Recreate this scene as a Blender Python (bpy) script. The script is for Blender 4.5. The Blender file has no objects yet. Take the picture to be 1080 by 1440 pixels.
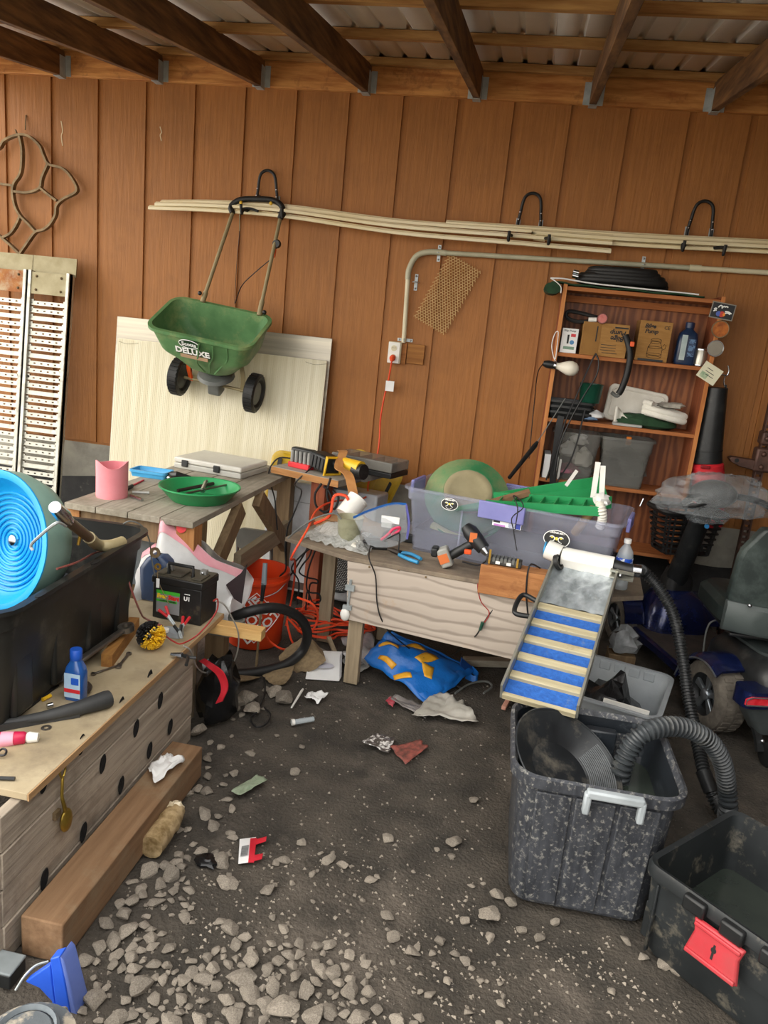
import bpy, math, random
from mathutils import Matrix, Vector, noise
R = math.radians
PI = math.pi
random.seed(7)
sc = bpy.context.scene
COL = sc.collection

# ------------------------------------------------------------------ camera
FPX, YAW, PITCH, ROLL = 1073.5, 0.1548, 0.2448, 0.0999
CAM = Vector((0, -4.571, 1.6))
_f = Vector((-math.sin(YAW)*math.cos(PITCH), math.cos(YAW)*math.cos(PITCH), -math.sin(PITCH)))
_r = Vector((math.cos(YAW), math.sin(YAW), 0)); _u = _r.cross(_f)
CR = _r*math.cos(ROLL)+_u*math.sin(ROLL); CU = _u*math.cos(ROLL)-_r*math.sin(ROLL); CF = _f
cd = bpy.data.cameras.new('camera'); co = bpy.data.objects.new('camera', cd); COL.objects.link(co)
cd.sensor_fit = 'VERTICAL'; cd.sensor_height = 36; cd.sensor_width = 27; cd.lens = FPX/1440*36
cd.clip_start = .02
co.matrix_world = Matrix(((CR.x, CU.x, -CF.x, CAM.x), (CR.y, CU.y, -CF.y, CAM.y), (CR.z, CU.z, -CF.z, CAM.z), (0, 0, 0, 1)))
sc.camera = co
def ray(x, y): return CF+CR*((x-540)/FPX)-CU*((y-720)/FPX)
def wy(x, y, Y):                       # photo point on a plane parallel to the back wall
    d = ray(x, y); return CAM+d*((Y-CAM.y)/d.y)
def wz(x, y, Z=0):                     # photo point on a level plane
    d = ray(x, y); return CAM+d*((Z-CAM.z)/d.z)
def wx(x, y, X):
    d = ray(x, y); return CAM+d*((X-CAM.x)/d.x)

# ------------------------------------------------------------------ light: overcast daylight through the open front and left side
wd = bpy.data.worlds.new('sky'); sc.world = wd; wd.use_nodes = True
bg = wd.node_tree.nodes['Background']; bg.inputs[0].default_value = (1.0, .975, .94, 1); bg.inputs[1].default_value = 1.95
sd = bpy.data.lights.new('sun', 'SUN'); so = bpy.data.objects.new('sun', sd); COL.objects.link(so)
sd.energy = 1.1; sd.angle = R(55); sd.color = (1, .9, .74)
so.rotation_euler = Vector((1.3, .75, -.55)).to_track_quat('-Z', 'Y').to_euler()
vs = sc.view_settings
vs.view_transform = 'Standard'; vs.look = 'None'; vs.exposure = .6; vs.gamma = 1; vs.use_curve_mapping = False

# ------------------------------------------------------------------ helpers
TM = {}
def lin(h):
    if isinstance(h, str):
        h = h.lstrip('#'); h = tuple(int(h[i:i+2], 16)/255 for i in (0, 2, 4))
    return tuple((c/12.92 if c <= .04045 else ((c+.055)/1.055)**2.4) for c in h)+(1,)
MATS = {}
def mat(name, c, c2=None, rough=.6, metal=0, scale=9, stretch=(1, 1, 1), bump=0, bscale=None, dirt=None, dscale=5, damt=.5,
        trans=0, coat=0, emit=0, vary=0, spec=.5, lo=.35, hi=.68, wave=None, clear=0, det=6):
    if name in MATS: return MATS[name]
    m = bpy.data.materials.new(name); m.use_nodes = True; nt = m.node_tree; N = nt.nodes; L = nt.links
    b = N['Principled BSDF']; b.inputs['Roughness'].default_value = rough; b.inputs['Metallic'].default_value = metal
    b.inputs['Base Color'].default_value = lin(c); b.inputs['Specular IOR Level'].default_value = spec
    if trans: b.inputs['Transmission Weight'].default_value = trans
    if coat: b.inputs['Coat Weight'].default_value = coat; b.inputs['Coat Roughness'].default_value = .12
    if emit: b.inputs['Emission Color'].default_value = lin(c); b.inputs['Emission Strength'].default_value = emit
    tc = N.new('ShaderNodeTexCoord'); mp = N.new('ShaderNodeMapping'); mp.inputs['Scale'].default_value = stretch
    L.new(tc.outputs['Object'], mp.inputs['Vector']); oi = None
    if vary or wave:
        oi = N.new('ShaderNodeObjectInfo'); vm = N.new('ShaderNodeVectorMath'); vm.operation = 'ADD'
        mu = N.new('ShaderNodeMath'); mu.operation = 'MULTIPLY'; mu.inputs[1].default_value = 37
        L.new(oi.outputs['Random'], mu.inputs[0]); L.new(tc.outputs['Object'], vm.inputs[0]); L.new(mu.outputs[0], vm.inputs[1])
        L.new(vm.outputs[0], mp.inputs['Vector'])
    col = None; fac = None
    if c2:
        nz = N.new('ShaderNodeTexNoise'); nz.inputs['Scale'].default_value = scale; nz.inputs['Detail'].default_value = det; nz.inputs['Roughness'].default_value = .6
        L.new(mp.outputs[0], nz.inputs['Vector']); fac = nz.outputs[0]
        if wave:
            wv = N.new('ShaderNodeTexWave'); wv.inputs['Scale'].default_value = wave[0]; wv.inputs['Distortion'].default_value = wave[1]
            wv.inputs['Detail'].default_value = 3; wv.inputs['Detail Scale'].default_value = wave[2]; wv.bands_direction = wave[3]
            L.new(mp.outputs[0], wv.inputs['Vector'])
            mx0 = N.new('ShaderNodeMix'); mx0.inputs[0].default_value = .45
            L.new(wv.outputs['Fac'], mx0.inputs[2]); L.new(nz.outputs[0], mx0.inputs[3]); fac = mx0.outputs[0]
        rp = N.new('ShaderNodeValToRGB'); rp.color_ramp.elements[0].color = lin(c); rp.color_ramp.elements[1].color = lin(c2)
        rp.color_ramp.elements[0].position = lo; rp.color_ramp.elements[1].position = hi
        L.new(fac, rp.inputs[0]); col = rp.outputs[0]
    if dirt:
        n2 = N.new('ShaderNodeTexNoise'); n2.inputs['Scale'].default_value = dscale; n2.inputs['Detail'].default_value = 8; n2.inputs['Roughness'].default_value = .7
        L.new(tc.outputs['Object'], n2.inputs['Vector'])
        r2 = N.new('ShaderNodeValToRGB'); r2.color_ramp.elements[0].position = .62-damt*.3; r2.color_ramp.elements[1].position = .72
        L.new(n2.outputs[0], r2.inputs[0])
        mx = N.new('ShaderNodeMix'); mx.data_type = 'RGBA'; L.new(r2.outputs[0], mx.inputs[0])
        if col: L.new(col, mx.inputs[6])
        else: mx.inputs[6].default_value = lin(c)
        mx.inputs[7].default_value = lin(dirt); col = mx.outputs[2]
    if vary:
        hs = N.new('ShaderNodeHueSaturation'); mr = N.new('ShaderNodeMapRange'); mr.inputs[3].default_value = 1-vary; mr.inputs[4].default_value = 1+vary
        L.new(oi.outputs['Random'], mr.inputs[0]); L.new(mr.outputs[0], hs.inputs['Value'])
        if col: L.new(col, hs.inputs['Color'])
        else: hs.inputs['Color'].default_value = lin(c)
        col = hs.outputs[0]
    if col: L.new(col, b.inputs['Base Color'])
    if bump:
        bp = N.new('ShaderNodeBump'); bp.inputs['Strength'].default_value = min(1, bump); bp.inputs['Distance'].default_value = .01
        if bscale or fac is None:
            n3 = N.new('ShaderNodeTexNoise'); n3.inputs['Scale'].default_value = bscale or 20; n3.inputs['Detail'].default_value = 8
            L.new(mp.outputs[0], n3.inputs['Vector']); L.new(n3.outputs[0], bp.inputs['Height'])
        else: L.new(fac, bp.inputs['Height'])
        L.new(bp.outputs[0], b.inputs['Normal'])
    if clear:                                   # see-through plastic film: part of the light passes straight through
        tr = N.new('ShaderNodeBsdfTransparent'); tr.inputs[0].default_value = tuple(.6+.4*x for x in lin(c)[:3])+(1,)
        ms = N.new('ShaderNodeMixShader'); ms.inputs[0].default_value = 1-clear
        L.new(tr.outputs[0], ms.inputs[1]); L.new(b.outputs[0], ms.inputs[2]); L.new(ms.outputs[0], N['Material Output'].inputs[0])
    MATS[name] = m; return m

def spl(pts, n=6, closed=False):                # smooth curve through points
    P = [Vector(p) for p in pts]; out = []; m = len(P)
    for i in range(m if closed else m-1):
        a = P[(i-1) % m] if (closed or i > 0) else P[0]*2-P[1]
        b, c = P[i], P[(i+1) % m]
        d = P[(i+2) % m] if (closed or i+2 < m) else P[-1]*2-P[-2]
        for k in range(n):
            t = k/n
            out.append(.5*((2*b)+(c-a)*t+(2*a-5*b+4*c-d)*t*t+(3*b-a-3*c+d)*t**3))
    if not closed: out.append(P[-1])
    return out
def rrect(w, d, r, n=4):
    o = []
    for cx, cy, a0 in ((w/2-r, d/2-r, 0), (-w/2+r, d/2-r, 90), (-w/2+r, -d/2+r, 180), (w/2-r, -d/2+r, 270)):
        for k in range(n+1):
            a = R(a0+90*k/n); o.append((cx+r*math.cos(a), cy+r*math.sin(a)))
    return o
def rot(x=0, y=0, z=0): return Matrix.Rotation(R(z), 4, 'Z') @ Matrix.Rotation(R(y), 4, 'Y') @ Matrix.Rotation(R(x), 4, 'X')
def tr(x, y=None, z=None): return Matrix.Translation((x, y, z)) if y is not None else Matrix.Translation(x)
def frame(o, xa, ya):                           # matrix with origin o, x axis along xa, y axis near ya
    X = Vector(xa).normalized(); Z = X.cross(Vector(ya)).normalized(); Y = Z.cross(X)
    return Matrix(((X.x, Y.x, Z.x, o[0]), (X.y, Y.y, Z.y, o[1]), (X.z, Y.z, Z.z, o[2]), (0, 0, 0, 1)))

class MB:
    def __init__(s): s.v = []; s.f = []; s.mi = []; s.m = 0
    def add(s, V, F, M=None):
        o = len(s.v)
        s.v += [(M @ Vector(p)) if M else Vector(p) for p in V]
        s.f += [tuple(i+o for i in f) for f in F]; s.mi += [s.m]*len(F); return s
    def box(s, c, d, M=None):
        x, y, z = d[0]/2, d[1]/2, d[2]/2
        V = [(c[0]+i*x, c[1]+j*y, c[2]+k*z) for i in (-1, 1) for j in (-1, 1) for k in (-1, 1)]
        return s.add(V, [(0, 1, 3, 2), (4, 6, 7, 5), (0, 4, 5, 1), (2, 3, 7, 6), (0, 2, 6, 4), (1, 5, 7, 3)], M)
    def b2(s, lo, hi, M=None):
        return s.box([(a+b)/2 for a, b in zip(lo, hi)], [abs(b-a) for a, b in zip(lo, hi)], M)
    def beam(s, a, b, w, h, up=(0, 0, 1)):      # rectangular bar from a to b
        a = Vector(a); b = Vector(b); d = b-a
        M = frame(a, d, Vector(up).cross(d)); return s.box((d.length/2, 0, 0), (d.length, w, h), M)
    def loft(s, rings, cap0=True, cap1=True, M=None, closed=True, loop=False):
        n = len(rings[0]); V = [p for r in rings for p in r]; F = []
        m = len(rings)
        for i in range(m if loop else m-1):
            i2 = (i+1) % m
            for j in range(n if closed else n-1):
                k = (j+1) % n; F.append((i*n+j, i*n+k, i2*n+k, i2*n+j))
        if closed and cap0 and not loop: F.append(tuple(range(n-1, -1, -1)))
        if closed and cap1 and not loop: F.append(tuple((m-1)*n+j for j in range(n)))
        return s.add(V, F, M)
    def tube(s, pts, r, seg=8, closed=False, sx=1, M=None):
        P = [Vector(p) for p in pts]; m = len(P); rings = []
        rr = r if isinstance(r, (list, tuple)) else [r]*m
        T = []
        for i in range(m):
            a = P[(i-1) % m] if (closed or i) else P[0]; b = P[(i+1) % m] if (closed or i < m-1) else P[-1]
            t = (b-a); T.append(t.normalized() if t.length > 1e-9 else Vector((0, 0, 1)))
        up = Vector((0, 0, 1)) if abs(T[0].z) < .9 else Vector((1, 0, 0))
        n = (up-T[0]*up.dot(T[0])).normalized()
        for i in range(m):
            n = (n-T[i]*n.dot(T[i]))
            n = n.normalized() if n.length > 1e-6 else T[i].orthogonal().normalized()
            bb = T[i].cross(n)
            rings.append([P[i]+(n*math.cos(2*PI*k/seg)*sx+bb*math.sin(2*PI*k/seg))*rr[i] for k in range(seg)])
        return s.loft(rings, M=M, loop=closed)
    def cyl(s, a, b, r, r2=None, seg=16): return s.tube([a, b], [r, r if r2 is None else r2], seg)
    def lathe(s, prof, seg=24, M=None, loop=False, caps=True):
        rings = [[(r*math.cos(2*PI*k/seg), r*math.sin(2*PI*k/seg), z) for k in range(seg)] for r, z in prof]
        return s.loft(rings, M=M, cap0=caps and prof[0][0] > 1e-4 and not loop, cap1=caps and prof[-1][0] > 1e-4 and not loop, loop=loop)
    def prism(s, poly, z0, z1, M=None):
        return s.loft([[(x, y, z0) for x, y in poly], [(x, y, z1) for x, y in poly]], M=M)
    def ribbon(s, pts, w, t, up):               # flat bar following a path; w along up, t across
        P = [Vector(p) for p in pts]; up = Vector(up).normalized(); rings = []
        for i, p in enumerate(P):
            a = P[max(0, i-1)]; b = P[min(len(P)-1, i+1)]; d = (b-a).normalized(); n = d.cross(up).normalized()
            rings.append([p+up*w/2+n*t/2, p-up*w/2+n*t/2, p-up*w/2-n*t/2, p+up*w/2-n*t/2])
        return s.loft(rings)
    def sph(s, c, r, seg=12, rings=8, M=None):
        if not isinstance(r, (list, tuple)): r = (r, r, r)
        rg = []
        for i in range(rings+1):
            a = PI*i/rings; q = max(math.sin(a), .02)
            rg.append([(c[0]+r[0]*q*math.cos(2*PI*k/seg), c[1]+r[1]*q*math.sin(2*PI*k/seg), c[2]-r[2]*math.cos(a)) for k in range(seg)])
        return s.loft(rg, M=M)
    def grid(s, fn, nu, nv, M=None, thick=0):
        V = [Vector(fn(i/nu, j/nv)) for i in range(nu+1) for j in range(nv+1)]
        F = [(i*(nv+1)+j, (i+1)*(nv+1)+j, (i+1)*(nv+1)+j+1, i*(nv+1)+j+1) for i in range(nu) for j in range(nv)]
        return s.add(V, F, M)
    def tub(s, secs, wall=.006, rim=.014, n=4, M=None, floor=.01, riph=.012):
        # open container: secs = list of (z, w, d, r) from the bottom up
        rings = [[(x, y, z) for x, y in rrect(w, d, r, n)] for z, w, d, r in secs]
        z, w, d, r = secs[-1]
        rings += [[(x, y, q) for x, y in rrect(w+2*rim, d+2*rim, r+rim, n)] for q in (z, z+riph)]
        rings += [[(x, y, z+riph) for x, y in rrect(w-2*wall, d-2*wall, max(.002, r-wall), n)]]
        for k, (z, w, d, r) in enumerate(reversed(secs)):
            zz = z if k < len(secs)-1 else z+floor
            rings.append([(x, y, zz) for x, y in rrect(w-2*wall, d-2*wall, max(.002, r-wall), n)])
        return s.loft(rings, M=M)
    def build(s, name, m, parent=None, W=True, smooth=40, bevel=0, seg=2, solid=0, sub=0, label=None):
        me = bpy.data.meshes.new(name)
        V = s.v
        if parent is not None and W:
            I = TM[parent.name].inverted(); V = [I @ p for p in V]
        me.from_pydata([tuple(p) for p in V], [], s.f)
        for q in (m if isinstance(m, (list, tuple)) else [m]): me.materials.append(q)
        if isinstance(m, (list, tuple)): me.polygons.foreach_set('material_index', s.mi)
        if smooth:
            me.polygons.foreach_set('use_smooth', [True]*len(me.polygons)); me.set_sharp_from_angle(angle=R(smooth))
        me.update()
        o = bpy.data.objects.new(name, me); COL.objects.link(o)
        if parent is not None:
            o.parent = parent; TM[o.name] = TM[parent.name].copy()
        else: TM[o.name] = Matrix()
        if solid:
            q = o.modifiers.new('solid', 'SOLIDIFY'); q.thickness = solid; q.offset = 0
        if bevel:
            q = o.modifiers.new('bevel', 'BEVEL'); q.width = bevel; q.segments = seg; q.limit_method = 'ANGLE'; q.angle_limit = R(35)
        if sub:
            q = o.modifiers.new('sub', 'SUBSURF'); q.levels = sub; q.render_levels = sub
        if label: o['label'] = label
        return o
def tag(o, label, cat, group=None):
    o['label'] = label; o['category'] = cat
    if group: o['group'] = group
    return o
def thing(name, label, cat, loc=(0, 0, 0), group=None, M=None):
    o = bpy.data.objects.new(name, None); COL.objects.link(o); o.empty_display_size = .05
    M = M if M is not None else Matrix.Translation(loc)
    o.matrix_world = M; TM[o.name] = M.copy()
    return tag(o, label, cat, group)
def solo(mb, name, label, cat, m, group=None, **k):     # a thing that is one mesh; origin at its base
    n = len(mb.v); b = Vector((sum(p.x for p in mb.v)/n, sum(p.y for p in mb.v)/n, min(p.z for p in mb.v)))
    mb.v = [p-b for p in mb.v]
    o = mb.build(name, m, **k); o.location = b; TM[o.name] = Matrix.Translation(b)
    return tag(o, label, cat, group)
def struct(o): o['kind'] = 'structure'; return o
def stuff(o): o['kind'] = 'stuff'; return o
def copy_part(o, parent, M=None, name=None):            # shares mesh data
    c = o.copy(); COL.objects.link(c); c.parent = parent
    if M is not None: c.matrix_local = M
    return c
def text(s, size, m, parent, M, depth=.0006, name='lettering', align='CENTER', shear=0, W=True, bold=0, sx=1):
    cu = bpy.data.curves.new('t', 'FONT'); cu.body = s; cu.size = size; cu.align_x = align; cu.align_y = 'CENTER'; cu.extrude = depth
    cu.shear = shear; cu.offset = bold; cu.resolution_u = 2
    o = bpy.data.objects.new('t', cu); me = bpy.data.meshes.new_from_object(o)
    bpy.data.objects.remove(o); bpy.data.curves.remove(cu)
    me.transform(M @ Matrix.Diagonal((sx, 1, 1, 1)))
    if parent is not None and W: me.transform(TM[parent.name].inverted())
    me.name = name; me.materials.clear(); me.materials.append(m)
    t = bpy.data.objects.new(name, me); COL.objects.link(t)
    if parent is not None: t.parent = parent; TM[t.name] = TM[parent.name].copy()
    return t
def cord(name, pts, r, label, m, cat='cord', group=None, n=6, seg=6):
    return solo(MB().tube(spl(pts, n), r, seg), name, label, cat, m, group)

# ------------------------------------------------------------------ materials
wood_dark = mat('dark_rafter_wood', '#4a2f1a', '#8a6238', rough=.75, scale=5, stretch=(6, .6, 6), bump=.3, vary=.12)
wood_led = mat('ledger_wood', '#9a5c26', '#d09450', rough=.7, scale=3.5, stretch=(1, 8, 9), bump=.25, vary=.1, dirt='#6b3c1c', dscale=6, damt=.25)
wood_pur = mat('purlin_wood', '#94632f', '#c79a5c', rough=.75, scale=4, stretch=(.8, 8, 8), bump=.25, vary=.1)
siding = mat('brown_siding_paint', '#97602a', '#a56a30', rough=.62, scale=6, stretch=(9, 9, .7), bump=.35, vary=.06, dirt='#8e5a26', dscale=3, damt=.4)
concrete = mat('concrete', '#8f8c82', '#aaa698', rough=.9, scale=6, bump=.25, dirt='#77736a', dscale=4)
tar = mat('tar_coat', '#1d1d1e', '#2c2b2a', rough=.75, scale=12, bump=.4, dirt='#55524c', dscale=16, damt=.1)
soil = mat('bare_soil', '#37332d', '#544d44', rough=.95, scale=6, bump=1, bscale=90, dirt='#6f665c', dscale=2.0, damt=.3)
galv = mat('galvanised_steel', '#a4acae', '#c4cccc', rough=.45, metal=.45, scale=14)
tin = mat('roof_sheet_metal', '#e4e4de', '#f0f0ea', rough=.5, metal=0, scale=2)
def wood(name, a, b, ax='x', sc_=5, **k):
    st = {'x': (.7, 9, 9), 'y': (9, .7, 9), 'z': (9, 9, .7)}[ax]
    k.setdefault('rough', .75); k.setdefault('bump', .3)
    return mat(name, a, b, scale=sc_, stretch=st, **k)
black_pl = mat('black_plastic', '#17191a', '#232526', rough=.42, scale=20, dirt='#3a3a38', dscale=9, damt=.15)
black_rub = mat('black_rubber', '#141414', '#1e1e1e', rough=.55, scale=30)
chrome = mat('bright_metal', '#b9bcc0', rough=.22, metal=1)
white_pl = mat('white_plastic', '#e6e4dc', '#f2f0ea', rough=.45, scale=8)
rusty = mat('rusty_iron', '#6a5940', '#988260', rough=.75, metal=.3, scale=18, bump=.3)
red_pl = mat('red_plastic', '#c8202a', '#d9323a', rough=.4, scale=10)
orange_cord = mat('orange_cord_jacket', '#e0401c', '#ef5a30', rough=.5, scale=20)
black_cord = mat('black_cord_jacket', '#151517', rough=.5)
clear_film = mat('clear_film', '#dfe4e8', rough=.14, clear=.8, spec=1)
paper = mat('white_paper', '#e8e8e6', '#f4f4f2', rough=.85, scale=8)
ink = mat('black_ink', '#1a1a1a', rough=.6)
white_ink = mat('white_ink', '#f2f2ee', rough=.6)

# ================================================================== the setting
GX0 = -3.273
wb = MB().b2((-4.4, .011, .63), (2.6, .05, 3.1)).build('wall_back', siding); struct(wb)
for k in range(-4, 20):
    x0 = GX0+k*.3048+.034; x1 = GX0+(k+1)*.3048
    if x0 > 2.58 or x1 < -4.4: continue
    MB().b2((max(x0, -4.4), 0, .645), (min(x1, 2.6), .0145, 3.1)).build('siding_board', siding, wb, bevel=.0015, seg=1)
wf = MB().b2((-4.4, .012, -.1), (2.6, .3, .64)).build('wall_foundation', concrete); struct(wf)
def tarf(u, v):
    x = -4.4+7*u; return (x, .006, (-.1 if v < .5 else .40+.012*math.sin(x*9)+.02*noise.noise((x*5, 0, 0))))
MB().grid(tarf, 140, 1).build('tar_coating', tar, wf, solid=.006)
# floor: uneven trodden earth
def gz(x, y): return .022*noise.noise((x*1.6, y*1.6, 3))+.009*noise.noise((x*6, y*6, 8))+.003*noise.noise((x*22, y*22, 1))
fl = MB().grid(lambda u, v: (-4.6+7.4*u, -6.2+6.3*v, gz(-4.6+7.4*u, -6.2+6.3*v)-.012), 300, 260).build('floor', soil, smooth=180); struct(fl)
yard = mat('pale_bounce_ground', '#b4a894', '#ccc0aa', rough=.95, scale=3)  # unseen ground, made pale to bounce daylight up to wall and roof
far = MB().grid(lambda u, v: (-40+80*u, -45+39.9*v, .02-.05*v), 8, 8).build('floor_bounce_yard', yard); struct(far)
struct(MB().b2((1.64, -7.5, -.1), (1.7, .0, 3.1)).build('wall_shade_right', mat('shade_wall_dark', '#33261d', '#463529', rough=.85, scale=5, stretch=(9, 9, .7))))  # unseen long wall, added and kept dark to shade the right side
# roof
SL = .128
ce = bpy.data.objects.new('ceiling', None); COL.objects.link(ce); TM['ceiling'] = Matrix(); struct(ce)
def rz(y): return 2.80+SL*y
led = MB().b2((-3.6, -.038, 2.805), (1.64, -.001, 2.952)).build('trim_1', wood_led, bevel=.003); struct(led)
for i in range(-2, 10):
    x = -2.87+.6096*i+.005
    if x > 1.6 or x < -3.55: continue
    M = frame((x, -.042, rz(0)+.07), (0, -1, -SL), (1, 0, 0))
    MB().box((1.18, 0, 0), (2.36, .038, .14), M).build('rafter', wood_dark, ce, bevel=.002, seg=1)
    h = MB()
    h.b2((x-.0215, -.1, rz(0)-.012), (x-.0195, -.0385, rz(0)+.1)); h.b2((x+.0195, -.1, rz(0)-.012), (x+.0215, -.0385, rz(0)+.1))
    h.b2((x-.0215, -.1, rz(0)-.014), (x+.0215, -.0385, rz(0)-.011))
    for s in (-1, 1): h.b2((x+s*.0195, -.041, rz(0)+.0), (x+s*.052, -.0385, rz(0)+.11))
    h.build('joist_hanger', galv, ce)
for y in (-.075, -.72, -1.33, -1.95, -2.42):
    M = frame((-.98, y, rz(y)+.14+.019), (1, 0, 0), (0, 1, SL))
    MB().box((0, 0, 0), (5.2, .055, .038), M).build('purlin', wood_pur, ce, bevel=.002, seg=1)
prof = []                                       # ribbed sheet profile across x
x = -3.6
while x < 1.6:
    prof += [(x, 0), (x+.088, 0), (x+.096, .016), (x+.114, .016), (x+.122, 0), (x+.125, 0)]; x += .127
per = 42
for a in range(0, len(prof)-1, per):
    seg_ = prof[a:a+per+1]
    q = MB(); ya, yb = .05, -2.47
    q.loft([[(px, yy, rz(yy)+.14+.04+pz) for px, pz in seg_] for yy in (ya, yb)], closed=False)
    q.build('roof_panel', tin, ce, smooth=20, solid=.001)

# ================================================================== things on the back wall
# flat iron leaf sculpture
def ap(cx, cy, Y=-.035):
    return wy(cx/2.668, 160+cy/2.668, Y)
t = thing('iron_wall_sculpture', 'rusty flat-bar iron sculpture of curling leaf outlines hung on the brown siding', 'wall art', wy(30, 358, -.03))
strips = [[(-75, 262), (-70, 200), (-40, 150), (0, 128), (20, 100), (70, 80), (110, 85), (150, 120), (165, 155), (185, 190), (235, 205), (270, 240), (290, 290), (240, 320), (215, 345), (210, 380), (190, 415), (165, 435), (135, 445), (105, 485), (76, 526)],
          [(75, 82), (85, 140), (80, 220), (55, 262), (50, 300), (60, 350), (80, 385), (110, 415), (135, 443)],
          [(-75, 262), (-40, 250), (0, 262), (48, 270)], [(55, 292), (105, 296), (150, 280), (160, 240), (182, 190)],
          [(152, 278), (185, 305), (215, 327)], [(78, 385), (62, 420), (40, 450), (10, 466)],
          [(-75, 262), (-60, 350), (-30, 430), (10, 466), (40, 492), (76, 526)]]
for s in strips:
    MB().ribbon(spl([ap(*q) for q in s], 5), .03, .013, (0, 1, 0)).build('iron_strip', rusty, t)
MB().ribbon(spl([ap(58, 60), ap(68, 85), ap(80, 100)], 4), .012, .006, (0, 1, 0)).build('curl', rusty, t)
MB().tube([ap(97, 5, -.004), ap(95, 60, -.02)], .004, 6).build('nail', rusty, t)

# loading ramps leaning on the wall
ramp_m = mat('ramp_steel', '#a8a79c', '#d0cfc4', rough=.42, metal=.55, scale=9, dirt='#8a8577', dscale=12, damt=.25)
rust_plate = mat('rusted_plate', '#8a4a1e', '#a8713c', rough=.8, scale=14, dirt='#b7a98c', dscale=10, damt=.5)
dull_plate = mat('dull_steel_plate', '#8c8262', '#a39a7c', rough=.6, metal=.4, scale=10)
rung_me = {}
def ramp(x0, x1, plate, lab):
    W = x1-x0; H = 1.70; lean = math.atan2(.2, 1.7)
    M = tr((x0+x1)/2, -.345, .0) @ rot(x=-math.degrees(lean))
    t = thing('loading_ramp', lab, 'ramp', M=M)
    for s in (-1, 1):
        MB().box((s*(W/2-.011), 0, H/2), (.022, .04, H)).build('side_rail', ramp_m, t, W=False, bevel=.003)
        MB().box((s*(W/2-.002), .012, H/2), (.004, .05, H)).build('flange', ramp_m, t, W=False)
    iw = W-.044; n = 33
    for i in range(n):
        z = .05+i*.0455
        kind = 0 if i % 5 == 0 else 1
        if kind not in rung_me:
            q = MB()
            if kind == 0: q.box((0, 0, 0), (iw, .012, .026))
            else:
                q.box((0, 0, .0085), (iw, .012, .009)); q.box((0, 0, -.0085), (iw, .012, .009))
                for j in range(5): q.box((-iw/2+iw*(j+.5)/5, 0, 0), (iw/5-.014, .012, .009))
            for s in (-1, 1): q.box((s*(iw/2-.006), 0, .0115), (.02, .012, .023))
            o = q.build('rung', ramp_m, t, W=False); rung_me[kind] = o
        else: o = copy_part(rung_me[kind], t)
        o.location = (0, 0, z)
    pl = MB().box((0, -.012, H-.075), (W-.02, .006, .13)).build('end_plate', plate, t, W=False)
    for sx in (-1, 1):
        for sz in (-1, 1): MB().sph((sx*W*.3, -.017, H-.075+sz*.04), .008, 8, 5).build('rivet', rusty, pl, W=False)
    lip = MB(); lip.box((0, .035, H+.04), (W+.02, .008, .11), rot(x=-18) if 0 else None)
    lip.build('lip', dull_plate, t, W=False)
    return t
ramp(-3.02, -2.745, dull_plate, 'perforated steel loading ramp with dull grey end plate leaning on the siding')
ramp(-3.30, -3.032, rust_plate, 'perforated steel loading ramp with orange rusted end plate leaning on the siding')

# insulation sheets
sheet_m = mat('cream_twinwall_sheet', '#d8cfae', '#e9e2c8', rough=.38, scale=3, stretch=(14, 1, .25), spec=.6)
foil_m = mat('silver_sheet', '#a9a294', '#c4bca8', rough=.35, metal=.45, scale=3, stretch=(.3, 1, 12))
tan_m = sheet_m
def lean(name, lab, m, x0, x1, z0, z1, y0, y1, th, ribs=0):
    t = thing(name, lab, 'panel', (x0/2+x1/2, y0, z0))
    a = math.atan2(y1-y0, z1-z0); L = math.hypot(y1-y0, z1-z0)
    M = tr(0, y0, z0) @ rot(x=-math.degrees(a))
    MB().b2((x0, -th/2, 0), (x1, th/2, L), M).build('sheet', m, t, bevel=.002)
    return t, M, L
t, M, L = lean('plastic_sheet', 'cream twin-wall plastic sheet with upright flutes leaning below the green spreader', sheet_m, -2.47, -1.13, .03, 1.335, -.24, -.085, .008)
q = MB()
for i in range(112):
    x = -2.462+1.324*i/111; q.b2((x-.0016, -.0056, .004), (x+.0016, -.004, L-.004), M)
stuff(q.build('flutes', sheet_m, t, smooth=0))
for x in (-2.40, -1.2):
    MB().ribbon(spl([M @ Vector((x-.06, -.006, L-.02)), M @ Vector((x, -.007, L-.03)), M @ Vector((x+.07, -.006, L-.018))], 4), .004, .002, (0, 1, 0)).build('tear', dull_plate, t)
t, M, L = lean('plastic_sheet', 'satin silver-tan sheet standing behind the cream twin-wall sheet', foil_m, -2.50, -1.12, .03, 1.465, -.17, -.04, .006)

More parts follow.
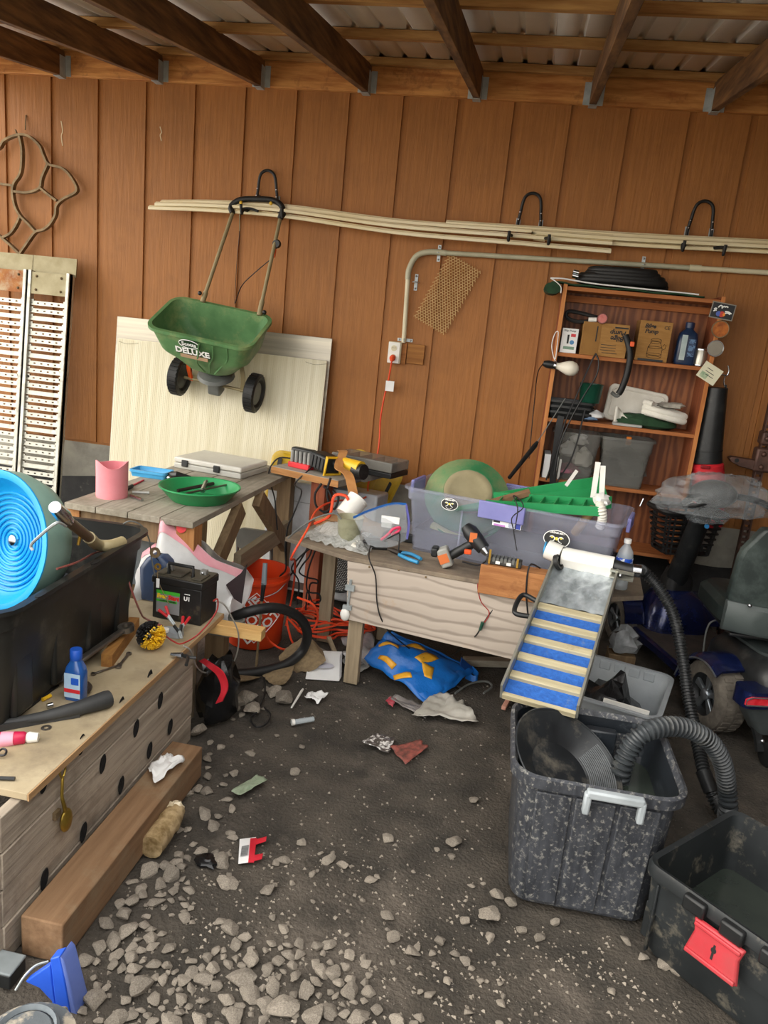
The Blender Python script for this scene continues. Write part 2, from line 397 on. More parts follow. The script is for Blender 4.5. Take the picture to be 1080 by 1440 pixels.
# moulding strips over the hooks
mold = mat('cream_moulding', '#decd9f', '#efe3c2', rough=.5, scale=4, stretch=(.5, 8, 8))
def strip(pts, h, d, lab):
    q = MB(); P = spl(pts, 8)
    sec = [(-d/2, -h/2), (d/2, -h/2), (d/2, h/2), (d*.1, h/2), (0, h*.25), (-d*.25, h*.3), (-d/2, h*.1)]
    q.loft([[(p.x, p.y+a, p.z+b) for a, b in sec] for p in P])
    return solo(q, 'moulding_strip', lab, 'moulding', mold, 'long cream moulding strips lying across the wall hooks', smooth=25)
g = 'moulding strips'
L3 = ((wy(212, 289.5, -.1)), (wy(300, 292, -.1)), (wy(400, 299, -.1)), (wy(560, 321, -.1)), (wy(720, 334, -.1)), (wy(860, 345, -.1)))
for i, (dy, dz, dx, lab) in enumerate(((-.02, -.011, 0, 'lowest cream moulding strip of the bundle that starts left of the spreader handle'),
                                     (-.02, .011, .04, 'middle cream moulding strip of the bundle that starts left of the spreader handle'),
                                     (.012, .028, .06, 'uppermost cream moulding strip of the bundle that starts left of the spreader handle'))):
    strip([p+Vector((dx if k == 0 else 0, dy, dz+(.004*k*(i-1)))) for k, p in enumerate(L3)], .025, .028, lab)
L4 = (wy(627, 312, -.1), wy(760, 321, -.1), wy(900, 330.5, -.1), wy(1090, 340, -.1), wy(1200, 347, -.1))
for i, (dy, dz, lab) in enumerate(((.02, .0, 'square-ended cream moulding strip topping the bundle above the conduit'),
                                   (-.02, -.024, 'second cream moulding strip from the top of the bundle above the conduit'),
                                   (.012, -.047, 'lower cream moulding strip in the bundle above the conduit'))):
    strip([p+Vector((.0 if i == 0 else .45+.05*i if k == 0 else 0, dy, dz)) for k, p in enumerate(L4)], .026, .03, lab)

# black coated wall hooks
def hook(pl, pt, pr, lab):
    # left arm tip, top of arch, right arm tip (photo points)
    a = wy(*pl, -.2); b = wy(*pr, -.2); c = wy(*pt, -.03)
    wl = Vector((c.x-.062, -.02, c.z-.15)); wr = Vector((c.x+.062, -.02, c.z-.15))
    t = thing('utility_hook', lab, 'hook', (c.x, -.03, c.z-.24))
    path = [wl, wl*.5+Vector((c.x-.05, -.03, c.z-.06))*.5, (c.x-.042, -.035, c.z-.025), (c.x, -.035, c.z), (c.x+.042, -.035, c.z-.025), wr*.5+Vector((c.x+.05, -.03, c.z-.06))*.5, wr]
    MB().tube(spl(path, 6), .0085, 8).build('arch', black_rub, t)
    for w, e in ((wl, a), (wr, b)):
        MB().tube(spl([w, w+Vector((0, -.01, -.05)), Vector((w.x, -.06, w.z-.085)), Vector((e.x, -.17, w.z-.09)), e+Vector((0, .0, .0)), e+Vector((0, -.02, .045))], 5), .0085, 8).build('arm', black_rub, t)
        MB().b2((w.x-.011, -.014, w.z-.03), (w.x+.011, -.001, w.z+.02)).build('bracket', galv, t)
        for dz in (.012, .05): MB().sph((w.x+(c.x-w.x)*dz*1.5, -.032, w.z+dz), .006, 8, 5).build('screw', chrome, t)
hook((340, 300), (377, 240), (397, 305), 'black coated wall hook holding up the green spreader by its handle')
hook((715, 338), (750, 272), (771, 343), 'black coated wall hook carrying mouldings between the wire mesh and the shelf unit')
hook((960, 352), (992, 283), (1017, 358), 'black coated wall hook carrying mouldings above the leaf blower')

# broadcast spreader hanging by its handle
green_h = mat('faded_green_plastic', '#4a7446', '#64905c', rough=.5, scale=6, dirt='#96a06c', dscale=5, damt=.4)
tube_m = mat('taupe_painted_tube', '#8a7d5c', '#9c8e6a', rough=.45, metal=.2, scale=10)
grey_pl = mat('grey_plastic', '#5c5f5c', '#6f716e', rough=.5, scale=10)
orange_pl = mat('orange_plastic', '#e2521c', '#f06428', rough=.45, scale=10)
SM = tr(-1.712, -.46, 1.497) @ rot(y=6) @ rot(x=28)      # x right, y towards the wall, z out of the opening
t = thing('lawn_spreader', 'green hopper broadcast lawn spreader with black wheels hanging from a wall hook', 'spreader', M=SM)
q = MB(); n = 5
def hsec(z, w, d, r, dy=0): return [(x, y+dy, z) for x, y in rrect(w, d, r, n)]
outer = [hsec(-.315, .15, .13, .06, .02), hsec(-.27, .30, .22, .09, .015), hsec(-.2, .42, .28, .1, .01), hsec(-.16, .50, .30, .08), hsec(-.14, .52, .31, .07), hsec(-.012, .585, .365, .07)]
rim_ = [hsec(-.012, .615, .395, .08), hsec(.006, .615, .395, .08), hsec(.006, .575, .355, .07)]
inner = [hsec(-.13, .515, .30, .07), hsec(-.2, .40, .265, .1, .01), hsec(-.27, .27, .2, .08, .015)]
q.loft(outer+rim_+inner).build('hopper', green_h, t, W=False, smooth=50)
MB().grid(lambda u, v: ((u-.5)*.28, (v-.5)*.2+.02, -.24+.09*math.exp(-((u-.55)**2+(v-.5)**2)*14)+.03*math.sin(u*9)), 14, 10).build('liner_bag', green_h, t, W=False)
q = MB()
for k in range(3):
    q.tube(spl([(.02+.075*k, -.205+.012*k, -.02), (.0+.08*k, -.185+.012*k, -.11), (-.02+.07*k, -.165+.012*k, -.17), (.0+.03*k, -.12, -.25)], 5), .005, 6)
q.build('hopper_rib', green_h, t, W=False)
# lettering on the hopper front
fm = frame((0, -.186, -.085), (1, 0, 0), (0, -.3, 1))
ov = MB(); ov.lathe([(.0, 0), (.058, 0), (.058, .003), (.0, .003)], 28, tr(-.045, -.188, -.045) @ rot(x=100) @ Matrix.Diagonal((1, .48, 1, 1)))
dkg = mat('dark_green_badge', '#173a1c', rough=.5); 
ov.build('oval_badge', dkg, t, W=False)
fr = MB().tube([(tr(-.045, -.192, -.045) @ rot(x=100) @ Vector((.058*math.cos(a), .028*math.sin(a), 0))) for a in [2*PI*i/28 for i in range(28)]], .0022, 5, closed=True).build('badge_rim', white_ink, t, W=False)
LM = Matrix(((1, 0, 0, 0), (0, -.17, -.985, 0), (0, .985, -.17, 0), (0, 0, 0, 1)))
text('Scotts', .034, white_ink, t, tr(-.045, -.193, -.046) @ LM, W=False, bold=.0008)
text('DELUXE', .052, white_ink, t, tr(-.03, -.188, -.093) @ LM, W=False, bold=.002, sx=1.05)
text('DELUXE', .052, ink, t, tr(-.027, -.1865, -.096) @ LM, W=False, bold=.003, sx=1.05)
tanb = mat('tan_strip', '#a98a6c', rough=.6)
MB().box((-.025, -.181, -.128), (.16, .004, .02), rot(x=0)).build('strip_badge', tanb, t, W=False)
# under the hopper
MB().lathe([(.11, .0), (.1, .02), (.03, .035)], 20, tr(0, .02, -.36)).build('impeller', grey_pl, t, W=False)
MB().b2((-.04, -.03, -.47), (.04, .05, -.36)).build('gearbox', grey_pl, t, W=False, bevel=.012)
MB().cyl((-.235, .02, -.42), (.235, .02, -.42), .009, seg=10).build('axle', tube_m, t, W=False)
for s in (-1, 1):
    MB().ribbon(spl([(s*.16, .02, -.43), (s*.17, .02, -.33), (s*.15, .05, -.25), (s*.13, .16, -.2)], 5), .024, .012, (0, 1, 0) if 0 else (s, .2, 0)).build('frame_leg', orange_pl if s < 0 else tube_m, t, W=False)
    Mw = tr(s*.235, .02, -.42) @ rot(y=90)
    w = MB().lathe([(.03, -.03), (.085, -.03), (.1, -.034), (.112, -.026), (.112, .026), (.1, .034), (.085, .03), (.075, .012), (.03, .012), (.03, -.03)], 28, Mw, loop=False).build('wheel', black_rub, t, W=False)
    MB().lathe([(.0, .016), (.066, .016), (.066, .02), (.05, .024), (0, .026)] if s > 0 else [(0, .016), (.07, .016), (.07, .02), (.02, .03), (0, .03)], 20, Mw).build('hub', grey_pl if s > 0 else black_pl, w, W=False)
    tr_ = MB()
    for k in range(28):
        a = 2*PI*k/28; tr_.box((.113, 0, 0), (.006, .012, .05), Mw @ rot(z=math.degrees(a)))
    tr_.build('tread', black_rub, w, W=False)
# handle, in world space
hl0, hl1 = wy(287, 418, -.3), wy(327, 300, -.14); hr0, hr1 = wy(366, 436, -.3), wy(394, 308, -.13)
MB().tube([hl0, hl1], .011, 10).build('handle_tube', tube_m, t); MB().tube([hr0, hr1], .011, 10).build('handle_tube', tube_m, t)
MB().tube([hl0-(hl1-hl0)*.06, hl0+(hl1-hl0)*.06], .015, 10).build('tube_sleeve', tube_m, t)
MB().tube([hr0-(hr1-hr0)*.06, hr0+(hr1-hr0)*.1], .015, 10).build('tube_sleeve', tube_m, t)
for p in (hl0+Vector((-.02, -.015, .02)), hr0+Vector((.03, -.015, -.01))): MB().sph(p, .013, 8, 6).build('knob', black_pl, t)
gp = MB().tube(spl([hl1, wy(325, 290, -.12), wy(338, 281, -.115), wy(362, 280, -.115), wy(385, 282, -.115), wy(397, 292, -.12), hr1], 6), .016, 10, sx=1.1).build('grip', black_rub, t)
yel = mat('yellow_plastic', '#d8a81e', '#e6bb34', rough=.45, scale=10)
for p in ((339, 285), (381, 286)): MB().sph(wy(*p, -.14), .01, 8, 6).build('cap', yel, gp)
MB().tube(spl([wy(338, 294, -.14), wy(350, 293, -.14), wy(363, 297, -.15)], 4), .007, 8).build('lever', black_rub, gp)
MB().tube([wy(337, 300, -.13), wy(337, 325, -.12)], .003, 6).build('lever_rod', tube_m, gp)
MB().lathe([(.0, -.012), (.024, -.012), (.026, .0), (.02, .014), (0, .014)], 16, tr(wy(389, 343, -.17)) @ rot(x=90)).build('dial', black_pl, t)
MB().ribbon([wy(387, 350, -.17), wy(385, 362, -.165)], .016, .012, (0, 1, 0)).build('dial_pointer', orange_pl, t)
MB().tube(spl([wy(384, 362, -.16), wy(360, 382, -.17), wy(340, 402, -.19), wy(331, 426, -.29)], 6), .0028, 6).build('cable', black_cord, t)
MB().tube(spl([wy(337, 325, -.12), wy(333, 370, -.15), wy(330, 428, -.29)], 5), .0018, 5).build('cable', black_cord, t)

# conduit, outlet and extension cord
pvc = mat('cream_pvc', '#cfc6a6', '#ddd5b8', rough=.45, scale=6); pvcg = mat('grey_pvc', '#aba88e', '#bcb9a0', rough=.45, scale=6)
t = thing('electrical_conduit', 'cream PVC conduit with grey elbow running along the wall above the shelf unit', 'conduit', (-.69, -.03, 1.485))
c0 = Vector((-.692, -.034, 1.485)); r_ = .0135
MB().cyl(c0, (-.705, -.034, 1.85), r_, seg=14).build('riser_pipe', pvc, t)
MB().tube(spl([(-.705, -.034, 1.84), (-.703, -.034, 1.90), (-.668, -.034, 1.972), (-.6, -.034, 2.0), (-.5, -.034, 2.003)], 6), .0165, 14).build('elbow', pvcg, t)
MB().cyl((-.5, -.034, 2.003), (.845, -.034, 2.034), r_, seg=14).build('long_pipe', pvcg, t)
MB().cyl((.82, -.034, 2.0335), (.88, -.034, 2.035), .0175, seg=14).build('coupling', pvc, t)
MB().cyl((.86, -.034, 2.034), (2.58, -.034, 2.075), r_, seg=14).build('long_pipe', pvc, t)
def strap(p, horiz, t):
    q = MB(); x, z = p
    if horiz: q.box((x, -.004, z), (.09, .004, .018)); q.tube([(x, -.004+(-.048*math.sin(a)), z+.02*math.cos(a)) for a in [0, .5, 1, 1.57, 2.1, 2.6, 3.14]], .003, 5)
    else: q.box((x, -.004, z), (.018, .004, .09)); q.tube([(x+.02*math.cos(a), -.004-.048*math.sin(a), z) for a in [0, .5, 1, 1.57, 2.1, 2.6, 3.14]], .003, 5)
    o = q.build('pipe_strap', galv, t)
    for s in (-1, 1): MB().sph((x+(s*.034 if horiz else 0), -.008, z+(0 if horiz else s*.034)), .006, 8, 5).build('screw', chrome, o)
strap((-.69, 1.50), True, t); strap((-.545, 2.0), False, t); strap((.58, 2.03), False, t); strap((-.66, 1.83), False, t)
t = thing('power_outlet', 'cream surface-mounted power outlet at the foot of the conduit with an orange plug', 'outlet', (-.735, 0, 1.36))
MB().b2((-.778, -.05, 1.36), (-.70, -.0005, 1.485)).build('box', pvc, t, bevel=.005)
MB().b2((-.776, -.056, 1.362), (-.707, -.0495, 1.483)).build('cover_plate', white_pl, t, bevel=.003)
for z in (1.448, 1.397):
    o = MB().lathe([(0, 0), (.017, 0), (.017, .003), (0, .003)], 18, tr(-.742, -.0555, z) @ rot(x=90)).build('receptacle', pvc, t)
    for dx in (-.006, .006): MB().box((-.742+dx, -.0592, z+.003), (.002, .001, .008)).build('slot', ink, o)
MB().b2((-.7, -.026, 1.36), (-.672, -.0005, 1.482)).build('backing_block', wood('orange_block', '#8a5424', '#a66a32'), t)
ob = MB().b2((-.668, -.02, 1.368), (-.566, -.0005, 1.482)); 
solo(ob, 'wood_block', 'small square plywood block screwed to the siding beside the outlet', 'block', wood('block_wood', '#86531f', '#a87236'), bevel=.002)
cp = [Vector((-.745, -.075, 1.395)), wy(550, 513, -.08), wy(546, 535, -.06), wy(540, 560, -.05), wy(535, 590, -.05), wy(533, 625, -.06), wy(527, 655, -.1), wy(518, 680, -.35), wy(513, 700, -.6), wy(470, 705, -.95), wy(445, 718, -1.2), wy(432, 745, -1.44), Vector((-.86, -1.52, .57)), wz(415, 790, .45), wz(412, 830, .25), wz(402, 880, .07)]
t = thing('extension_cord', 'orange extension cord hanging from the wall outlet down behind the workbench', 'cord', (-.745, -.07, .6))
MB().tube(spl(cp, 8), .005, 8).build('cable', orange_cord, t)
MB().lathe([(.016, 0), (.018, .02), (.01, .045), (.006, .05)], 12, tr(-.743, -.058, 1.397) @ rot(x=112)).build('plug', orange_cord, t)
MB().box(wy(548, 543, -.075), (.05, .002, .06), None).build('paper_tag', paper, t)

# expanded metal mesh
t0 = Vector((-.39, -.02, 1.96)); t1 = Vector((-.557, -.02, 1.592)); ax = (t1-t0).normalized(); bx = Vector((-ax.z, 0, ax.x)); L = (t1-t0).length
q = MB(); nx, ny = 12, 30; W2 = .205
for j in range(ny+1):
    for i in range(nx):
        for s in (0, 1):
            a = t0+ax*(L*j/ny)+bx*(W2*((i+.25 if j % 2 else i+.75)/nx-.5)*1)
            b = t0+ax*(L*(j+.62)/ny)+bx*(W2*((i+(.75 if s else -.25)+(0 if j % 2 else .5))/nx-.5))
            if j < ny and abs((b-t0).dot(bx)) < W2/2+.006: q.beam(a, b, .0036, .004, (0, 1, 0))
        a = t0+ax*(L*(j-.38)/ny)+bx*(W2*((i+.25 if j % 2 else i+.75)/nx-.5))
        b = t0+ax*(L*j/ny)+bx*(W2*((i+.25 if j % 2 else i+.75)/nx-.5))
        q.beam(a, b, .0036, .004, (0, 1, 0))
mesh_m = mat('tan_expanded_metal', '#b8925a','#d0ae78', rough=.55, metal=.4, scale=20)
solo(q, 'expanded_metal_mesh', 'tan expanded metal mesh panel hung askew below the conduit', 'mesh', mesh_m, smooth=0)
# pale scratches on siding where paint peeled
pm = mat('bare_wood_scratch', '#cdb894', rough=.8)
for p in ((86, 170, 88, 205), (225, 178, 227, 198)):
    a = wy(p[0], p[1], -.001); b = wy(p[2], p[3], -.001)
    MB().ribbon(spl([a, a*.6+b*.4+Vector((.006, 0, 0)), a*.4+b*.6+Vector((-.004, 0, 0)), b], 4), .002, .006, (0, 1, 0)).build('paint_chip', pm, wb)

# ================================================================== shelf unit and what stands on it
sh_edge = wood('shelf_edge_wood', '#9a5a2c', '#b9743f', 'x', vary=.06)
sh_side = wood('shelf_side_wood', '#7a3f22', '#9a5630', 'z', vary=.05)
sh_back = mat('shelf_back_plywood', '#6a391b', '#8f5730', rough=.55, scale=2.2, stretch=(5, 1, 1.1), wave=(1.6, 9, 1.4, 'X'), bump=.1, lo=.3, hi=.7)
X0, X1, YF = .165, .985, -.25
t = thing('shelf_unit', 'open reddish plywood shelf unit standing against the brown siding', 'shelf', (.575, -.13, .44))
for x in (X0+.01, X1-.01):
    o = MB().b2((x-.01, YF, .44), (x+.01, -.012, 1.885)).build('side_board', sh_side, t, bevel=.001, seg=1)
    MB().b2((x-.0105, YF-.004, .44), (x+.0105, YF+.002, 1.886)).build('face_edge', wood('shelf_face_wood', '#b06a34', '#cf8a4e', 'z'), o)
MB().b2((X0+.02, -.022, .44), (X1-.02, -.010, 1.87)).build('back_board', sh_back, t)
for z in (1.87, 1.525, 1.168, .83, .48):
    MB().b2((X0+.02, YF+.004, z-.02), (X1-.02, -.022, z)).build('shelf_board', sh_edge, t, bevel=.001, seg=1)
MB().b2((X0+.02, -.05, 1.80), (X1-.02, -.022, 1.835)).build('cleat', sh_edge, t)
YI = -.17
# top: folded green tarp and hose coil
grn = mat('dark_green_cloth', '#16321c', '#23472a', rough=.85, scale=18, bump=.2)
q = MB()
q.grid(lambda u, v: (.1+.78*u-.0*v, -.06-.2*v, 1.878+.012*math.exp(-((u-.06)/.06)**2)+.003*math.sin(u*21+v*3)), 30, 6)
t = thing('folded_tarp', 'dark green cloth with white drawstring draped over the shelf top', 'tarp', (.5, -.15, 1.871))
o = q.build('cloth', grn, t, solid=.008)
q = MB(); q.loft([[(.1+.045*math.cos(a)+.01, y, 1.872+.03*math.sin(a)-.02) for a in [2*PI*k/14 for k in range(14)]] for y in (-.27, -.2, -.12, -.07)])
q.build('rolled_end', grn, t)
MB().tube(spl([(.09, -.28, 1.9), (.16, -.28, 1.903), (.3, -.275, 1.893), (.45, -.27, 1.89), (.62, -.262, 1.888), (.85, -.255, 1.886)], 6), .004, 6).build('drawstring', paper, t)
MB().tube(spl([(.09, -.285, 1.9), (.12, -.29, 1.885), (.15, -.29, 1.86), (.155, -.28, 1.83)], 6), .0028, 6).build('drawstring', paper, t)
c = Vector((.47, -.15, 1.925)); P = []
for k in range(64):
    a = 2*PI*k/16; P.append((c.x+(.225-.012*(k//16))*math.cos(a)*(1-.1*(k//32)), c.y+.075*math.sin(a), 1.908+.0085*k/8))
t = thing('hose_coil', 'coil of thick black hose lying on the green cloth on the shelf unit', 'hose', (c.x, c.y, 1.885))
MB().tube(spl(P, 3), .021, 10).build('coil', black_rub, t)
for dz in (0, .02): MB().cyl((.235, -.2, 1.925+dz), (.205, -.2, 1.93+dz), .012, seg=10).build('fitting', chrome, t)
# upper shelf
card = mat('brown_cardboard', '#9a6f38', '#ac8047', rough=.85, scale=12, stretch=(1, 1, 6))
def carton(x0, x1, z0, z1, y0, y1, lab, rz_=0):
    t = thing('carton', lab, 'box', ((x0+x1)/2, (y0+y1)/2, z0))
    MB().b2((x0, y0, z0), (x1, y1, z1)).build('box_body', card, t, bevel=.0015)
    MB().b2((x0+.004, y0+(y1-y0)*.48, z1-.0005), (x1-.004, y0+(y1-y0)*.52, z1+.001)).build('tape_seam', mat('tape', '#b98f52', rough=.3), t)
    return t
FM = Matrix(((1, 0, 0, 0), (0, 0, -1, 0), (0, 1, 0, 0), (0, 0, 0, 1)))     # text facing the viewer
def face(x, y, z, rz_=0): return tr(x, y, z) @ FM @ Matrix.Rotation(R(rz_), 4, 'Z')
t = carton(.3, .54, 1.526, 1.70, -.235, -.04, 'brown cardboard pump carton lying on its side with upside-down lettering')
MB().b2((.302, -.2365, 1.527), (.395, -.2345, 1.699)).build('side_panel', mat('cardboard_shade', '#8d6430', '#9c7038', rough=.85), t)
text('Bilge', .036, ink, t, face(.485, -.2365, 1.625, 180), shear=.2, bold=.001); text('Pump', .036, ink, t, face(.485, -.2365, 1.655, 180), shear=.2, bold=.001)
MB().box((.5, -.2362, 1.682), (.07, .0008, .008)).build('print_line', ink, t)
for k in range(4): MB().box((.445+(0 if k < 3 else .01), -.2362, 1.588-.014*k), (.08, .0008, .003)).build('print_line', ink, t)
MB().box((.375, -.2372, 1.64), (.006, .0008, .08)).build('print_line', ink, t)
t = carton(.595, .762, 1.526, 1.735, -.2, -.05, 'upright brown cardboard pump carton beside the blue bottle')
text('Bilge', .03, ink, t, face(.648, -.2012, 1.708), shear=.25, bold=.001); text('Pump', .03, ink, t, face(.658, -.2012, 1.681), shear=.25, bold=.001)
text('CE', .026, ink, t, face(.735, -.2012, 1.705))
dr = MB(); 
for zz, rr in ((1.64, .026), (1.625, .026), (1.6, .036), (1.565, .038), (1.55, .036)):
    dr.tube([(.69+rr*math.cos(a), -.2012, zz+.006*math.sin(a)) for a in [2*PI*k/16 for k in range(16)]], .001, 4, closed=True)
for sx in (-1, 1): dr.tube([(.69+sx*.026, -.2012, 1.64), (.69+sx*.026, -.2012, 1.62), (.69+sx*.037, -.2012, 1.6), (.69+sx*.038, -.2012, 1.55)], .001, 4)
dr.tube([(.728, -.2012, 1.59), (.742, -.2012, 1.598), (.745, -.2012, 1.615), (.735, -.2012, 1.62), (.728, -.2012, 1.608)], .001, 4)
dr.build('pump_drawing', ink, t)
MB().b2((.61, -.208, 1.527), (.74, -.201, 1.538)).build('black_strip', black_pl, t)
t = thing('carton', 'small white printed box standing at the left end of the upper shelf', 'box', (.23, -.2, 1.526))
MB().b2((.195, -.235, 1.526), (.28, -.15, 1.655)).build('box_body', paper, t, bevel=.001)
MB().b2((.21, -.2362, 1.545), (.268, -.2352, 1.56)).build('print_band', mat('print_green', '#7c9a86', rough=.6), t)
MB().b2((.243, -.2362, 1.612), (.268, -.2352, 1.628)).build('print_badge', red_pl, t); MB().b2((.225, -.2362, 1.575), (.235, -.2352, 1.622)).build('print_pump', ink, t)
MB().lathe([(0, 0), (.012, 0), (.012, .001), (0, .001)], 12, tr(.252, -.2355, 1.583) @ rot(x=90)).build('print_dot', mat('print_blue', '#4a86b8', rough=.5), t)
text('Bilge Pump', .014, ink, t, face(.235, -.236, 1.643))
# pressure gauge and hose
t = thing('pressure_gauge', 'red-faced pressure gauge with looped black hose lying on the cardboard carton', 'gauge', (.36, -.2, 1.70))
g = wy(847, 448, -.24)
MB().lathe([(.0, -.018), (.024, -.018), (.026, .0), (.028, .006), (.026, .012), (0, .012)], 22, tr(g) @ rot(x=90)).build('gauge_body', mat('gauge_rim', '#8a4a40', rough=.4), t)
MB().lathe([(0, .0125), (.022, .0125), (.022, .0135), (0, .0135)], 20, tr(g) @ rot(x=90)).build('gauge_face', mat('gauge_red', '#c05a52', '#d07a70', rough=.4, scale=40), t)
hp = [g+Vector((-.03, .01, -.012)), wy(828, 452, -.22), wy(810, 452, -.2), wy(797, 446, -.19), wy(800, 438, -.18), wy(820, 441, -.18), wy(838, 446, -.2), g+Vector((-.015, .02, .005))]
MB().tube(spl(hp, 6), .0105, 8).build('hose', black_rub, t)
MB().cyl(g+Vector((-.07, .008, -.012)), g+Vector((-.028, .004, -.009)), .012, seg=10).build('fitting', white_pl, t)
# blue bottle and can
t = thing('bottle', 'dark blue plastic fluid bottle with black shoulders on the upper shelf', 'bottle', (.855, -.16, 1.526))
bl = mat('dark_blue_bottle', '#12233d', '#1c3354', rough=.3, scale=6)
MB().loft([[(x+.855, y-.16, z) for x, y in rrect(w, d, r, 4)] for z, w, d, r in ((1.526, .1, .07, .02), (1.54, .108, .075, .022), (1.64, .105, .075, .022), (1.665, .1, .07, .022), (1.69, .09, .06, .02), (1.71, .045, .045, .02), (1.72, .04, .04, .018))]).build('bottle_body', bl, t)
MB().lathe([(.024, 1.718), (.024, 1.745), (.02, 1.748), (0, 1.748)], 14, tr(.855, -.16, 0)).build('cap', mat('navy_cap', '#22304f', rough=.4), t)
MB().b2((.82, -.199, 1.55), (.848, -.197, 1.68)).build('label_panel', mat('silver_label', '#9fb0b0', '#c8d0cc', rough=.3, metal=.4, scale=10), t)
MB().b2((.858, -.199, 1.57), (.893, -.197, 1.66)).build('label_print', mat('label_blue', '#5a7ba0', '#23395c', rough=.4, scale=60, lo=.48, hi=.52), t)
t = thing('tin_can', 'small bare metal can next to the dark blue bottle', 'can', (.94, -.17, 1.526))
MB().lathe([(.032, 0), (.036, .003), (.036, .085), (.033, .092), (.03, .094), (0, .094)], 22, tr(.938, -.17, 1.526)).build('can_body', mat('can_metal', '#8d8a80', '#bcb8ac', rough=.3, metal=.8, scale=8, stretch=(6, 6, .4)), t)
for z in (.006, .087): MB().lathe([(.034, z-.003), (.0385, z-.003), (.0385, z+.003), (.034, z+.003)], 22, tr(.938, -.17, 1.526), loop=True).build('can_rim', chrome, t)
solo(MB().b2((.553, -.2, 1.526), (.582, -.12, 1.575)), 'paper_packet', 'small white packet between the two pump cartons', 'packet', paper, bevel=.002)
# hose hanging over the shelf edge
t = thing('drain_hose', 'short black hose with red clip hanging over the upper shelf edge', 'hose', wy(868, 557, -.27))
MB().tube(spl([wy(880, 472, -.25), wy(884, 485, -.27), wy(886, 502, -.28), wy(882, 525, -.28), wy(875, 545, -.275), wy(870, 554, -.27)], 6), .017, 10).build('hose', black_rub, t)
MB().tube(spl([wy(874, 550, -.27), wy(868, 557, -.275), wy(860, 552, -.28)], 4), .01, 8).build('end_fitting', grey_pl, t)
MB().box(wy(889, 484, -.28), (.022, .018, .026)).build('clip', orange_pl, t, bevel=.003)
# clamp lamp with bulb
t = thing('light_bulb', 'white light bulb in a black socket tied to the left side of the shelf unit', 'lamp', wy(790, 530, -.29))
b0, b1 = wy(764, 511, -.29), wy(780, 514, -.29)
MB().tube([b0, b0*.6+b1*.4, b1], [.014, .022, .02], 14).build('socket', black_pl, t)
d = (b1-b0).normalized(); bm_ = frame(b1, d, (0, 0, 1)) @ rot(y=90)
MB().lathe([(.017, 0), (.018, .02), (.028, .045), (.038, .07), (.04, .09), (.034, .112), (.018, .126), (0, .13)], 20, bm_).build('bulb', mat('bulb_glass', '#efe8d6', rough=.35), t)
MB().tube(spl([wy(783, 512, -.27), wy(778, 500, -.265), wy(776, 485, -.262), wy(780, 470, -.262), wy(785, 467, -.262), wy(783, 490, -.262), wy(781, 505, -.268)], 5), .0025, 6).build('hanging_wire', paper, t)
MB().lathe([(.018, -.006), (.024, -.006), (.024, .006), (.018, .006)], 16, bm_, loop=True).build('collar', chrome, t)
MB().tube(spl([b0, wy(756, 525, -.15), wy(752, 560, -.05), wy(748, 600, -.03), wy(744, 645, -.03)], 6), .003, 6).build('cable', black_cord, t)
# middle shelf
t = thing('black_tray', 'stack of black plastic trays at the left of the middle shelf', 'tray', (.285, -.14, 1.168))
for k, (z, w) in enumerate(((1.169, .24), (1.2, .245), (1.228, .25))):
    MB().tub([(0, w-.03, .16, .02), (.03, w, .18, .02)], wall=.004, rim=.006, M=tr(.3, -.145, z)).build('tray', black_pl, t)
t = thing('green_cup', 'dark green plastic cup standing on the black trays', 'cup', (.395, -.15, 1.262))
cg = mat('green_cup_plastic', '#123f2e', '#1c5240', rough=.35, scale=6)
MB().lathe([(0, .003), (.052, 0), (.055, .004), (.064, .1), (.067, .104), (.062, .104), (.05, .008), (0, .008)], 26, tr(.40, -.15, 1.268)).build('cup_body', cg, t)
def crumple(name, lab, cat, c, r, m, seed, sub=3, flat=.6, group=None, **k):
    q = MB(); q.sph((0, 0, 0), 1, 14, 10); rnd = seed*3.1
    for i, p in enumerate(q.v):
        d = p.normalized(); s = 1+.45*noise.noise(d*2.2+Vector((rnd, 0, 0)))+.25*noise.noise(d*5+Vector((0, rnd, 0)))
        q.v[i] = Vector((c[0]+d.x*r[0]*s, c[1]+d.y*r[1]*s, c[2]+max(-flat, d.z*s)*r[2]))
    return solo(q, name, lab, cat, m, group, **k)
crumple('plastic_wrap', 'crumpled clear and white wrap beside the white foam lid on the middle shelf', 'wrap', wy(836, 585, -.2)+Vector((0, 0, .005)), (.05, .04, .025), mat('pale_wrap', '#c8cacc', '#e2e2e0', rough=.35, scale=20), 3)
crumple('blue_pouch', 'small blue pouch in front of the green cup on the shelf', 'pouch', Vector((.4, -.215, 1.19)), (.05, .02, .02), mat('blue_pouch', '#2a4f80', '#7f9bb8', rough=.4, scale=14), 5)
t = thing('foam_lid', 'white foam cooler lid standing on edge at the back of the middle shelf', 'lid', (.66, -.1, 1.168))
LM2 = tr(.655, -.09, 1.172) @ rot(y=6) @ rot(x=-12)
foam = mat('white_foam', '#dedace', '#eeebe0', rough=.7, scale=10)
q = MB(); q.loft([[(x, y, z+.1) for x, z in rrect(.33, .205, .03, 4)] for y in (.0, .03)], M=LM2); o = q.build('slab', foam, t, bevel=.006)
MB().tube([LM2 @ Vector((x, -.002, z+.1)) for x, z in rrect(.285, .16, .02, 4)], .004, 6, closed=True).build('groove_ridge', foam, t)
crumple('cloth_bag', 'dark green folded bag under the white coiled hose', 'bag', Vector((.72, -.17, 1.2)), (.15, .07, .045), grn, 8, flat=.7)
P = []
for k in range(40):
    a = 2*PI*k/16+1.2; P.append((.8+.105*math.cos(a), -.18+.05*math.sin(a)-.02, 1.228+.0125*k/8+.02*math.cos(a)*-1))
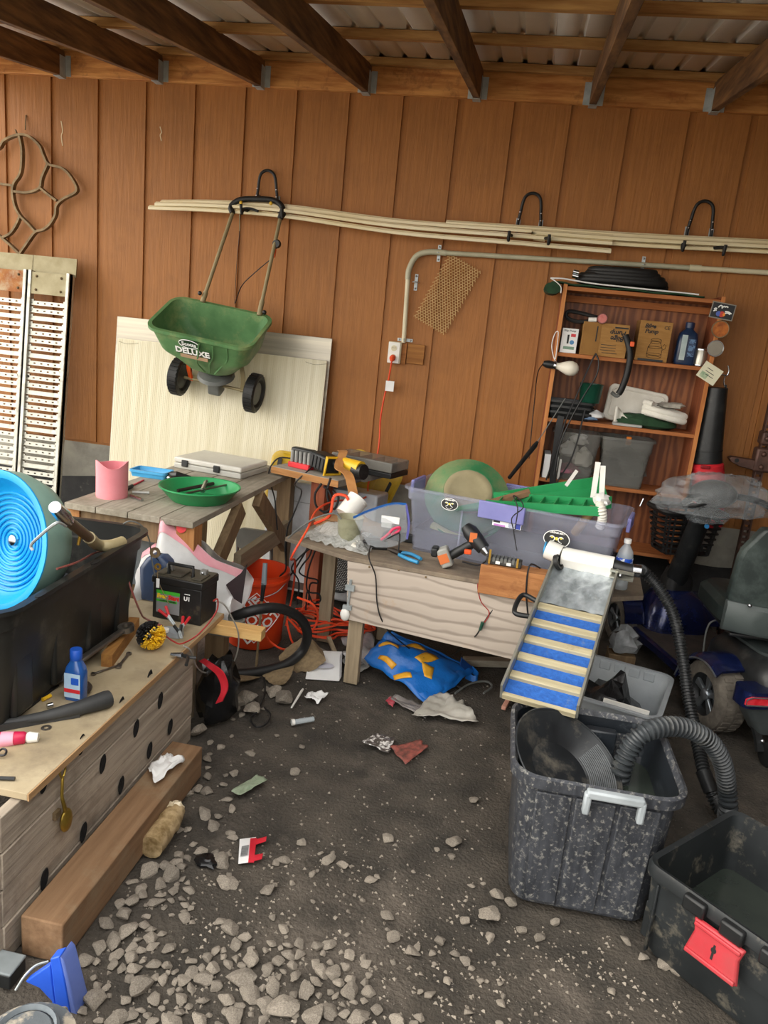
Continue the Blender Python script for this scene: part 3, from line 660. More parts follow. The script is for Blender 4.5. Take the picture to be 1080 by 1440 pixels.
t = thing('white_hose', 'white corrugated hose coiled on the dark green bag', 'hose', (.8, -.18, 1.2))
PP = spl(P, 8)
MB().tube(PP, [.0165+.0018*(i % 2) for i in range(len(PP))], 10).build('coil', foam, t)
crumple('plastic_wrap', 'grey crumpled plastic wrap on top of the white coiled hose', 'wrap', Vector((.83, -.17, 1.3)), (.07, .04, .02), mat('grey_wrap', '#8f8b82', '#c4c0b4', rough=.35, scale=20), 9)
solo(MB().b2((.535, -.245, 1.169), (.69, -.19, 1.184)), 'plastic_strip', 'flat clear-grey plastic strip lying on the middle shelf edge', 'strip', mat('grey_strip', '#9a9a96', '#b4b4ae', rough=.35), bevel=.003)
q = MB(); q.grid(lambda u, v: (.545+.07*u, -.2+.03*math.sin(u*3), 1.17+.1*v*(1-.6*u)), 5, 4)
solo(q, 'torn_foam', 'torn white foam corner leaning by the foam lid', 'foam', foam, solid=.012)
# lower shelf bins
binm = mat('cloudy_bin_plastic', '#b3b2ac', '#c9c8c2', rough=.35, clear=.84, scale=6); bin2 = mat('dusty_bin_plastic', '#8d8d88', '#a6a6a0', rough=.5, clear=.66, scale=7)
def bin_(cx, cy, z, w, d, h, m, lab, fill, seed):
    t = thing('storage_bin', lab, 'bin', (cx, cy, z))
    MB().tub([(0, w*.8, d*.8, .02), (h*.75, w*.93, d*.93, .025), (h*.78, w*.97, d*.97, .025), (h, w, d, .03)], wall=.004, rim=.012, M=tr(cx, cy, z)).build('bin_body', m, t)
    return t
bin_(.365, -.15, .831, .255, .19, .26, binm, 'cloudy plastic shelf bin holding white rags and pipe bits', None, 1)
bin_(.635, -.15, .831, .275, .2, .26, bin2, 'dusty grey plastic shelf bin packed with dark fittings', None, 2)
for i, (c, r, m) in enumerate((((.33, -.16, .99), (.06, .05, .05), paper), ((.41, -.17, .95), (.055, .05, .06), white_pl), ((.34, -.18, .885), (.07, .05, .035), mat('pink_bit', '#8a4a5c', '#a86a7c', rough=.6)), ((.42, -.15, .88), (.06, .05, .04), grey_pl), ((.38, -.12, 1.05), (.05, .04, .035), paper))):
    crumple('bin_rag', ('white rag inside the cloudy shelf bin', 'white pipe bundle inside the cloudy shelf bin', 'pink scrap at the bottom of the cloudy shelf bin', 'grey scrap at the bottom of the cloudy shelf bin', 'white tissue showing over the rim of the cloudy shelf bin')[i], 'scrap', c, r, m, 11+i)
for i, (c, r, m) in enumerate((((.6, -.15, .9), (.09, .07, .06), black_pl), ((.68, -.15, .93), (.08, .07, .07), grey_pl), ((.64, -.15, 1.0), (.1, .07, .04), grey_pl))):
    crumple('pipe_fittings', ('black fittings low in the dusty shelf bin', 'grey fittings in the corner of the dusty shelf bin', 'grey fittings heaped near the rim of the dusty shelf bin')[i], 'fittings', c, r, m, 21+i)
solo(MB().box(wy(884, 620, -.21), (.026, .03, .045)), 'orange_clip', 'small orange plastic cap on the rim of the dusty shelf bin', 'cap', mat('orange_amber', '#d87a1c', rough=.4), bevel=.004)
for i, (x, w, m, lab) in enumerate(((.2, .035, paper, 'white paper carton at the left end of the lower shelf'), (.265, .012, paper, 'thin white booklet next to the black webbing strap'), (.285, .012, white_pl, 'thin cream booklet leaning by the cloudy bin'))):
    solo(MB().b2((x, -.235, .831), (x+w, -.08, .965-.01*i)), 'booklet', lab, 'booklet', m, bevel=.001)
solo(MB().ribbon(spl([wy(789, 585, -.262), wy(786, 600, -.27), wy(782, 630, -.27), wy(778, 660, -.27), wy(777, 690, -.27), wy(776, 705, -.27)], 5), .004, .036, (0, 1, 0)), 'webbing_strap', 'wide black webbing strap hanging from the middle shelf', 'strap', black_rub)
cord('power_cable', [wy(838, 497, -.26), wy(832, 508, -.27), wy(822, 530, -.28), wy(810, 558, -.28), wy(796, 590, -.285), wy(785, 625, -.29), wy(775, 655, -.29), wy(768, 675, -.29)], .0042, 'black cable looped over the upper shelf edge and hanging to the lower shelf', black_cord)
cord('power_cable', [wy(838, 497, -.26), wy(842, 510, -.27), wy(838, 530, -.28), wy(822, 555, -.29), wy(800, 595, -.29), wy(786, 630, -.29), wy(779, 668, -.3)], .0042, 'grey-black cable hanging slack across the green cup', black_cord)
cord('power_cable', [wy(823, 575, -.27), wy(818, 595, -.28), wy(812, 620, -.285), wy(802, 648, -.29), wy(787, 672, -.3), wy(778, 688, -.32)], .0045, 'black cable hanging in front of the cloudy shelf bin', black_cord)
t = thing('probe_handle', 'black rod with cable leaning between the siding and the shelf unit', 'rod', wy(716, 672, -.5))
MB().tube([wy(756, 621, -.3), wy(752, 627, -.31), wy(735, 648, -.4), wy(716, 672, -.5)], [.008, .014, .012, .01], 10).build('rod', black_pl, t)
MB().tube(spl([wy(756, 621, -.3), wy(775, 592, -.28), wy(795, 560, -.275)], 5), .003, 6).build('cable', grey_pl, t)
solo(MB().cyl(wy(905, 701, -.255), wy(900, 712, -.26), .006, seg=8), 'steel_hook', 'small bright hook under the lowest shelf edge', 'hook', chrome)
# tokens on the right side edge of the shelf unit
t = thing('metal_sign', 'small black metal sign with flames and white lettering on the shelf edge', 'sign', wy(1016, 450, -.262))
sm = frame(wy(1016, 437.5, -.262), (1, 0, -.1), (0.08, 0, 1))
MB().box((0, 0, 0), (.118, .082, .003), sm).build('plate', mat('sign_frame', '#8a8478', rough=.4, metal=.5), t)
MB().box((0, 0, .0012), (.108, .072, .003), sm).build('panel', mat('sign_black', '#15171c', rough=.4), t)
q = MB()
for k, (x0, y0, x1, y1) in enumerate(((-.026, .014, -.012, .026), (-.012, .026, -.006, .012), (-.006, .016, .006, .024), (.004, .02, .022, .022), (-.044, .002, -.03, .006), (-.044, -.008, -.03, -.002), (.012, .0, .046, -.006), (.014, -.008, .04, -.01))):
    q.ribbon(spl([sm @ Vector((x0, y0, .003)), sm @ Vector((x0*.5+x1*.5, y0*.5+y1*.5+.004, .003)), sm @ Vector((x1, y1, .003))], 3), .001, .006, sm.to_3x3() @ Vector((0, 0, 1)))
q.build('script_lettering', white_ink, t)
for dx, r_, mm in ((-.016, .013, 'flame_blue'), (.0, .015, 'flame_red'), (.008, .01, 'flame_orange')):
    MB().lathe([(0, 0), (r_, 0), (0, .0008)], 12, sm @ tr(dx, -.016, .0028)).build('flame', mat(mm, {'flame_blue': '#4a62b0', 'flame_red': '#c23a2a', 'flame_orange': '#e8892a'}[mm], rough=.5), t)
def disc(px, py, r, m, lab, rim, txt=None):
    c = wy(px, py, -.262); t = thing('round_token', lab, 'token', c-Vector((0, 0, r)))
    MB().lathe([(0, 0), (r, 0), (r, .004), (0, .004)], 24, tr(c) @ rot(x=90)).build('disc', m, t)
    MB().tube([c+Vector((r*math.cos(a), -.004, r*math.sin(a))) for a in [2*PI*k/24 for k in range(24)]], .003, 6, closed=True).build('rim', rim, t)
    if txt: text(txt, r*.5, ink, t, tr(c+Vector((0, -.0046, -.004))) @ FM, shear=.2)
disc(1013, 463, .042, mat('copper_token', '#7a3a14', '#d07a2c', rough=.4, metal=.3, scale=22), 'round copper-brown token on the shelf edge under the flame sign', rusty)
disc(1006, 490, .04, mat('silver_token', '#8f8a7c', '#c9c5b8', rough=.25, metal=.9, scale=6), 'round polished silver token on the shelf edge above the paper tag', chrome)
tgm = frame(wy(998, 525, -.27), (1, 0, -.5), (.5, 0, 1))
t = thing('paper_tag', 'cream paper tag with green print tilted on the shelf edge', 'tag', wy(998, 540, -.27))
MB().box((0, 0, 0), (.105, .088, .002), tgm).build('card', mat('cream_card', '#dcd8bc', rough=.8), t)
MB().box((-.02, -.022, .0012), (.04, .03, .001), tgm).build('print_patch', mat('tag_green', '#86a282', '#c2ccaa', rough=.7, scale=60), t)
for k, w in enumerate((.035, .05, .045)): MB().box((-.01+.008*k, .018-.016*k, .0014), (w, .003, .001), tgm).build('print_line', ink, t)
# leaf blower hanging from a steel hook
t = thing('steel_hook', 'bright steel hook at the shelf side holding the leaf blower', 'hook', wy(1024, 525, -.2))
MB().tube(spl([(X1+.001, -.2, 1.49), wy(1016, 527, -.2), wy(1022, 528, -.2), wy(1025, 522, -.2), wy(1024, 514, -.2)], 6), .004, 8).build('hook_wire', chrome, t)
MB().tube(spl([wy(1020, 527, -.2), wy(1018, 536, -.2), wy(1019, 544, -.2)], 4), .0035, 6).build('link', chrome, t)
b0, b1, b2, b3 = wy(1007, 545, -.19), wy(995, 632, -.19), wy(994, 650, -.19), wy(1000, 740, -.19)
t = thing('leaf_blower', 'black-tubed red leaf blower hanging beside the shelf unit', 'leaf blower', b3)
MB().tube([b0, b0*.8+b1*.2, b1, b2], [.06, .062, .076, .078], 22).build('blower_tube', black_pl, t)
MB().tube([b1, b1*.9+b2*.1], [.0785, .0785], 22).build('joint_ring', black_rub, t)
MB().ribbon([wy(1021, 541, -.19), wy(1013, 650, -.19)], .02, .006, (0, 1, 0)).build('seam_fin', black_pl, t)
MB().tube([b2, b2*.95+b3*.05, b2*.55+b3*.45, b3], [.07, .086, .088, .06], 20).build('motor_housing', red_pl, t)
MB().box(wy(992, 657, -.28), (.05, .01, .018)).build('vent_slot', mat('dark_red', '#8a141c', rough=.5), t, bevel=.004)
# farm jack
jm = mat('jack_iron', '#4f3a33', '#6b4f45', rough=.55, metal=.5, scale=14)
t = thing('farm_jack', 'rusty brown farm jack with holed steel bar standing against the siding', 'jack', (1.36, -.12, 0))
for s in (-1, 1): MB().b2((1.36+s*.018-.004, -.145, 0), (1.36+s*.018+.004, -.105, 1.42)).build('bar_flange', jm, t)
q = MB(); z = .02
while z < 1.4: q.b2((1.34, -.13, z), (1.38, -.12, z+.018)); z += .032
q.build('bar_web', jm, t)
MB().b2((1.315, -.18, 1.0), (1.42, -.1, 1.13)).build('lifting_case', jm, t, bevel=.012)
MB().b2((1.325, -.185, 1.15), (1.40, -.1, 1.22)).build('reversing_case', jm, t, bevel=.01)
nose = MB(); nose.prism([(1.32, 1.06), (1.2, 1.065), (1.185, 1.055), (1.2, 1.035), (1.25, 1.015), (1.32, 1.005)], -.03, .03, tr(0, -.14, 0) @ rot(x=90)); nose.build('lifting_nose', jm, t, bevel=.004)
MB().lathe([(0, 0), (.012, 0), (.012, .001), (0, .001)], 12, tr(1.225, -.171, 1.048) @ rot(x=90)).build('nose_hole', ink, t)
for z in (1.03, 1.1, 1.185): MB().sph((1.35, -.188, z), .014, 10, 6).build('bolt', jm, t)
MB().b2((1.28, -.2, 0), (1.44, -.04, .02)).build('base_plate', jm, t)

# ================================================================== mobility scooter
TH = 19
SC = tr(1.252, -1.203, 0) @ rot(z=TH)           # local y points forward, x to its right
navy = mat('navy_metallic_paint', '#141c3e', '#1e2a5c', rough=.25, metal=.4, coat=.6, scale=30)
deckm = mat('deck_mat', '#3a3330', '#4c433d', rough=.9, scale=14, bump=.3)
seatv = mat('dusty_black_vinyl', '#1d2524', '#2c3634', rough=.5, scale=5, dirt='#46504d', dscale=5, damt=.3)
tyre = mat('dusty_tyre', '#5a544c', '#7a7368', rough=.95, scale=25, bump=.5)
silver = mat('silver_wheel', '#8d949a', '#a8aeb4', rough=.3, metal=.8, scale=6)
t = thing('mobility_scooter', 'navy and black mobility scooter parked before the shelf unit, plastic bag over its tiller', 'scooter', M=SC)
B = lambda q, n, m, p=None, **k: q.build(n, m, p or t, W=False, **k)
def wheel(x, y, r, w, nm='rear_wheel'):
    Mw = tr(x, y, r) @ rot(y=-90)
    o = B(MB().lathe([(r*.6, -w/2), (r*.86, -w/2), (r*.97, -w*.42), (r, -w*.25), (r, w*.25), (r*.97, w*.42), (r*.86, w/2), (r*.6, w/2)], 36, Mw, loop=True), nm, tyre)
    q = MB()
    for k in range(30):
        for s in (-1, 1): q.box((r+.001, 0, s*w*.2), (.005, r*.11, w*.3), Mw @ rot(z=12*k+6*(s > 0)) @ Matrix.Shear('XZ', 4, (0, 0)))
    B(q, 'tread', tyre, o)
    rim = MB().lathe([(0, w*.22), (r*.5, w*.22), (r*.6, w*.45), (r*.63, w*.45), (r*.63, -w*.4), (0, -w*.4)], 30, Mw); B(rim, 'rim', mat('dark_rim', '#1c1e20', rough=.5), o)
    q = MB()
    for k in range(5):
        q.prism([(r*.1, -r*.055), (r*.57, -r*.12), (r*.57, r*.12), (r*.1, r*.055)], w*.24, w*.36, Mw @ rot(z=72*k))
    q.lathe([(0, w*.2), (r*.17, w*.2), (r*.17, w*.42), (r*.08, w*.46), (0, w*.46)], 16, Mw); B(q, 'spokes', silver, o, bevel=.004)
    return o
wheel(-.235, .0, .157, .13); 
o = wheel(.235, .0, .157, .13)
wheel(-.235, .92, .135, .08, 'front_wheel'); wheel(.235, .92, .135, .08, 'front_wheel')
# deck
q = MB(); q.loft([[(x, y+.5, z) for x, y in rrect(w, .66, .06, 4)] for z, w in ((.085, .42), (.1, .46), (.135, .46), (.142, .44))]); B(q, 'deck', navy)
q = MB(); q.loft([[(x, y+.5, z) for x, y in rrect(.42, .64, .05, 4)] for z in (.142, .15)]); B(q, 'floor_mat', deckm)
# front shroud over the steering
q = MB(); q.loft([[(x, y+.82, z) for x, y in rrect(w, d, r, 5)] for z, w, d, r in ((.1, .36, .3, .08), (.22, .36, .3, .1), (.32, .26, .22, .09), (.36, .14, .12, .05))]); B(q, 'front_shroud', navy)
for s in (-1, 1):
    q = MB(); q.loft([[(s*.235+dx, .92+.16*math.cos(a), .135+.165*math.sin(a)) for dx in (-.055, .055)]+[(s*.235+dx, .92+.153*math.cos(a), .135+.157*math.sin(a)) for dx in (.055, -.055)] for a in [R(10+160*k/12) for k in range(13)]]); B(q, 'front_fender', navy)
# rear body
q = MB(); q.loft([[(x, y-.02, z) for x, y in rrect(w, d, r, 5)] for z, w, d, r in ((.17, .38, .46, .05), (.28, .38, .48, .06), (.335, .4, .46, .08), (.385, .34, .4, .08), (.4, .28, .34, .07))]); B(q, 'motor_cover', black_pl)
q = MB(); q.loft([[(x, y+.02, z) for x, y in rrect(w, d, r, 4)] for z, w, d, r in ((.4, .3, .34, .06), (.412, .3, .34, .06), (.416, .27, .31, .05))]); B(q, 'cover_lid', mat('dusty_black_panel', '#222829', '#3a403f', rough=.45, scale=8))
MB_ = MB().tube(spl([(-.2, .19, .25), (-.2, .2, .38), (-.16, .2, .425), (.0, .2, .43)], 5), .004, 6); B(MB_, 'cover_seam', grey_pl)
for s in (-1, 1):
    q = MB(); rings = []
    for k in range(15):
        a = R(62+106*k/14)   # from the rear over the wheel to the front
        c, sn = math.cos(a), math.sin(a)
        y, z = -.205*c-.01, .135+.205*sn
        rings.append([(s*.17, y, z+.012), (s*.30, y, z), (s*.325, y*.97, z-.025), (s*.318, y*.95, z-.034), (s*.30, y*.96, z-.012), (s*.17, y*.97, z)])
    q.loft(rings); B(q, 'rear_fender', navy, smooth=60)
    rim = MB().tube(spl([(s*.326, -.205*math.cos(R(a))*.97-.01, .11+.205*math.sin(R(a))) for a in range(62, 168, 15)], 4), .004, 6); B(rim, 'fender_trim', silver)
q = MB(); q.loft([[(x, y-.225, z) for x, y in rrect(w, .1, .03, 4)] for z, w in ((.12, .40), (.19, .5), (.235, .56))]); B(q, 'rear_bumper', mat('dusty_grey_panel', '#33393a', '#454b4b', rough=.6, scale=8))
q = MB(); q.loft([[(x, y-.23, z) for x, y in rrect(.6, .11, .035, 4)] for z in (.24, .31)]); q2 = B(q, 'rear_panel', navy)
refl = mat('red_reflector', '#d8202c', '#f04450', rough=.2, coat=.5, scale=40)
for s in (-1, 1):
    q = MB(); q.prism([(s*.305, .262), (s*.13, .255), (s*.13, .29), (s*.28, .295), (s*.305, .285)], -.004, .006, tr(0, -.287, 0) @ rot(x=90)); B(q, 'reflector', refl, q2)
    B(MB().tube([(s*.13, -.294, .255), (s*.305, -.294, .262), (s*.305, -.294, .285), (s*.28, -.294, .295), (s*.13, -.294, .29)], .003, 6, closed=True), 'reflector_trim', silver, q2)
    # anti-tip casters
    q = MB().ribbon([(s*.19, -.2, .16), (s*.2, -.27, .11), (s*.2, -.3, .06)], .03, .016, (1, 0, 0)); o = B(q, 'caster_arm', black_pl)
    B(MB().lathe([(0, -.015), (.045, -.015), (.05, -.008), (.05, .008), (.045, .015), (0, .015)], 22, tr(s*.2+.028*s*-1, -.315, .055) @ rot(y=90)), 'caster_wheel', black_rub, o)
    B(MB().sph((s*.2-s*.01, -.288, .1), .012, 8, 6), 'bolt', chrome, o)
# seat
B(MB().b2((-.04, .02, .4), (.04, .1, .47)), 'seat_post', grey_pl)
SW = tr(-.03, .03, 0) @ rot(z=-15)
_B = B
def B(q, n, m, p=None, **k):
    q.v = [SW @ x for x in q.v]; return _B(q, n, m, p, **k)
q = MB(); q.b2((-.2, -.12, .445), (.2, .26, .462)); B(q, 'seat_frame', black_pl, bevel=.006)
B(MB().cyl((-.05, -.1, .455), (.12, -.14, .455), .008, seg=8), 'seat_lever', chrome)
q = MB(); q.loft([[(x, y+.11, z) for x, y in rrect(w, d, r, 5)] for z, w, d, r in ((.465, .42, .40, .08), (.49, .47, .45, .1), (.55, .47, .45, .1), (.575, .42, .4, .09))]); B(q, 'seat_cushion', seatv)
def bk(u, v): return None
q = MB(); rings = []
for k in range(13):
    f = k/12; z = .52+.42*f; hw = .235*(1-.25*max(0, f-.72)/.28 if f > .72 else 1)*(.92+.08*min(1, f*4)); lean_ = -.10-.06*f
    crv = lambda x: -.07*(1-(x/hw)**2) if 1 else 0
    xs = [hw*(-1+2*i/10) for i in range(11)]
    rings.append([(x, lean_-.055*(1-(x/.25)**2), z) for x in xs]+[(x, lean_+.05-.03*(1-(x/.25)**2), z) for x in reversed(xs)])
q.loft(rings); o = B(q, 'backrest', seatv, smooth=60, bevel=.012)
q = MB(); rings = []
for z, d in ((.475, .0), (.49, .012), (.59, .016), (.605, .004)):
    xs = [.24*(-1+2*i/10) for i in range(11)]
    rings.append([(x, -.118-.058*(1-(x/.25)**2)-d, z) for x in xs]+[(x, -.1-.055*(1-(x/.25)**2), z) for x in reversed(xs)])
q.loft(rings); B(q, 'back_band', mat('grey_vinyl_band', '#3d4544', '#4b5352', rough=.5, scale=6), o)
for x in (-.17, -.02, .13): B(MB().sph((x, -.15-.058*(1-(x/.25)**2), .612), .009, 8, 6), 'button', chrome, o)
B = _B
# tiller
B(MB().tube([(0, .86, .3), (-.02, .78, .5), (-.045, .66, .78), (-.05, .62, .86)], [.06, .055, .05, .04], 14), 'tiller_column', black_pl)
q = MB(); q.loft([[(x, y+.83, z) for x, y in rrect(w, .13, .04, 4)] for z, w in ((.3, .16), (.4, .15), (.46, .1))]); B(q, 'column_boot', black_rub)
q = MB(); q.sph((-.04, .60, .93), (.12, .09, .07), 16, 10); hd = B(q, 'tiller_head', black_pl)
B(MB().tube(spl([(-.24, .52, .89), (-.16, .56, .92), (0, .58, .93), (.16, .56, .92), (.24, .52, .89)], 5), .016, 10), 'handlebar', black_rub, hd)
q = MB()
for i, s in enumerate((-1, 1)): q.tube(spl([(s*.25, .5, .88), (s*.22, .44, .9), (s*.1, .45, .93)], 5), .008, 8)
B(q, 'control_wing', black_pl, hd)
for k, (mm, z) in enumerate((('w', .80), ('b', .77))): B(MB().lathe([(0, 0), (.012, 0), (.012, .006), (0, .006)], 14, tr(-.06, .575, z) @ rot(x=75)), 'key_switch', chrome if mm == 'w' else mat('blue_key', '#3a8ac8', rough=.4), hd)
# clear bag over the tiller
q = MB(); q.sph((0, 0, 0), 1, 30, 20)
for i, p in enumerate(q.v):
    d = p.normalized(); s = 1+.16*noise.noise(d*2.4)+.14*noise.noise(d*6)+.07*abs(noise.noise(d*15))
    q.v[i] = Vector((-.04+d.x*.31*s, .565+d.y*.15*s, .91+d.z*(.125 if d.z > 0 else .13)*s))
for i, p in enumerate(q.v):
    if p.z < .84: p.x = -.05+(p.x+.05)*.55; p.y = .62+(p.y-.62)*.5
bagm = mat('clear_bag', '#cfd6da', '#e8ecee', rough=.06, clear=.8, spec=1, scale=8, bump=1, bscale=24)
B(q, 'plastic_bag', bagm, smooth=30, label='clear crumpled plastic bag over the tiller')
# front basket
q = MB()
for k in range(8):
    z = .56+.03*k; w = .26+.012*k; d = .17+.006*k
    q.tube([(x, y+.86, z) for x, y in rrect(w, d, .03, 2)], .006, 5, closed=True)
for x, y in rrect(.28, .18, .03, 2)+[(.05, .09), (-.05, .09), (.05, -.09), (-.05, -.09)]: q.tube([(x*.93, y*.95+.86, .56), (x*1.08, y*1.08+.86, .78)], .006, 5)
q.b2((-.12, .79, .55), (.12, .93, .56)); B(q, 'basket', black_pl)
q = MB(); q.tube([(x, y+.86, .785) for x, y in rrect(.36, .22, .04, 4)], .014, 8, closed=True); B(q, 'basket_rim', black_rub)
B(MB().b2((-.03, .70, .6), (.03, .78, .64)), 'basket_bracket', black_pl)

# ================================================================== plywood workbench and what stands on it
BA = -5
BF = tr(-.62, -1.47, 0) @ rot(z=BA)
def bp(u, v, z): return BF @ Vector((u, v, z))
ply = mat('pale_plywood', '#8d8074', '#bdb0a2', rough=.8, scale=1.6, stretch=(.8, 1, 2.2), wave=(3.2, 11, .7, 'Z'), bump=.15, dirt='#b99a78', dscale=3, damt=.2, lo=.16, hi=.4)
ply_top = mat('worn_bench_top', '#7a6c5c', '#948672', rough=.85, scale=5, stretch=(1, 5, 1), dirt='#5c5148', dscale=4)
grey_wood = wood('grey_stud', '#8a7a62', '#a8977c', 'z', vary=.08)
BZ = .60
t = thing('workbench', 'low plywood workbench with a pale plywood front panel and stud legs', 'workbench', M=BF)
q = MB(); q.prism([(-.34, .11), (.0, -.012), (1.0, -.012), (1.24, .16), (1.24, .62), (-.27, .62)], BZ-.02, BZ); q.build('top', ply_top, t, W=False, bevel=.002)
q = MB(); q.prism([(0, BZ-.02), (.95, BZ-.02), (.95, .27), (.02, .312)], -.008, .008, rot(x=90)); q.build('front_panel', ply, t, W=False, bevel=.001)
for u, v in ((.045, .03), (.88, .03), (.05, .56), (1.08, .56), (-.22, .4)):
    MB().b2((u-.02, v-.019, 0), (u+.045, v+.019, BZ-.02)).build('leg', grey_wood, t, W=False, bevel=.002)
q = MB(); q.cyl((.02, -.012, .31), (.025, -.014, .50), .006, seg=8); q.b2((.005, -.022, .45), (.045, -.006, .475)); q.b2((.0, -.02, .36), (.04, -.006, .38)); q.build('latch_bar', galv, t, W=False)
MB().sph((.012, -.014, .335), (.022, .014, .03), 10, 7).build('latch_knob', white_pl, t, W=False)
for (u, z) in ((.23, .58), (.35, .57), (.1, .57)): MB().sph((u, -.009, z), .005, 8, 5).build('nail_head', rusty, t, W=False)

# big clear tote
TZ = BZ+.001
TMX = tr(.075, -1.165, TZ) @ rot(z=-13)
clr = mat('clear_tote_plastic', '#ccd0e4', '#dee2f0', rough=.14, clear=.8, scale=4, spec=.8)
lil = mat('lilac_handle', '#8f90d0', '#a2a3e0', rough=.35, clear=.35, scale=6)
t = thing('storage_tote', 'large clear storage tote with lilac latches and stickers on the plywood workbench', 'tote', M=TMX)
MB().tub([(0, .86, .34, .03), (.23, .91, .39, .035), (.24, .93, .41, .035), (.285, .94, .42, .04)], wall=.004, rim=.015, M=None, riph=.01).build('tote_body', clr, t, W=False)
for x, y, w, d in ((-.02, -.232, .2, .008), (-.02, .232, .2, .008)): MB().b2((x-w/2, y-d, .225), (x+w/2, y+d, .3)).build('latch', lil, t, W=False, bevel=.004)
for x, y in ((-.486, .0), (.486, 0)): MB().b2((x-.008, y-.08, .24), (x+.008, y+.08, .3)).build('end_handle', lil, t, W=False, bevel=.004)
for x in (-.2, .22): MB().b2((x-.004, -.2, .01), (x+.004, -.196, .23)).build('wall_rib', clr, t, W=False)
def oval(px, py, w, parent):
    c = TMX.inverted() @ wy(px, py, -1.36); c.y = -.19-.03*(c.z/.23)-.0045
    M_ = tr(c) @ rot(x=83)
    o = MB().lathe([(0, 0), (w/2, 0), (w/2, .001), (0, .001)], 28, M_ @ Matrix.Diagonal((1, .68, 1, 1))).build('oval_sticker', white_ink, parent, W=False)
    MB().lathe([(0, .0012), (w*.47, .0012), (w*.47, .0018), (0, .0018)], 28, M_ @ Matrix.Diagonal((1, .66, 1, 1))).build('sticker_field', ink, o, W=False)
    q = MB()
    for s in (-1, 1): q.tube([M_ @ Vector((s*w*.17+w*.1*math.cos(a), -.0+w*.1*math.sin(a), .003)) for a in [R(150 if s < 0 else 30)+(s*-1)*R(240)*k/10*-1 for k in range(11)]], w*.018, 5)
    q.build('horn_mark', white_ink, o, W=False)
    q = MB(); ye = mat('sticker_yellow', '#e8d44a', rough=.5)
    for dx, r_ in ((0, .07), (-.17, .05), (.17, .05)): q.lathe([(0, .002), (w*r_, .002), (0, .003)], 8 if dx else 5, M_ @ tr(dx*w, .06*w if dx else .02*w, 0))
    q.build('nugget_mark', ye, o, W=False)
    text('DREAM MAT', w*.1, white_ink, o, M_ @ tr(0, w*.235, .002), W=False, bold=.0004)
    q = MB()
    for k in range(9): q.box((w*(-.2+.05*k), -w*(.27-.035*abs(k-4)/2*abs(k-4)/2), .0022), (w*.03, w*.035, .0006), M_)
    q.build('small_print', white_ink, o, W=False)
oval(629, 711, .078, t); oval(787, 753, .11, t)
c = TMX.inverted() @ wy(716, 727, -1.36); c.y = -.222
SMx = tr(c) @ rot(x=83) 
o = MB().box((0, 0, 0), (.125, .082, .001), SMx).build('price_label', paper, t, W=False)
for dx, dy, w, h, m in ((-.03, .026, .06, .028, red_pl), (-.045, -.02, .03, .014, ink), (.05, -.0, .02, .08, mat('label_navy', '#2a3a9c', rough=.5)), (-.03, -.037, .05, .008, mat('label_pink', '#b87ac0', rough=.6))):
    MB().box((dx, dy, .0008), (w, h, .0006), SMx).build('label_print', m, o, W=False)
MB().lathe([(0, .001), (.02, .001), (0, .0016)], 8, SMx @ tr(.012, .004, 0)).build('torn_patch', white_ink, o, W=False)
MB().lathe([(0, .001), (.016, .001), (0, .0016)], 7, SMx @ tr(.022, -.03, 0)).build('torn_patch', clr, o, W=False)
# things inside the tote
gpan = mat('green_pan_plastic', '#2f7a4c', '#3f8a5a', rough=.55, scale=5, dirt='#8f8a62', dscale=4, damt=.65)
gpl = mat('bright_green_plastic', '#268a50', '#329a5e', rough=.4, scale=5)
def pan(name, lab, M, R0, r0, H, m, group=None, rif=True, floor_m=None):
    t = thing(name, lab, 'pan', M=M)
    MB().lathe([(0, 0), (r0, 0), (R0, H), (R0+.008, H+.002), (R0+.008, H-.004), (R0+.004, H-.006), (r0+.006, -.004), (0, -.004)], 40, None).build('dish', m, t, W=False, smooth=22)
    if rif:
        q = MB()
        for k in range(5):
            f = .25+.14*k; rr = r0+(R0-r0)*f; z = H*f
            q.tube([(rr*math.cos(a), rr*math.sin(a), z+.003) for a in [R(-48+8*j) for j in range(13)]], .0035, 5)
        q.build('riffles', m, t, W=False)
    return t
pc = wy(658, 692, -1.1)
PM = frame(pc, (1, 0, -.12), (.05, .62, .78)) @ rot(z=100)
pan('gold_pan', 'dusty green gold pan leaning upside down in the clear tote', PM @ rot(x=180), .19, .11, .05, gpan)
MB().lathe([(0, -.006), (.112, -.006), (.108, -.009), (.085, -.01), (.08, -.007), (0, -.007)], 36).build('dusty_base', mat('dusty_tan', '#8a8062', '#9f9474', rough=.9, scale=8), bpy.data.objects['gold_pan'], W=False)
MB_ = wy(610, 668, -1.14)
PM2 = tr(TMX @ Vector((-.22, .0, .1))) @ rot(z=-13) @ rot(x=20)
pan('gold_pan', 'green gold pan lying deeper inside the clear tote', PM2, .15, .1, .05, gpl, rif=False)
t = thing('green_sluice_tray', 'bright green plastic sluice tray sticking out of the clear tote', 'tray', wy(770, 715, -1.2))
a, b = wy(690, 702, -1.2), wy(852, 712, -1.32)
a.z -= .02; b.z -= .02
fx = frame(a, b-a, (0, 1, .1)); L = (b-a).length
MB().b2((0, -.06, -.004), (L, .06, .004), fx).build('tray_floor', gpl, t)
for s in (-1, 1): MB().b2((0, s*.06-.004, -.004), (L, s*.06+.004, .036), fx).build('tray_side', gpl, t)
for k in range(7): MB().b2((.05+k*.06, -.06, .0), (.055+k*.06, .06, .03), fx).build('riffle', gpl, t)
a, b = wy(640, 712, -1.15), wy(855, 700, -1.12)
fx = frame(a, b-a, (0, 1, .3)); L = (b-a).length
t = thing('green_sluice_tray', 'flared green plastic sluice end piece behind the ribbed hose stub', 'tray', a)
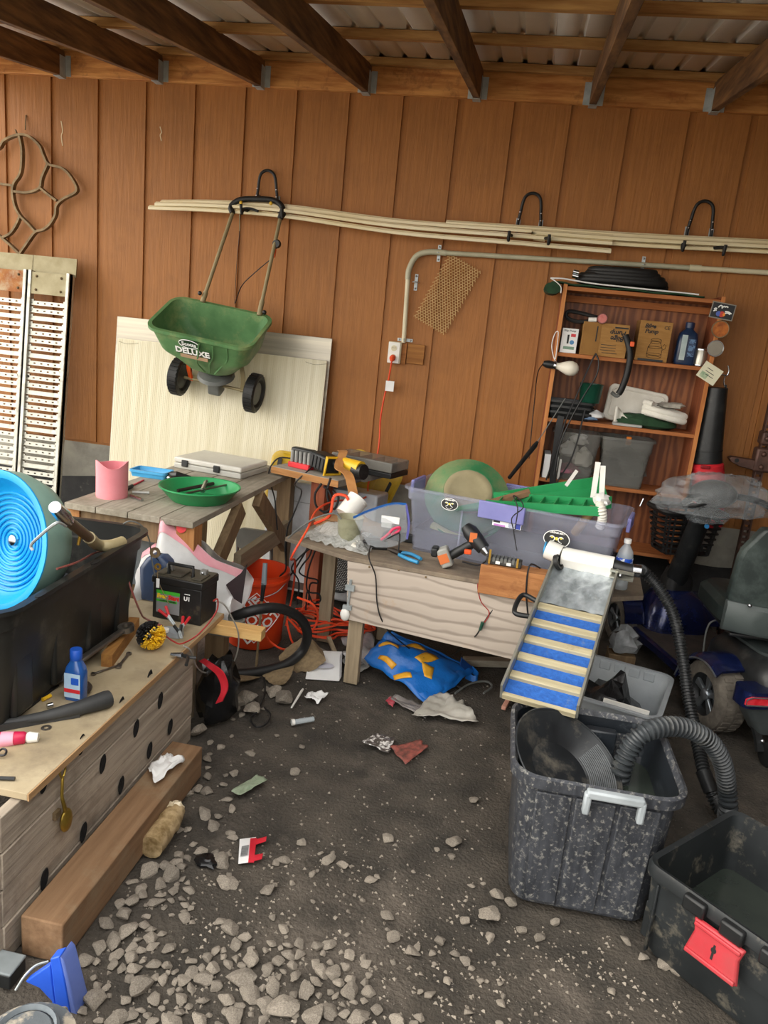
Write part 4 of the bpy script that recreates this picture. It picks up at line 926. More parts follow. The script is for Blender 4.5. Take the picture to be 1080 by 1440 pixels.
MB().loft([[fx @ Vector((x, -.05-.05*x/L, 0)), fx @ Vector((x, .05+.05*x/L, 0)), fx @ Vector((x, .055+.05*x/L, .05*x/L+.01)), fx @ Vector((x, .048+.05*x/L, .05*x/L+.01)), fx @ Vector((x, .044+.05*x/L, .005)), fx @ Vector((x, -.044-.05*x/L, .005)), fx @ Vector((x, -.048-.05*x/L, .05*x/L+.01)), fx @ Vector((x, -.055-.05*x/L, .05*x/L+.01))] for x in (0, L*.5, L*.92, L)]).build('flare', gpl, t)
o = MB().tube([wy(690, 708, -1.2), wy(745, 693, -1.17)], .02, 6); solo(o, 'wood_stick', 'brown wooden wedge lying across the green tray in the tote', 'stick', wood('brown_wedge', '#6e5138', '#856548'))
for i, (p, q_, w) in enumerate((((831, 718), (841, 650), .022), ((845, 715), (848, 655), .022), ((796, 683), (811, 662), .014))):
    solo(MB().beam(wy(*p, -1.25), wy(*q_, -1.2), w, .008, (0, 1, 0)), 'paint_stick', ('tall pale plastic slat standing in the right end of the clear tote', 'shorter pale plastic slat standing beside the tall one in the tote', 'small white stick poking out behind the green tray')[i], 'slat', white_pl)
PP = spl([wy(842, 705, -1.35), wy(846, 716, -1.37), wy(847, 730, -1.36), wy(843, 742, -1.34)], 8)
t = thing('ribbed_hose_stub', 'short white ribbed hose stub over the tote rim', 'hose', PP[-1])
MB().tube(PP, [.016+.004*(i % 2) for i in range(len(PP))], 12).build('hose', foam, t)
crumple('hose_cover', 'crumpled clear wrap on the end of the white ribbed hose stub', 'wrap', wy(846, 703, -1.34), (.035, .03, .03), mat('white_wrap', '#dcdcd8', '#eeeeea', rough=.3, scale=12), 31)
solo(MB().tube([wy(808, 750, -1.25), wy(835, 715, -1.3)], .02, 10), 'wood_dowel', 'tan wooden dowel standing inside the clear tote', 'dowel', wood('tan_dowel', '#b8925e', '#cba878', 'z'))
solo(MB().tube(spl([TMX @ Vector((-.36, -.1, .11)), TMX @ Vector((-.28, -.12, .09)), TMX @ Vector((-.2, -.13, .08))], 4), .02, 10), 'yellow_tube', 'pale yellow tube lying low inside the clear tote', 'tube', mat('pale_yellow', '#c9c98a', rough=.5))
# muddy water in the tote
q = MB(); q.prism(rrect(.85, .33, .02), .012, .1, TMX); solo(q, 'settled_sludge', 'grey sludge settled in the bottom of the clear tote', 'sludge', mat('grey_sludge', '#6a6a64', '#7d7c74', rough=.6, scale=10))

# cordless drill on the bench
t = thing('cordless_drill', 'black and orange cordless drill lying on the workbench before the clear tote', 'drill', wz(645, 800, BZ))
d0, d1 = wz(655, 745, BZ+.1), wz(672, 783, BZ+.05); d0 = wy(655, 740, -1.40); d1 = wy(680, 772, -1.45)
q = MB(); q.tube([d0, d0*.75+d1*.25, d0*.4+d1*.6, d1], [.022, .034, .034, .028], 14); q.build('motor_body', black_pl, t)
MB().tube([d1, d1+(d1-d0)*.22], [.02, .013], 12).build('chuck', chrome, t)
g0 = d0*.35+d1*.65; g1 = wy(640, 778, -1.42); g2 = wy(622, 786, -1.42)
MB().tube(spl([g0, g1, g2], 4), .02, 10).build('grip', black_pl, t)
fx = frame(wy(626, 783, -1.43), (.5, 0, -1), (0, 1, 0)); MB().box((0, 0, 0), (.085, .06, .05), fx).build('battery_pack', mat('silver_battery', '#a8a8a0', '#8c8c86', rough=.5, scale=6), t, bevel=.008)
MB().box((.0, .0, -.004), (.04, .064, .042), fx).build('battery_label', mat('orange_label', '#d8743a', rough=.5), t)
MB().box(wy(612, 775, -1.43), (.03, .06, .04)).build('battery_foot', black_pl, t, bevel=.008)
MB().box(d0*.55+d1*.45+Vector((.0, -.035, .004)), (.03, .006, .04)).build('orange_label', mat('orange_label', '#d8743a'), t)
MB().box(wy(658, 776, -1.46), (.03, .02, .02)).build('trigger', orange_pl, t, bevel=.004)
# wood block with switch box
t = thing('wood_block', 'orange-stained lumber block on the front edge of the workbench', 'block', bp(.7, .02, BZ))
bw = wood('stained_lumber', '#9a6236', '#b87f4c', 'x', dirt='#7c4a28', dscale=5, damt=.15)
MB().b2((.575, -.03, BZ-.05), (.865, -.013, BZ+.072), BF).build('front_board', bw, t, bevel=.002)
MB().b2((.60, -.012, BZ+.001), (.865, .07, BZ+.07), BF).build('block', bw, t, bevel=.002)
t = thing('switch_box', 'small black terminal strip with brass posts lying on the orange-stained block', 'electrical', bp(.65, .03, BZ+.072))
MB().b2((.59, .0, BZ+.0725), (.735, .05, BZ+.1), BF).build('body', mat('black_terminal', '#2a2a28', '#3a3a38', rough=.5, scale=20), t, bevel=.003)
q = MB()
for k in range(8): q.b2((.6+.016*k, -.001, BZ+.085), (.61+.016*k, .045, BZ+.104), BF)
q.build('terminal_ridge', grey_pl, t)
for u in (.6, .715): MB().b2((u, -.006, BZ+.075), (u+.008, .0, BZ+.135 if u < .65 else BZ+.115), BF).build('brass_post', mat('brass', '#c8a04a', rough=.35, metal=.8), t)
for u in (.63, .675): MB().b2((u, -.003, BZ+.078), (u+.018, -.001, BZ+.09), BF).build('white_mark', white_ink, t)
# adapter, pliers, cup, bag, wrap
t = thing('power_adapter', 'black power brick on the front edge of the workbench', 'adapter', wz(525, 778, BZ))
fx = frame(wz(525, 772, BZ)+Vector((0, .02, .02)), (1, .25, 0), (-.25, 1, 0)); MB().box((0, 0, 0), (.115, .06, .04), fx).build('brick', black_pl, t, bevel=.006)
MB().tube(spl([fx @ Vector((-.02, -.03, 0)), wy(519, 785, -1.5), wy(528, 810, -1.5), wy(530, 845, -1.5), wy(536, 870, -1.5), wz(552, 893, .25), wz(600, 930, .06), wz(640, 955, .03)], 6), .003, 6).build('cable', black_cord, t)
t = thing('pliers', 'blue-handled pliers lying on the workbench beside the black power brick', 'pliers', wz(575, 785, BZ))
bluh = mat('blue_grip', '#2a86b8', '#3a9acc', rough=.45, scale=10)
for p in (((563, 777), (578, 779), (592, 786)), ((561, 780), (574, 786), (588, 791))): MB().tube(spl([wz(*k, BZ+.012) for k in p], 4), .008, 8, sx=1).build('handle', bluh, t)
MB().tube([wz(563, 778, BZ+.012), wz(552, 774, BZ+.012), wz(545, 772, BZ+.012)], [.014, .011, .005], 8).build('jaws', mat('dark_steel', '#3c3632', '#4c4540', rough=.5, metal=.6), t)
cupc = wz(487, 768, BZ)+Vector((0, .04, 0))
t = thing('plastic_cup', 'cloudy plastic cup with green residue standing on bubble wrap', 'cup', cupc)
MB().lathe([(0, .003), (.042, 0), (.046, .005), (.06, .125), (.063, .13), (.058, .13), (.042, .008), (0, .008)], 26, tr(cupc)).build('cup_body', mat('cloudy_cup', '#b9b89a', '#cfd0b4', rough=.3, clear=.45, scale=10, dirt='#86876a', dscale=12, damt=.5), t)
t = thing('small_bottle', 'small white bottle lying on its side next to the plastic cup', 'bottle', wz(505, 772, BZ))
MB().tube([wz(500, 765, BZ+.02), wz(506, 760, BZ+.022), wz(516, 752, BZ+.024)], [.016, .02, .02], 14).build('bottle_body', white_pl, t)
MB().tube([wz(497, 769, BZ+.02), wz(500, 765, BZ+.02)], [.013, .013], 12).build('cap', foam, t)
q = MB(); q.grid(lambda u, v: Vector(bp(-.27+.34*u, .03+.3*v+.1*(1-u), BZ+.008+.1*math.sin(PI*u)*math.sin(PI*v)*(.6+.5*noise.noise((u*4, v*4, 1)))+.015*noise.noise((u*14, v*14, 4)))), 34, 26)
t = solo(q, 'bubble_wrap', 'crumpled clear bubble wrap heaped at the corner of the workbench', 'bubble wrap', mat('bubble_film', '#c9ccc8', '#e4e6e2', rough=.2, clear=.45, spec=1, scale=30, bump=1, bscale=70), smooth=60)
# zip bag
zc = [wy(497, 728, -1.42), wy(520, 718, -1.38), wy(550, 709, -1.34), wy(571, 709, -1.32)]
zb = [wy(517, 766, -1.44), wy(535, 770, -1.45), wy(555, 768, -1.43), wy(572, 758, -1.38)]
t = thing('zip_bag', 'clear zip bag with blue zipper strip and a pink tool inside', 'bag', zb[1])
Zt = spl(zc, 6); Zb = spl(zb, 6)
def bagf(u, v, s):
    i = u*(len(Zt)-1); k = int(min(i, len(Zt)-2)); f = i-k; a = Zt[k].lerp(Zt[k+1], f); b = Zb[k].lerp(Zb[k+1], f)
    p = a.lerp(b, v); return p+Vector((0, -s*.035*math.sin(PI*v)*math.sin(PI*(.1+.8*u)), .004*noise.noise((u*7, v*7, s))))
for s in (-1, 1): MB().grid(lambda u, v: bagf(u, v, s), 20, 14).build('film', clear_film, t, smooth=60)
MB().ribbon(Zt, .004, .011, (0, 1, .3)).build('zipper', mat('zip_blue', '#1f5fae', '#2a72c6', rough=.4), t)
MB().ribbon(spl([zc[-1], wy(575, 735, -1.34), zb[-1]], 5), .004, .01, (0, 1, .3)).build('side_seam', mat('seam_purple', '#4a4a9c', rough=.4), t)
MB().tube(spl([wy(536, 759, -1.43), wy(545, 752, -1.43), wy(553, 744, -1.42), wy(562, 742, -1.41), wy(560, 747, -1.41), wy(550, 752, -1.42)], 5), .006, 8).build('pink_tool', mat('hot_pink', '#e03a62', rough=.4), t)
MB().box(wy(549, 731, -1.4), (.08, .004, .03)).build('white_slip', paper, t)
MB().tube(spl([wy(540, 760, -1.44), wy(556, 752, -1.44), wy(562, 752, -1.44), wy(560, 776, -1.45)], 5), .003, 6).build('black_wire', black_cord, t)
# white pipe fitting, cord clutter at the back of the bench
t = thing('pipe_fitting', 'white pipe coupling lying on the clutter behind the zip bag', 'pipe', wy(497, 720, -1.15))
MB().tube([wy(485, 725, -1.15), wy(502, 704, -1.1)], .05, 20).build('pipe', white_pl, t)
e = wy(502, 704, -1.1); d = (e-wy(485, 725, -1.15)).normalized()
MB().lathe([(.038, .0), (.052, .0), (.052, .012), (.038, .012)], 20, frame(e, d, (0, 0, 1)) @ rot(y=90), loop=True).build('rim', white_pl, t)
MB().lathe([(0, .001), (.045, .001), (.045, .003), (0, .003)], 20, frame(e, d, (0, 0, 1)) @ rot(y=90)).build('inside', mat('pipe_inside', '#8d8b7a', rough=.7), t)
crumple('paper_bag', 'crumpled brown paper heap under the white pipe coupling', 'paper', Vector(bp(-.1, .34, BZ+.03)), (.17, .1, .06), mat('brown_paper', '#8d6a48', '#a6835c', rough=.8, scale=8), 41)
t = thing('tape_tray', 'black box with clear lid behind the zip bag on the workbench', 'box', bp(.12, .42, BZ))
MB().b2((.02, .34, BZ+.001), (.27, .52, BZ+.045), BF).build('tray', black_pl, t, bevel=.006); MB().b2((.02, .34, BZ+.046), (.27, .52, BZ+.06), BF).build('lid', clear_film, t, bevel=.004)
q = MB(); q.b2((.05, .33, BZ+.061), (.1, .36, BZ+.085), BF); q.build('white_clip', white_pl, t)
# cords from the bench
for i, (pts, r_, lab, m) in enumerate((
    ([wy(405, 757, -1.4), wy(422, 742, -1.4), wy(445, 728, -1.38), wy(470, 722, -1.35), wy(480, 730, -1.35)], .004, 'grey cord lying over the bubble wrap to the bench corner', grey_pl),
    ([bp(.62, .02, BZ+.08), wy(700, 830, -1.53), wy(697, 850, -1.53), wy(684, 870, -1.535), wy(676, 883, -1.535), wy(668, 895, -1.535), wz(645, 915, .1), wz(620, 932, .03)], .003, 'thin black wire with connector hanging down the plywood front panel', black_cord),
    ([bp(.6, .0, BZ+.02), wy(672, 820, -1.53), wy(676, 845, -1.53), wy(688, 862, -1.535), wy(678, 880, -1.54)], .0022, 'thin red wire hanging beside the black wire on the plywood panel', mat('red_wire', '#9c2a24', rough=.5)),
    ([bp(.81, .05, BZ+.076), wy(745, 795, -1.56), wy(740, 830, -1.57), wy(742, 860, -1.57), wy(744, 890, -1.57), wy(738, 920, -1.57), wz(728, 955, .02)], .0035, 'black cord running down over the orange-stained block past the sluice handle', black_cord),
    ([wy(650, 790, -1.48), wy(672, 795, -1.49), wy(684, 788, -1.48), wy(690, 778, -1.46), wy(682, 770, -1.44)], .0035, 'black lead curling beside the cordless drill', black_cord),
    ([wy(727, 775, -1.5), wy(722, 745, -1.47), wy(720, 728, -1.46), wy(735, 715, -1.45), wy(733, 705, -1.43), wy(722, 697, -1.42), wy(728, 715, -1.46), wy(724, 745, -1.47)], .0025, 'thin black lead looped over the lilac tote latch', black_cord))):
    cord('power_lead', pts, r_, lab, m)
solo(MB().tube([wy(679, 875, -1.55), wy(675, 886, -1.55)], [.008, .006], 8), 'wire_connector', 'green and black plug joining the wires on the plywood panel', 'connector', mat('green_plug', '#1f4a3a', rough=.4))
solo(MB().box(wy(688, 826, -1.55), (.018, .006, .012)), 'wire_nut', 'small yellow wire joint below the orange-stained block', 'connector', mat('wire_yellow', '#d8c020', rough=.4))

# ------------------------------------------------------------------ sluice box
st, sb_ = (wz(775, 792, .70)+wz(872, 812, .70))/2, (wz(733, 984, .435)+wz(836, 1013, .435))/2
wv = (wz(872, 812, .70)-wz(775, 792, .70)); SX = Vector((wv.x, wv.y, 0)).normalized(); SYv = (sb_-st)
SLM = frame(st, SX, -SYv)                       # x across, -y downhill
SLn = SYv.length; SW_ = .25
alu = mat('aluminium_edge', '#a8a89c', '#c4c4b8', rough=.4, metal=.7, scale=10)
t = thing('sluice_box', 'sluice box with pale wooden slats over blue matting, propped from workbench to black tub', 'sluice', M=SLM)
MB().b2((-SW_/2, -SLn, -.012), (SW_/2, .02, -.004)).build('floor_pan', alu, t, W=False)
for s in (-1, 1): MB().b2((s*SW_/2-.004, -SLn, -.012), (s*SW_/2+.004, .02, .045)).build('side_rail', alu, t, W=False)
bmat = mat('blue_matting', '#2458a8', '#2f6cc2', rough=.9, scale=60, bump=.6, dirt='#6f7f94', dscale=10, damt=.12)
slat = wood('pale_slat', '#a59a7a', '#c6bc9c', 'x', dirt='#9a8a66', dscale=8, damt=.15, vary=.05)
y = -.36*SLn
n = 5; per = (SLn*.62)/n
for k in range(n):
    MB().b2((-SW_/2+.005, y-per*.34, -.004), (SW_/2-.005, y, .018)).build('slat', slat, t, W=False, bevel=.003)
    MB().b2((-SW_/2+.005, y-per, -.004), (SW_/2-.005, y-per*.34, .003)).build('blue_mat', bmat, t, W=False)
    y -= per
MB().b2((-SW_/2+.004, -SLn-.004, -.01), (SW_/2-.004, -SLn+.012, .008)).build('lip', slat, t, W=False)
q = MB(); q.grid(lambda u, v: ((u-.5)*(SW_-.008), -.34*SLn*v, .006+.006*noise.noise((u*8, v*8, 2))), 24, 22)
q.build('wet_liner', mat('wet_liner_film', '#8d969a', '#c9d2d8', rough=.08, scale=10, stretch=(1.5, 1, 1), bump=1, bscale=14, metal=.35), t, W=False, label='crumpled shiny clear liner at the head of the sluice')
hp = MB().tube([(-.1, .02, .035), (.105, .02, .035)], .037, 16); hp.build('spray_pipe', white_pl, t, W=False)
MB().b2((-.1, -.02, .0), (.105, -.006, .05)).build('pipe_skirt', white_pl, t, W=False, bevel=.006)
MB().tube([(-.165, .03, .045), (-.105, .02, .037)], [.04, .04], 16).build('pipe_cap', white_pl, t, W=False)
MB().lathe([(0, 0), (.03, 0), (.03, .006), (0, .006)], 16, tr(-.17, .03, .045) @ rot(y=-90)).build('blue_cap', bluh, t, W=False)
MB().lathe([(.022, -.008), (.032, -.008), (.032, .008), (.022, .008)], 18, tr(-.105, -.03, .035) @ rot(y=60), loop=True).build('clamp_ring', black_rub, t, W=False)
MB().tube([(-.1, .01, .03), (-.1, .03, .07)], .012, 8).build('clamp_knob', black_rub, t, W=False)
for s in (-1,): MB().tube(spl([(s*SW_/2, -.30, .03), (s*(SW_/2+.05), -.285, .035), (s*(SW_/2+.066), -.31, .035), (s*(SW_/2+.066), -.38, .035), (s*(SW_/2+.05), -.405, .035), (s*SW_/2, -.395, .03)], 5), .0095, 10).build('handle', black_pl, t, W=False)
q = MB(); q.b2((.1, -.03, .01), (.19, .03, .018)); q.b2((.1, -.03, .04), (.19, -.02, .05)); q.build('inlet_bracket', alu, t, W=False)
MB().tube([(.105, .02, .035), (.16, .012, .036), (.2, .01, .04)], [.028, .026, .024], 14).build('inlet_elbow', black_pl, t, W=False)
MB().sph((.14, -.03, .03), .01, 8, 6).build('wing_bolt', chrome, t, W=False)
# feed hose: ribbed, from sluice head to the ground
h0 = SLM @ Vector((.19, .01, .04))
pts = [h0, wy(905, 804, -1.48), wy(930, 832, -1.5), wy(948, 868, -1.53), wy(960, 925, -1.6), wy(968, 980, -1.68), wy(980, 1040, -1.8), wz(992, 1092, .12), wz(1010, 1135, .05), wz(1026, 1150, .04)]
def ribbed(pts, r, n, amp=.12, pitch=.009):
    P = spl(pts, n); L = [0]
    for i in range(1, len(P)): L.append(L[-1]+(P[i]-P[i-1]).length)
    m = int(L[-1]/pitch*4); out = []; rad = []; k = 0
    for j in range(m+1):
        s = L[-1]*j/m
        while k < len(L)-2 and L[k+1] < s: k += 1
        f = (s-L[k])/max(1e-9, L[k+1]-L[k]); out.append(P[k].lerp(P[k+1], f)); rad.append(r*(1+(amp if j % 4 in (1, 2) else -amp*.5)))
    return out, rad
hosem = mat('black_ribbed_hose', '#1b1d1e', '#2b2e30', rough=.38, scale=12, dirt='#6a6a64', dscale=14, damt=.15)
t = thing('feed_hose', 'long black ribbed feed hose from the sluice head down to the dirt', 'hose', pts[-1])
P, rr = ribbed(pts, .021, 16, amp=.16, pitch=.013); MB().tube(P, rr, 12).build('hose', hosem, t)
MB().tube([h0-Vector((.012, 0, 0)), h0+Vector((.02, 0, 0))], .026, 14).build('hose_clamp', chrome, t)
j = wz(994, 1100, .11); MB().tube([wz(988, 1083, .14), wz(1000, 1113, .085)], [.027, .027], 14).build('coupling', black_pl, t)
MB().tube([wz(998, 1108, .09), wz(1022, 1150, .035)], [.023, .026], 14).build('pipe_end', black_pl, t)
# water bottle
wb_c = wy(878, 800, -1.36); wb_c.z = BZ
wb_c = bp(1.16, .17, BZ)
c = wy(875, 805, -1.36)
t = thing('water_bottle', 'small clear water bottle with blue and white label beside the sluice head', 'bottle', Vector((c.x, c.y, BZ)))
clw = mat('clear_pet', '#dfe8ec', rough=.08, clear=.6, spec=1)
MB().lathe([(0, 0), (.03, 0), (.033, .006), (.031, .03), (.033, .05), (.033, .11), (.034, .14), (.03, .165), (.016, .188), (.013, .192), (.013, .2)], 20, tr(c.x, c.y, BZ)).build('bottle_body', clw, t)
MB().lathe([(0, .2), (.0155, .2), (.0155, .216), (.014, .218), (0, .218)], 18, tr(c.x, c.y, BZ)).build('cap', white_pl, t)
MB().lathe([(.0338, .095), (.0342, .096), (.0346, .138), (.034, .139)], 20, tr(c.x, c.y, BZ), caps=False).build('label_band', mat('bottle_label', '#e8eef2', '#2458c8', rough=.4, scale=26, lo=.5, hi=.53), t)

# ------------------------------------------------------------------ stool table, charger, tool, yellow lids, cabinet behind
stw = mat('stool_top_wood', '#8f8a80', '#a8a296', rough=.75, scale=5, stretch=(1, 6, 6)); redw = wood('red_brown_post', '#7a3a22', '#98502f', 'z')
SZ = .80
A, Bq, Cq = wz(386, 656, SZ), wz(476, 676, SZ), wz(530, 640, SZ)
ux = (Bq-A).normalized(); vx = Vector((-ux.y, ux.x, 0)); SLt = (Bq-A).length
ST = frame((A.x, A.y, 0), ux, vx)
t = thing('stool_table', 'small plank-topped stand on a red-brown post beside the workbench', 'stand', M=ST)
MB().b2((-.02, 0, SZ-.035), (SLt, .22, SZ)).build('top_plank', stw, t, W=False, bevel=.002); MB().b2((.02, .225, SZ-.035), (SLt+.02, .46, SZ)).build('top_plank', stw, t, W=False, bevel=.002)
MB().b2((-.02, -.002, SZ-.036), (SLt, .004, SZ-.002)).build('edge_band', wood('edge_wood', '#9a6a3a', '#b8844e'), t, W=False)
MB().b2((.2, .06, 0), (.29, .14, SZ-.035)).build('post', redw, t, W=False, bevel=.003)
MB().b2((.05, .36, 0), (.12, .42, SZ-.035)).build('post', redw, t, W=False, bevel=.003)
sp = lambda u, v, z=0: ST @ Vector((u, v, SZ+z))
t = thing('battery_charger', 'black five-slot cell charger with red base on the plank stand', 'charger', sp(.1, .1))
MB().b2((.04, .06, SZ+.001), (.175, .12, SZ+.03), ST).build('base', red_pl, t, bevel=.004); MB().b2((.035, .085, SZ+.03), (.18, .13, SZ+.105), ST).build('back', black_pl, t, bevel=.01)
for k in range(5): MB().cyl(sp(.055+.027*k, .078, .03), sp(.055+.027*k, .078, .092), .0105, seg=10).build('cell', mat('dark_cell', '#8a8a88', '#a4a4a0', rough=.35, metal=.4), t)
cord('charger_cord', [sp(.04, .1, .04), sp(-.03, .06, .03), sp(-.05, .02, -.05), wy(386, 700, -.85), wy(388, 720, -.9), wy(390, 745, -.9)], .004, 'black charger cord hanging off the plank stand past the sawhorse table', black_cord)
cord('charger_cord', [sp(.18, .1, .03), sp(.2, .02, .01), sp(.16, -.03, -.06), wy(424, 690, -.95), wy(418, 710, -1.0), wy(412, 725, -1.0), wy(404, 745, -1.0), wy(402, 790, -.95), wy(394, 830, -.9)], .004, 'black charger cord draping from the plank stand down beside the white cabinet', black_cord)
yb = mat('tool_yellow', '#e0b01c', '#ecc038', rough=.4, scale=10)
t = thing('power_tool', 'black and yellow cordless cutter with tan strap on the plank stand', 'power tool', sp(.3, .12))
a, b = sp(.19, .12, .06), sp(.31, .08, .05)
q = MB(); fx = frame(a, b-a, (0, 1, 0)); q.box((.06, 0, 0), (.15, .1, .09), fx); o = q.build('battery_body', black_pl, t, bevel=.014)
for k in range(4): MB().box((.02+.03*k, -.052, .0), (.012, .006, .06), fx).build('rib', black_rub, o)
MB().tube([fx @ Vector((.135, x*.05, y*.045)) for x, y in ((-1, -1), (1, -1), (1, 1), (-1, 1))], .009, 8, closed=True).build('yellow_band', yb, t)
c0, c1 = sp(.34, .12, .07), sp(.47, .1, .06)
MB().tube([c0, c0*.5+c1*.5, c1], [.03, .035, .04], 14).build('head', yb, t); MB().tube([c1*.75+c0*.25+Vector((0, 0, -.02)), c1+Vector((.02, -.01, -.012))], [.045, .04], 14).build('motor', black_pl, t)
MB().tube([b, c0], .03, 12).build('neck', black_pl, t)
tan = mat('tan_webbing', '#a9713c', '#bd8850', rough=.75, scale=20)
MB().ribbon(spl([sp(.27, .22, .11), sp(.33, .14, .115), sp(.375, .04, .06), wy(490, 668, -.98), wy(498, 700, -1.06)], 6), .045, .005, (1, .3, .1)).build('strap', tan, t)
t = thing('parts_organizer', 'clear-lidded black parts organizer behind the cordless cutter', 'case', sp(.36, .36))
MB().b2((.18, .26, SZ+.001), (.56, .45, SZ+.03), ST).build('tray', black_pl, t, bevel=.005); MB().b2((.18, .26, SZ+.031), (.56, .45, SZ+.085), ST).build('lid', mat('smoky_lid', '#8f8d86', '#a6a49c', rough=.2, clear=.5, scale=6), t, bevel=.006)
for k in range(4): MB().b2((.25+.08*k, .27, SZ+.03), (.253+.08*k, .44, SZ+.08), ST).build('divider', grey_pl, t)
MB().b2((.185, .25, SZ+.02), (.215, .262, SZ+.06), ST).build('latch', black_pl, t)
ylid = mat('yellow_tote_plastic', '#c9a21c', '#d9b42e', rough=.45, scale=6, dirt='#a8881c', dscale=6)
for i, (px, py, lab) in enumerate(((450, 674, 'yellow storage tote lid leaning behind the plank stand'), (515, 684, 'yellow storage tote lid with oval slots nearest the bare siding'))):
    c = wy(px, py, -.2-.05*i)
    M_ = frame(c, (1, 0, -.05) if i == 0 else (.9, .1, -.35), (0, .25, 1))
    t = thing('tote_lid', lab, 'lid', M=tr(c.x, c.y, .1))
    q = MB()
    W_, H_ = (.62, .34) if i == 0 else (.34, .44)
    q.loft([[(M_ @ Vector((x, y-.04, z))) for x, y in rrect(w, h, .06, 5)] for z, w, h in ((0, W_, H_), (.03, W_, H_), (.035, W_-.03, H_-.03), (.02, W_-.08, H_-.08))]); q.build('lid_shell', ylid, t)
    for sx in (-1, 1): MB().loft([[(M_ @ Vector((x+sx*(W_/2-.055), y+.05, z))) for x, y in rrect(.025, .07, .012, 3)] for z in (.03, .037)]).build('hand_slot', ink, t)
    q = MB()
    for k in range(4): q.b2((-W_*.3+W_*.2*k, -.02, .03), (-W_*.3+W_*.2*k+.006, H_*.3, .04), M_)
    q.build('lid_rib', ylid, t)
    MB().b2((-.04, -H_/2-.02-(c.z-.2), -.01), (.04, -H_/2-.0, .02), M_).build('prop_board', ylid, t)
cab = mat('white_appliance', '#b9bcc0', '#cdd0d2', rough=.45, scale=6, dirt='#a4a7a8', dscale=5)
CA = tr(-.95, -.47, 0) @ rot(z=-9) @ rot(x=-4)
t = thing('white_cabinet', 'dented white metal cabinet with round perforated grille behind the workbench', 'cabinet', M=CA)
MB().b2((-.36, -.12, .04), (.30, .08, .67)).build('body', cab, t, W=False, bevel=.012)
MB().b2((-.3, -.124, .56), (.0, -.119, .562)).build('seam', grey_pl, t, W=False); MB().b2((-.3, -.124, .2), (-.298, -.119, .56)).build('seam', grey_pl, t, W=False)
GMx = tr(.13, -.121, .22) @ rot(x=90)
g = MB().lathe([(0, 0), (.125, 0), (.13, .006), (.125, .01), (.12, .006), (0, .004)], 36, GMx).build('grille_ring', black_pl, t, W=False)
q = MB()
for r_i in range(-11, 12):
    for c_i in range(-11, 12):
        x, y = (c_i+.5*(r_i % 2))*.0115, r_i*.01
        if x*x+y*y < .0135: q.lathe([(0, .0072), (.0038, .0072), (0, .0076)], 6, GMx @ tr(x, y, 0))
stuff(q.build('grille_holes', mat('grille_light', '#c8cac8', rough=.5), g, W=False))
MB().b2((-.2, -.127, .06), (.0, -.12, .10)).build('name_plate', mat('plate_dark', '#4a3a34', rough=.5), t, W=False)
q = MB()
for k in range(5): q.b2((-.34+.035*k, -.123, .33), (-.337+.035*k, -.119, .52))
q.build('louver', ink, t, W=False)
for x in (-.32, .26): MB().b2((x-.03, -.1, 0), (x+.03, .12, .045)).build('foot', black_pl, t, W=False)
t = thing('clear_tub_cover', 'pale blue clear plastic lid lying on the white cabinet', 'lid', wy(475, 705, -.62))
q = MB(); c = wy(475, 700, -.62); q.loft([[(c.x+x, c.y+y, .675+z) for x, y in rrect(w, d, .03, 4)] for z, w, d in ((0, .2, .15), (.03, .19, .14), (.034, .17, .12))]); q.build('lid_shell', mat('pale_blue_film', '#b4c4d2', '#c9d6e0', rough=.2, clear=.3), t)
# black cord tangle hanging at bench corner
for i, pts in enumerate(([(437, 757), (430, 775), (415, 800), (402, 820), (395, 850)], [(440, 760), (436, 780), (425, 795), (421, 805), (432, 812), (445, 815), (446, 820), (436, 822), (434, 850)], [(443, 765), (420, 785), (410, 800), (420, 818), (418, 850)], [(448, 762), (434, 800), (432, 830), (448, 835), (450, 845), (440, 848), (432, 832), (430, 858)],
                         [(404, 745), (401, 770), (402, 800), (392, 815), (396, 850)])):
    cord('cord_tangle', [wy(x, y, -1.12-.02*i) for x, y in pts], .0042, ('black cord slanting down from the bench corner to the white cabinet foot', 'black cord with a side loop hanging under the bench corner', 'black cord with a kink hanging left of the brown stud', 'black cord ending in a round loop by the brown stud', 'black cord hanging along the sawhorse table leg')[i], black_cord)
cord('red_lead', [bp(-.27, .3, BZ+.03), bp(-.2, .3, BZ+.08), wy(470, 698, -1.15), wy(485, 697, -1.15), wy(490, 703, -1.15)], .007, 'short orange-red lead arching over the clutter at the back of the bench', orange_cord)
for i, pts in enumerate(([(452, 680), (443, 695), (445, 712), (458, 720), (468, 708), (462, 690), (455, 684)], [(465, 672), (460, 690), (462, 705), (470, 716), (476, 700), (468, 690)])):
    cord('cord_loop', [wy(x, y, -1.0) for x, y in pts], .006, ('thick black cord loop around the red-brown post', 'thick black cord loop beside the red-brown post')[i], black_cord)

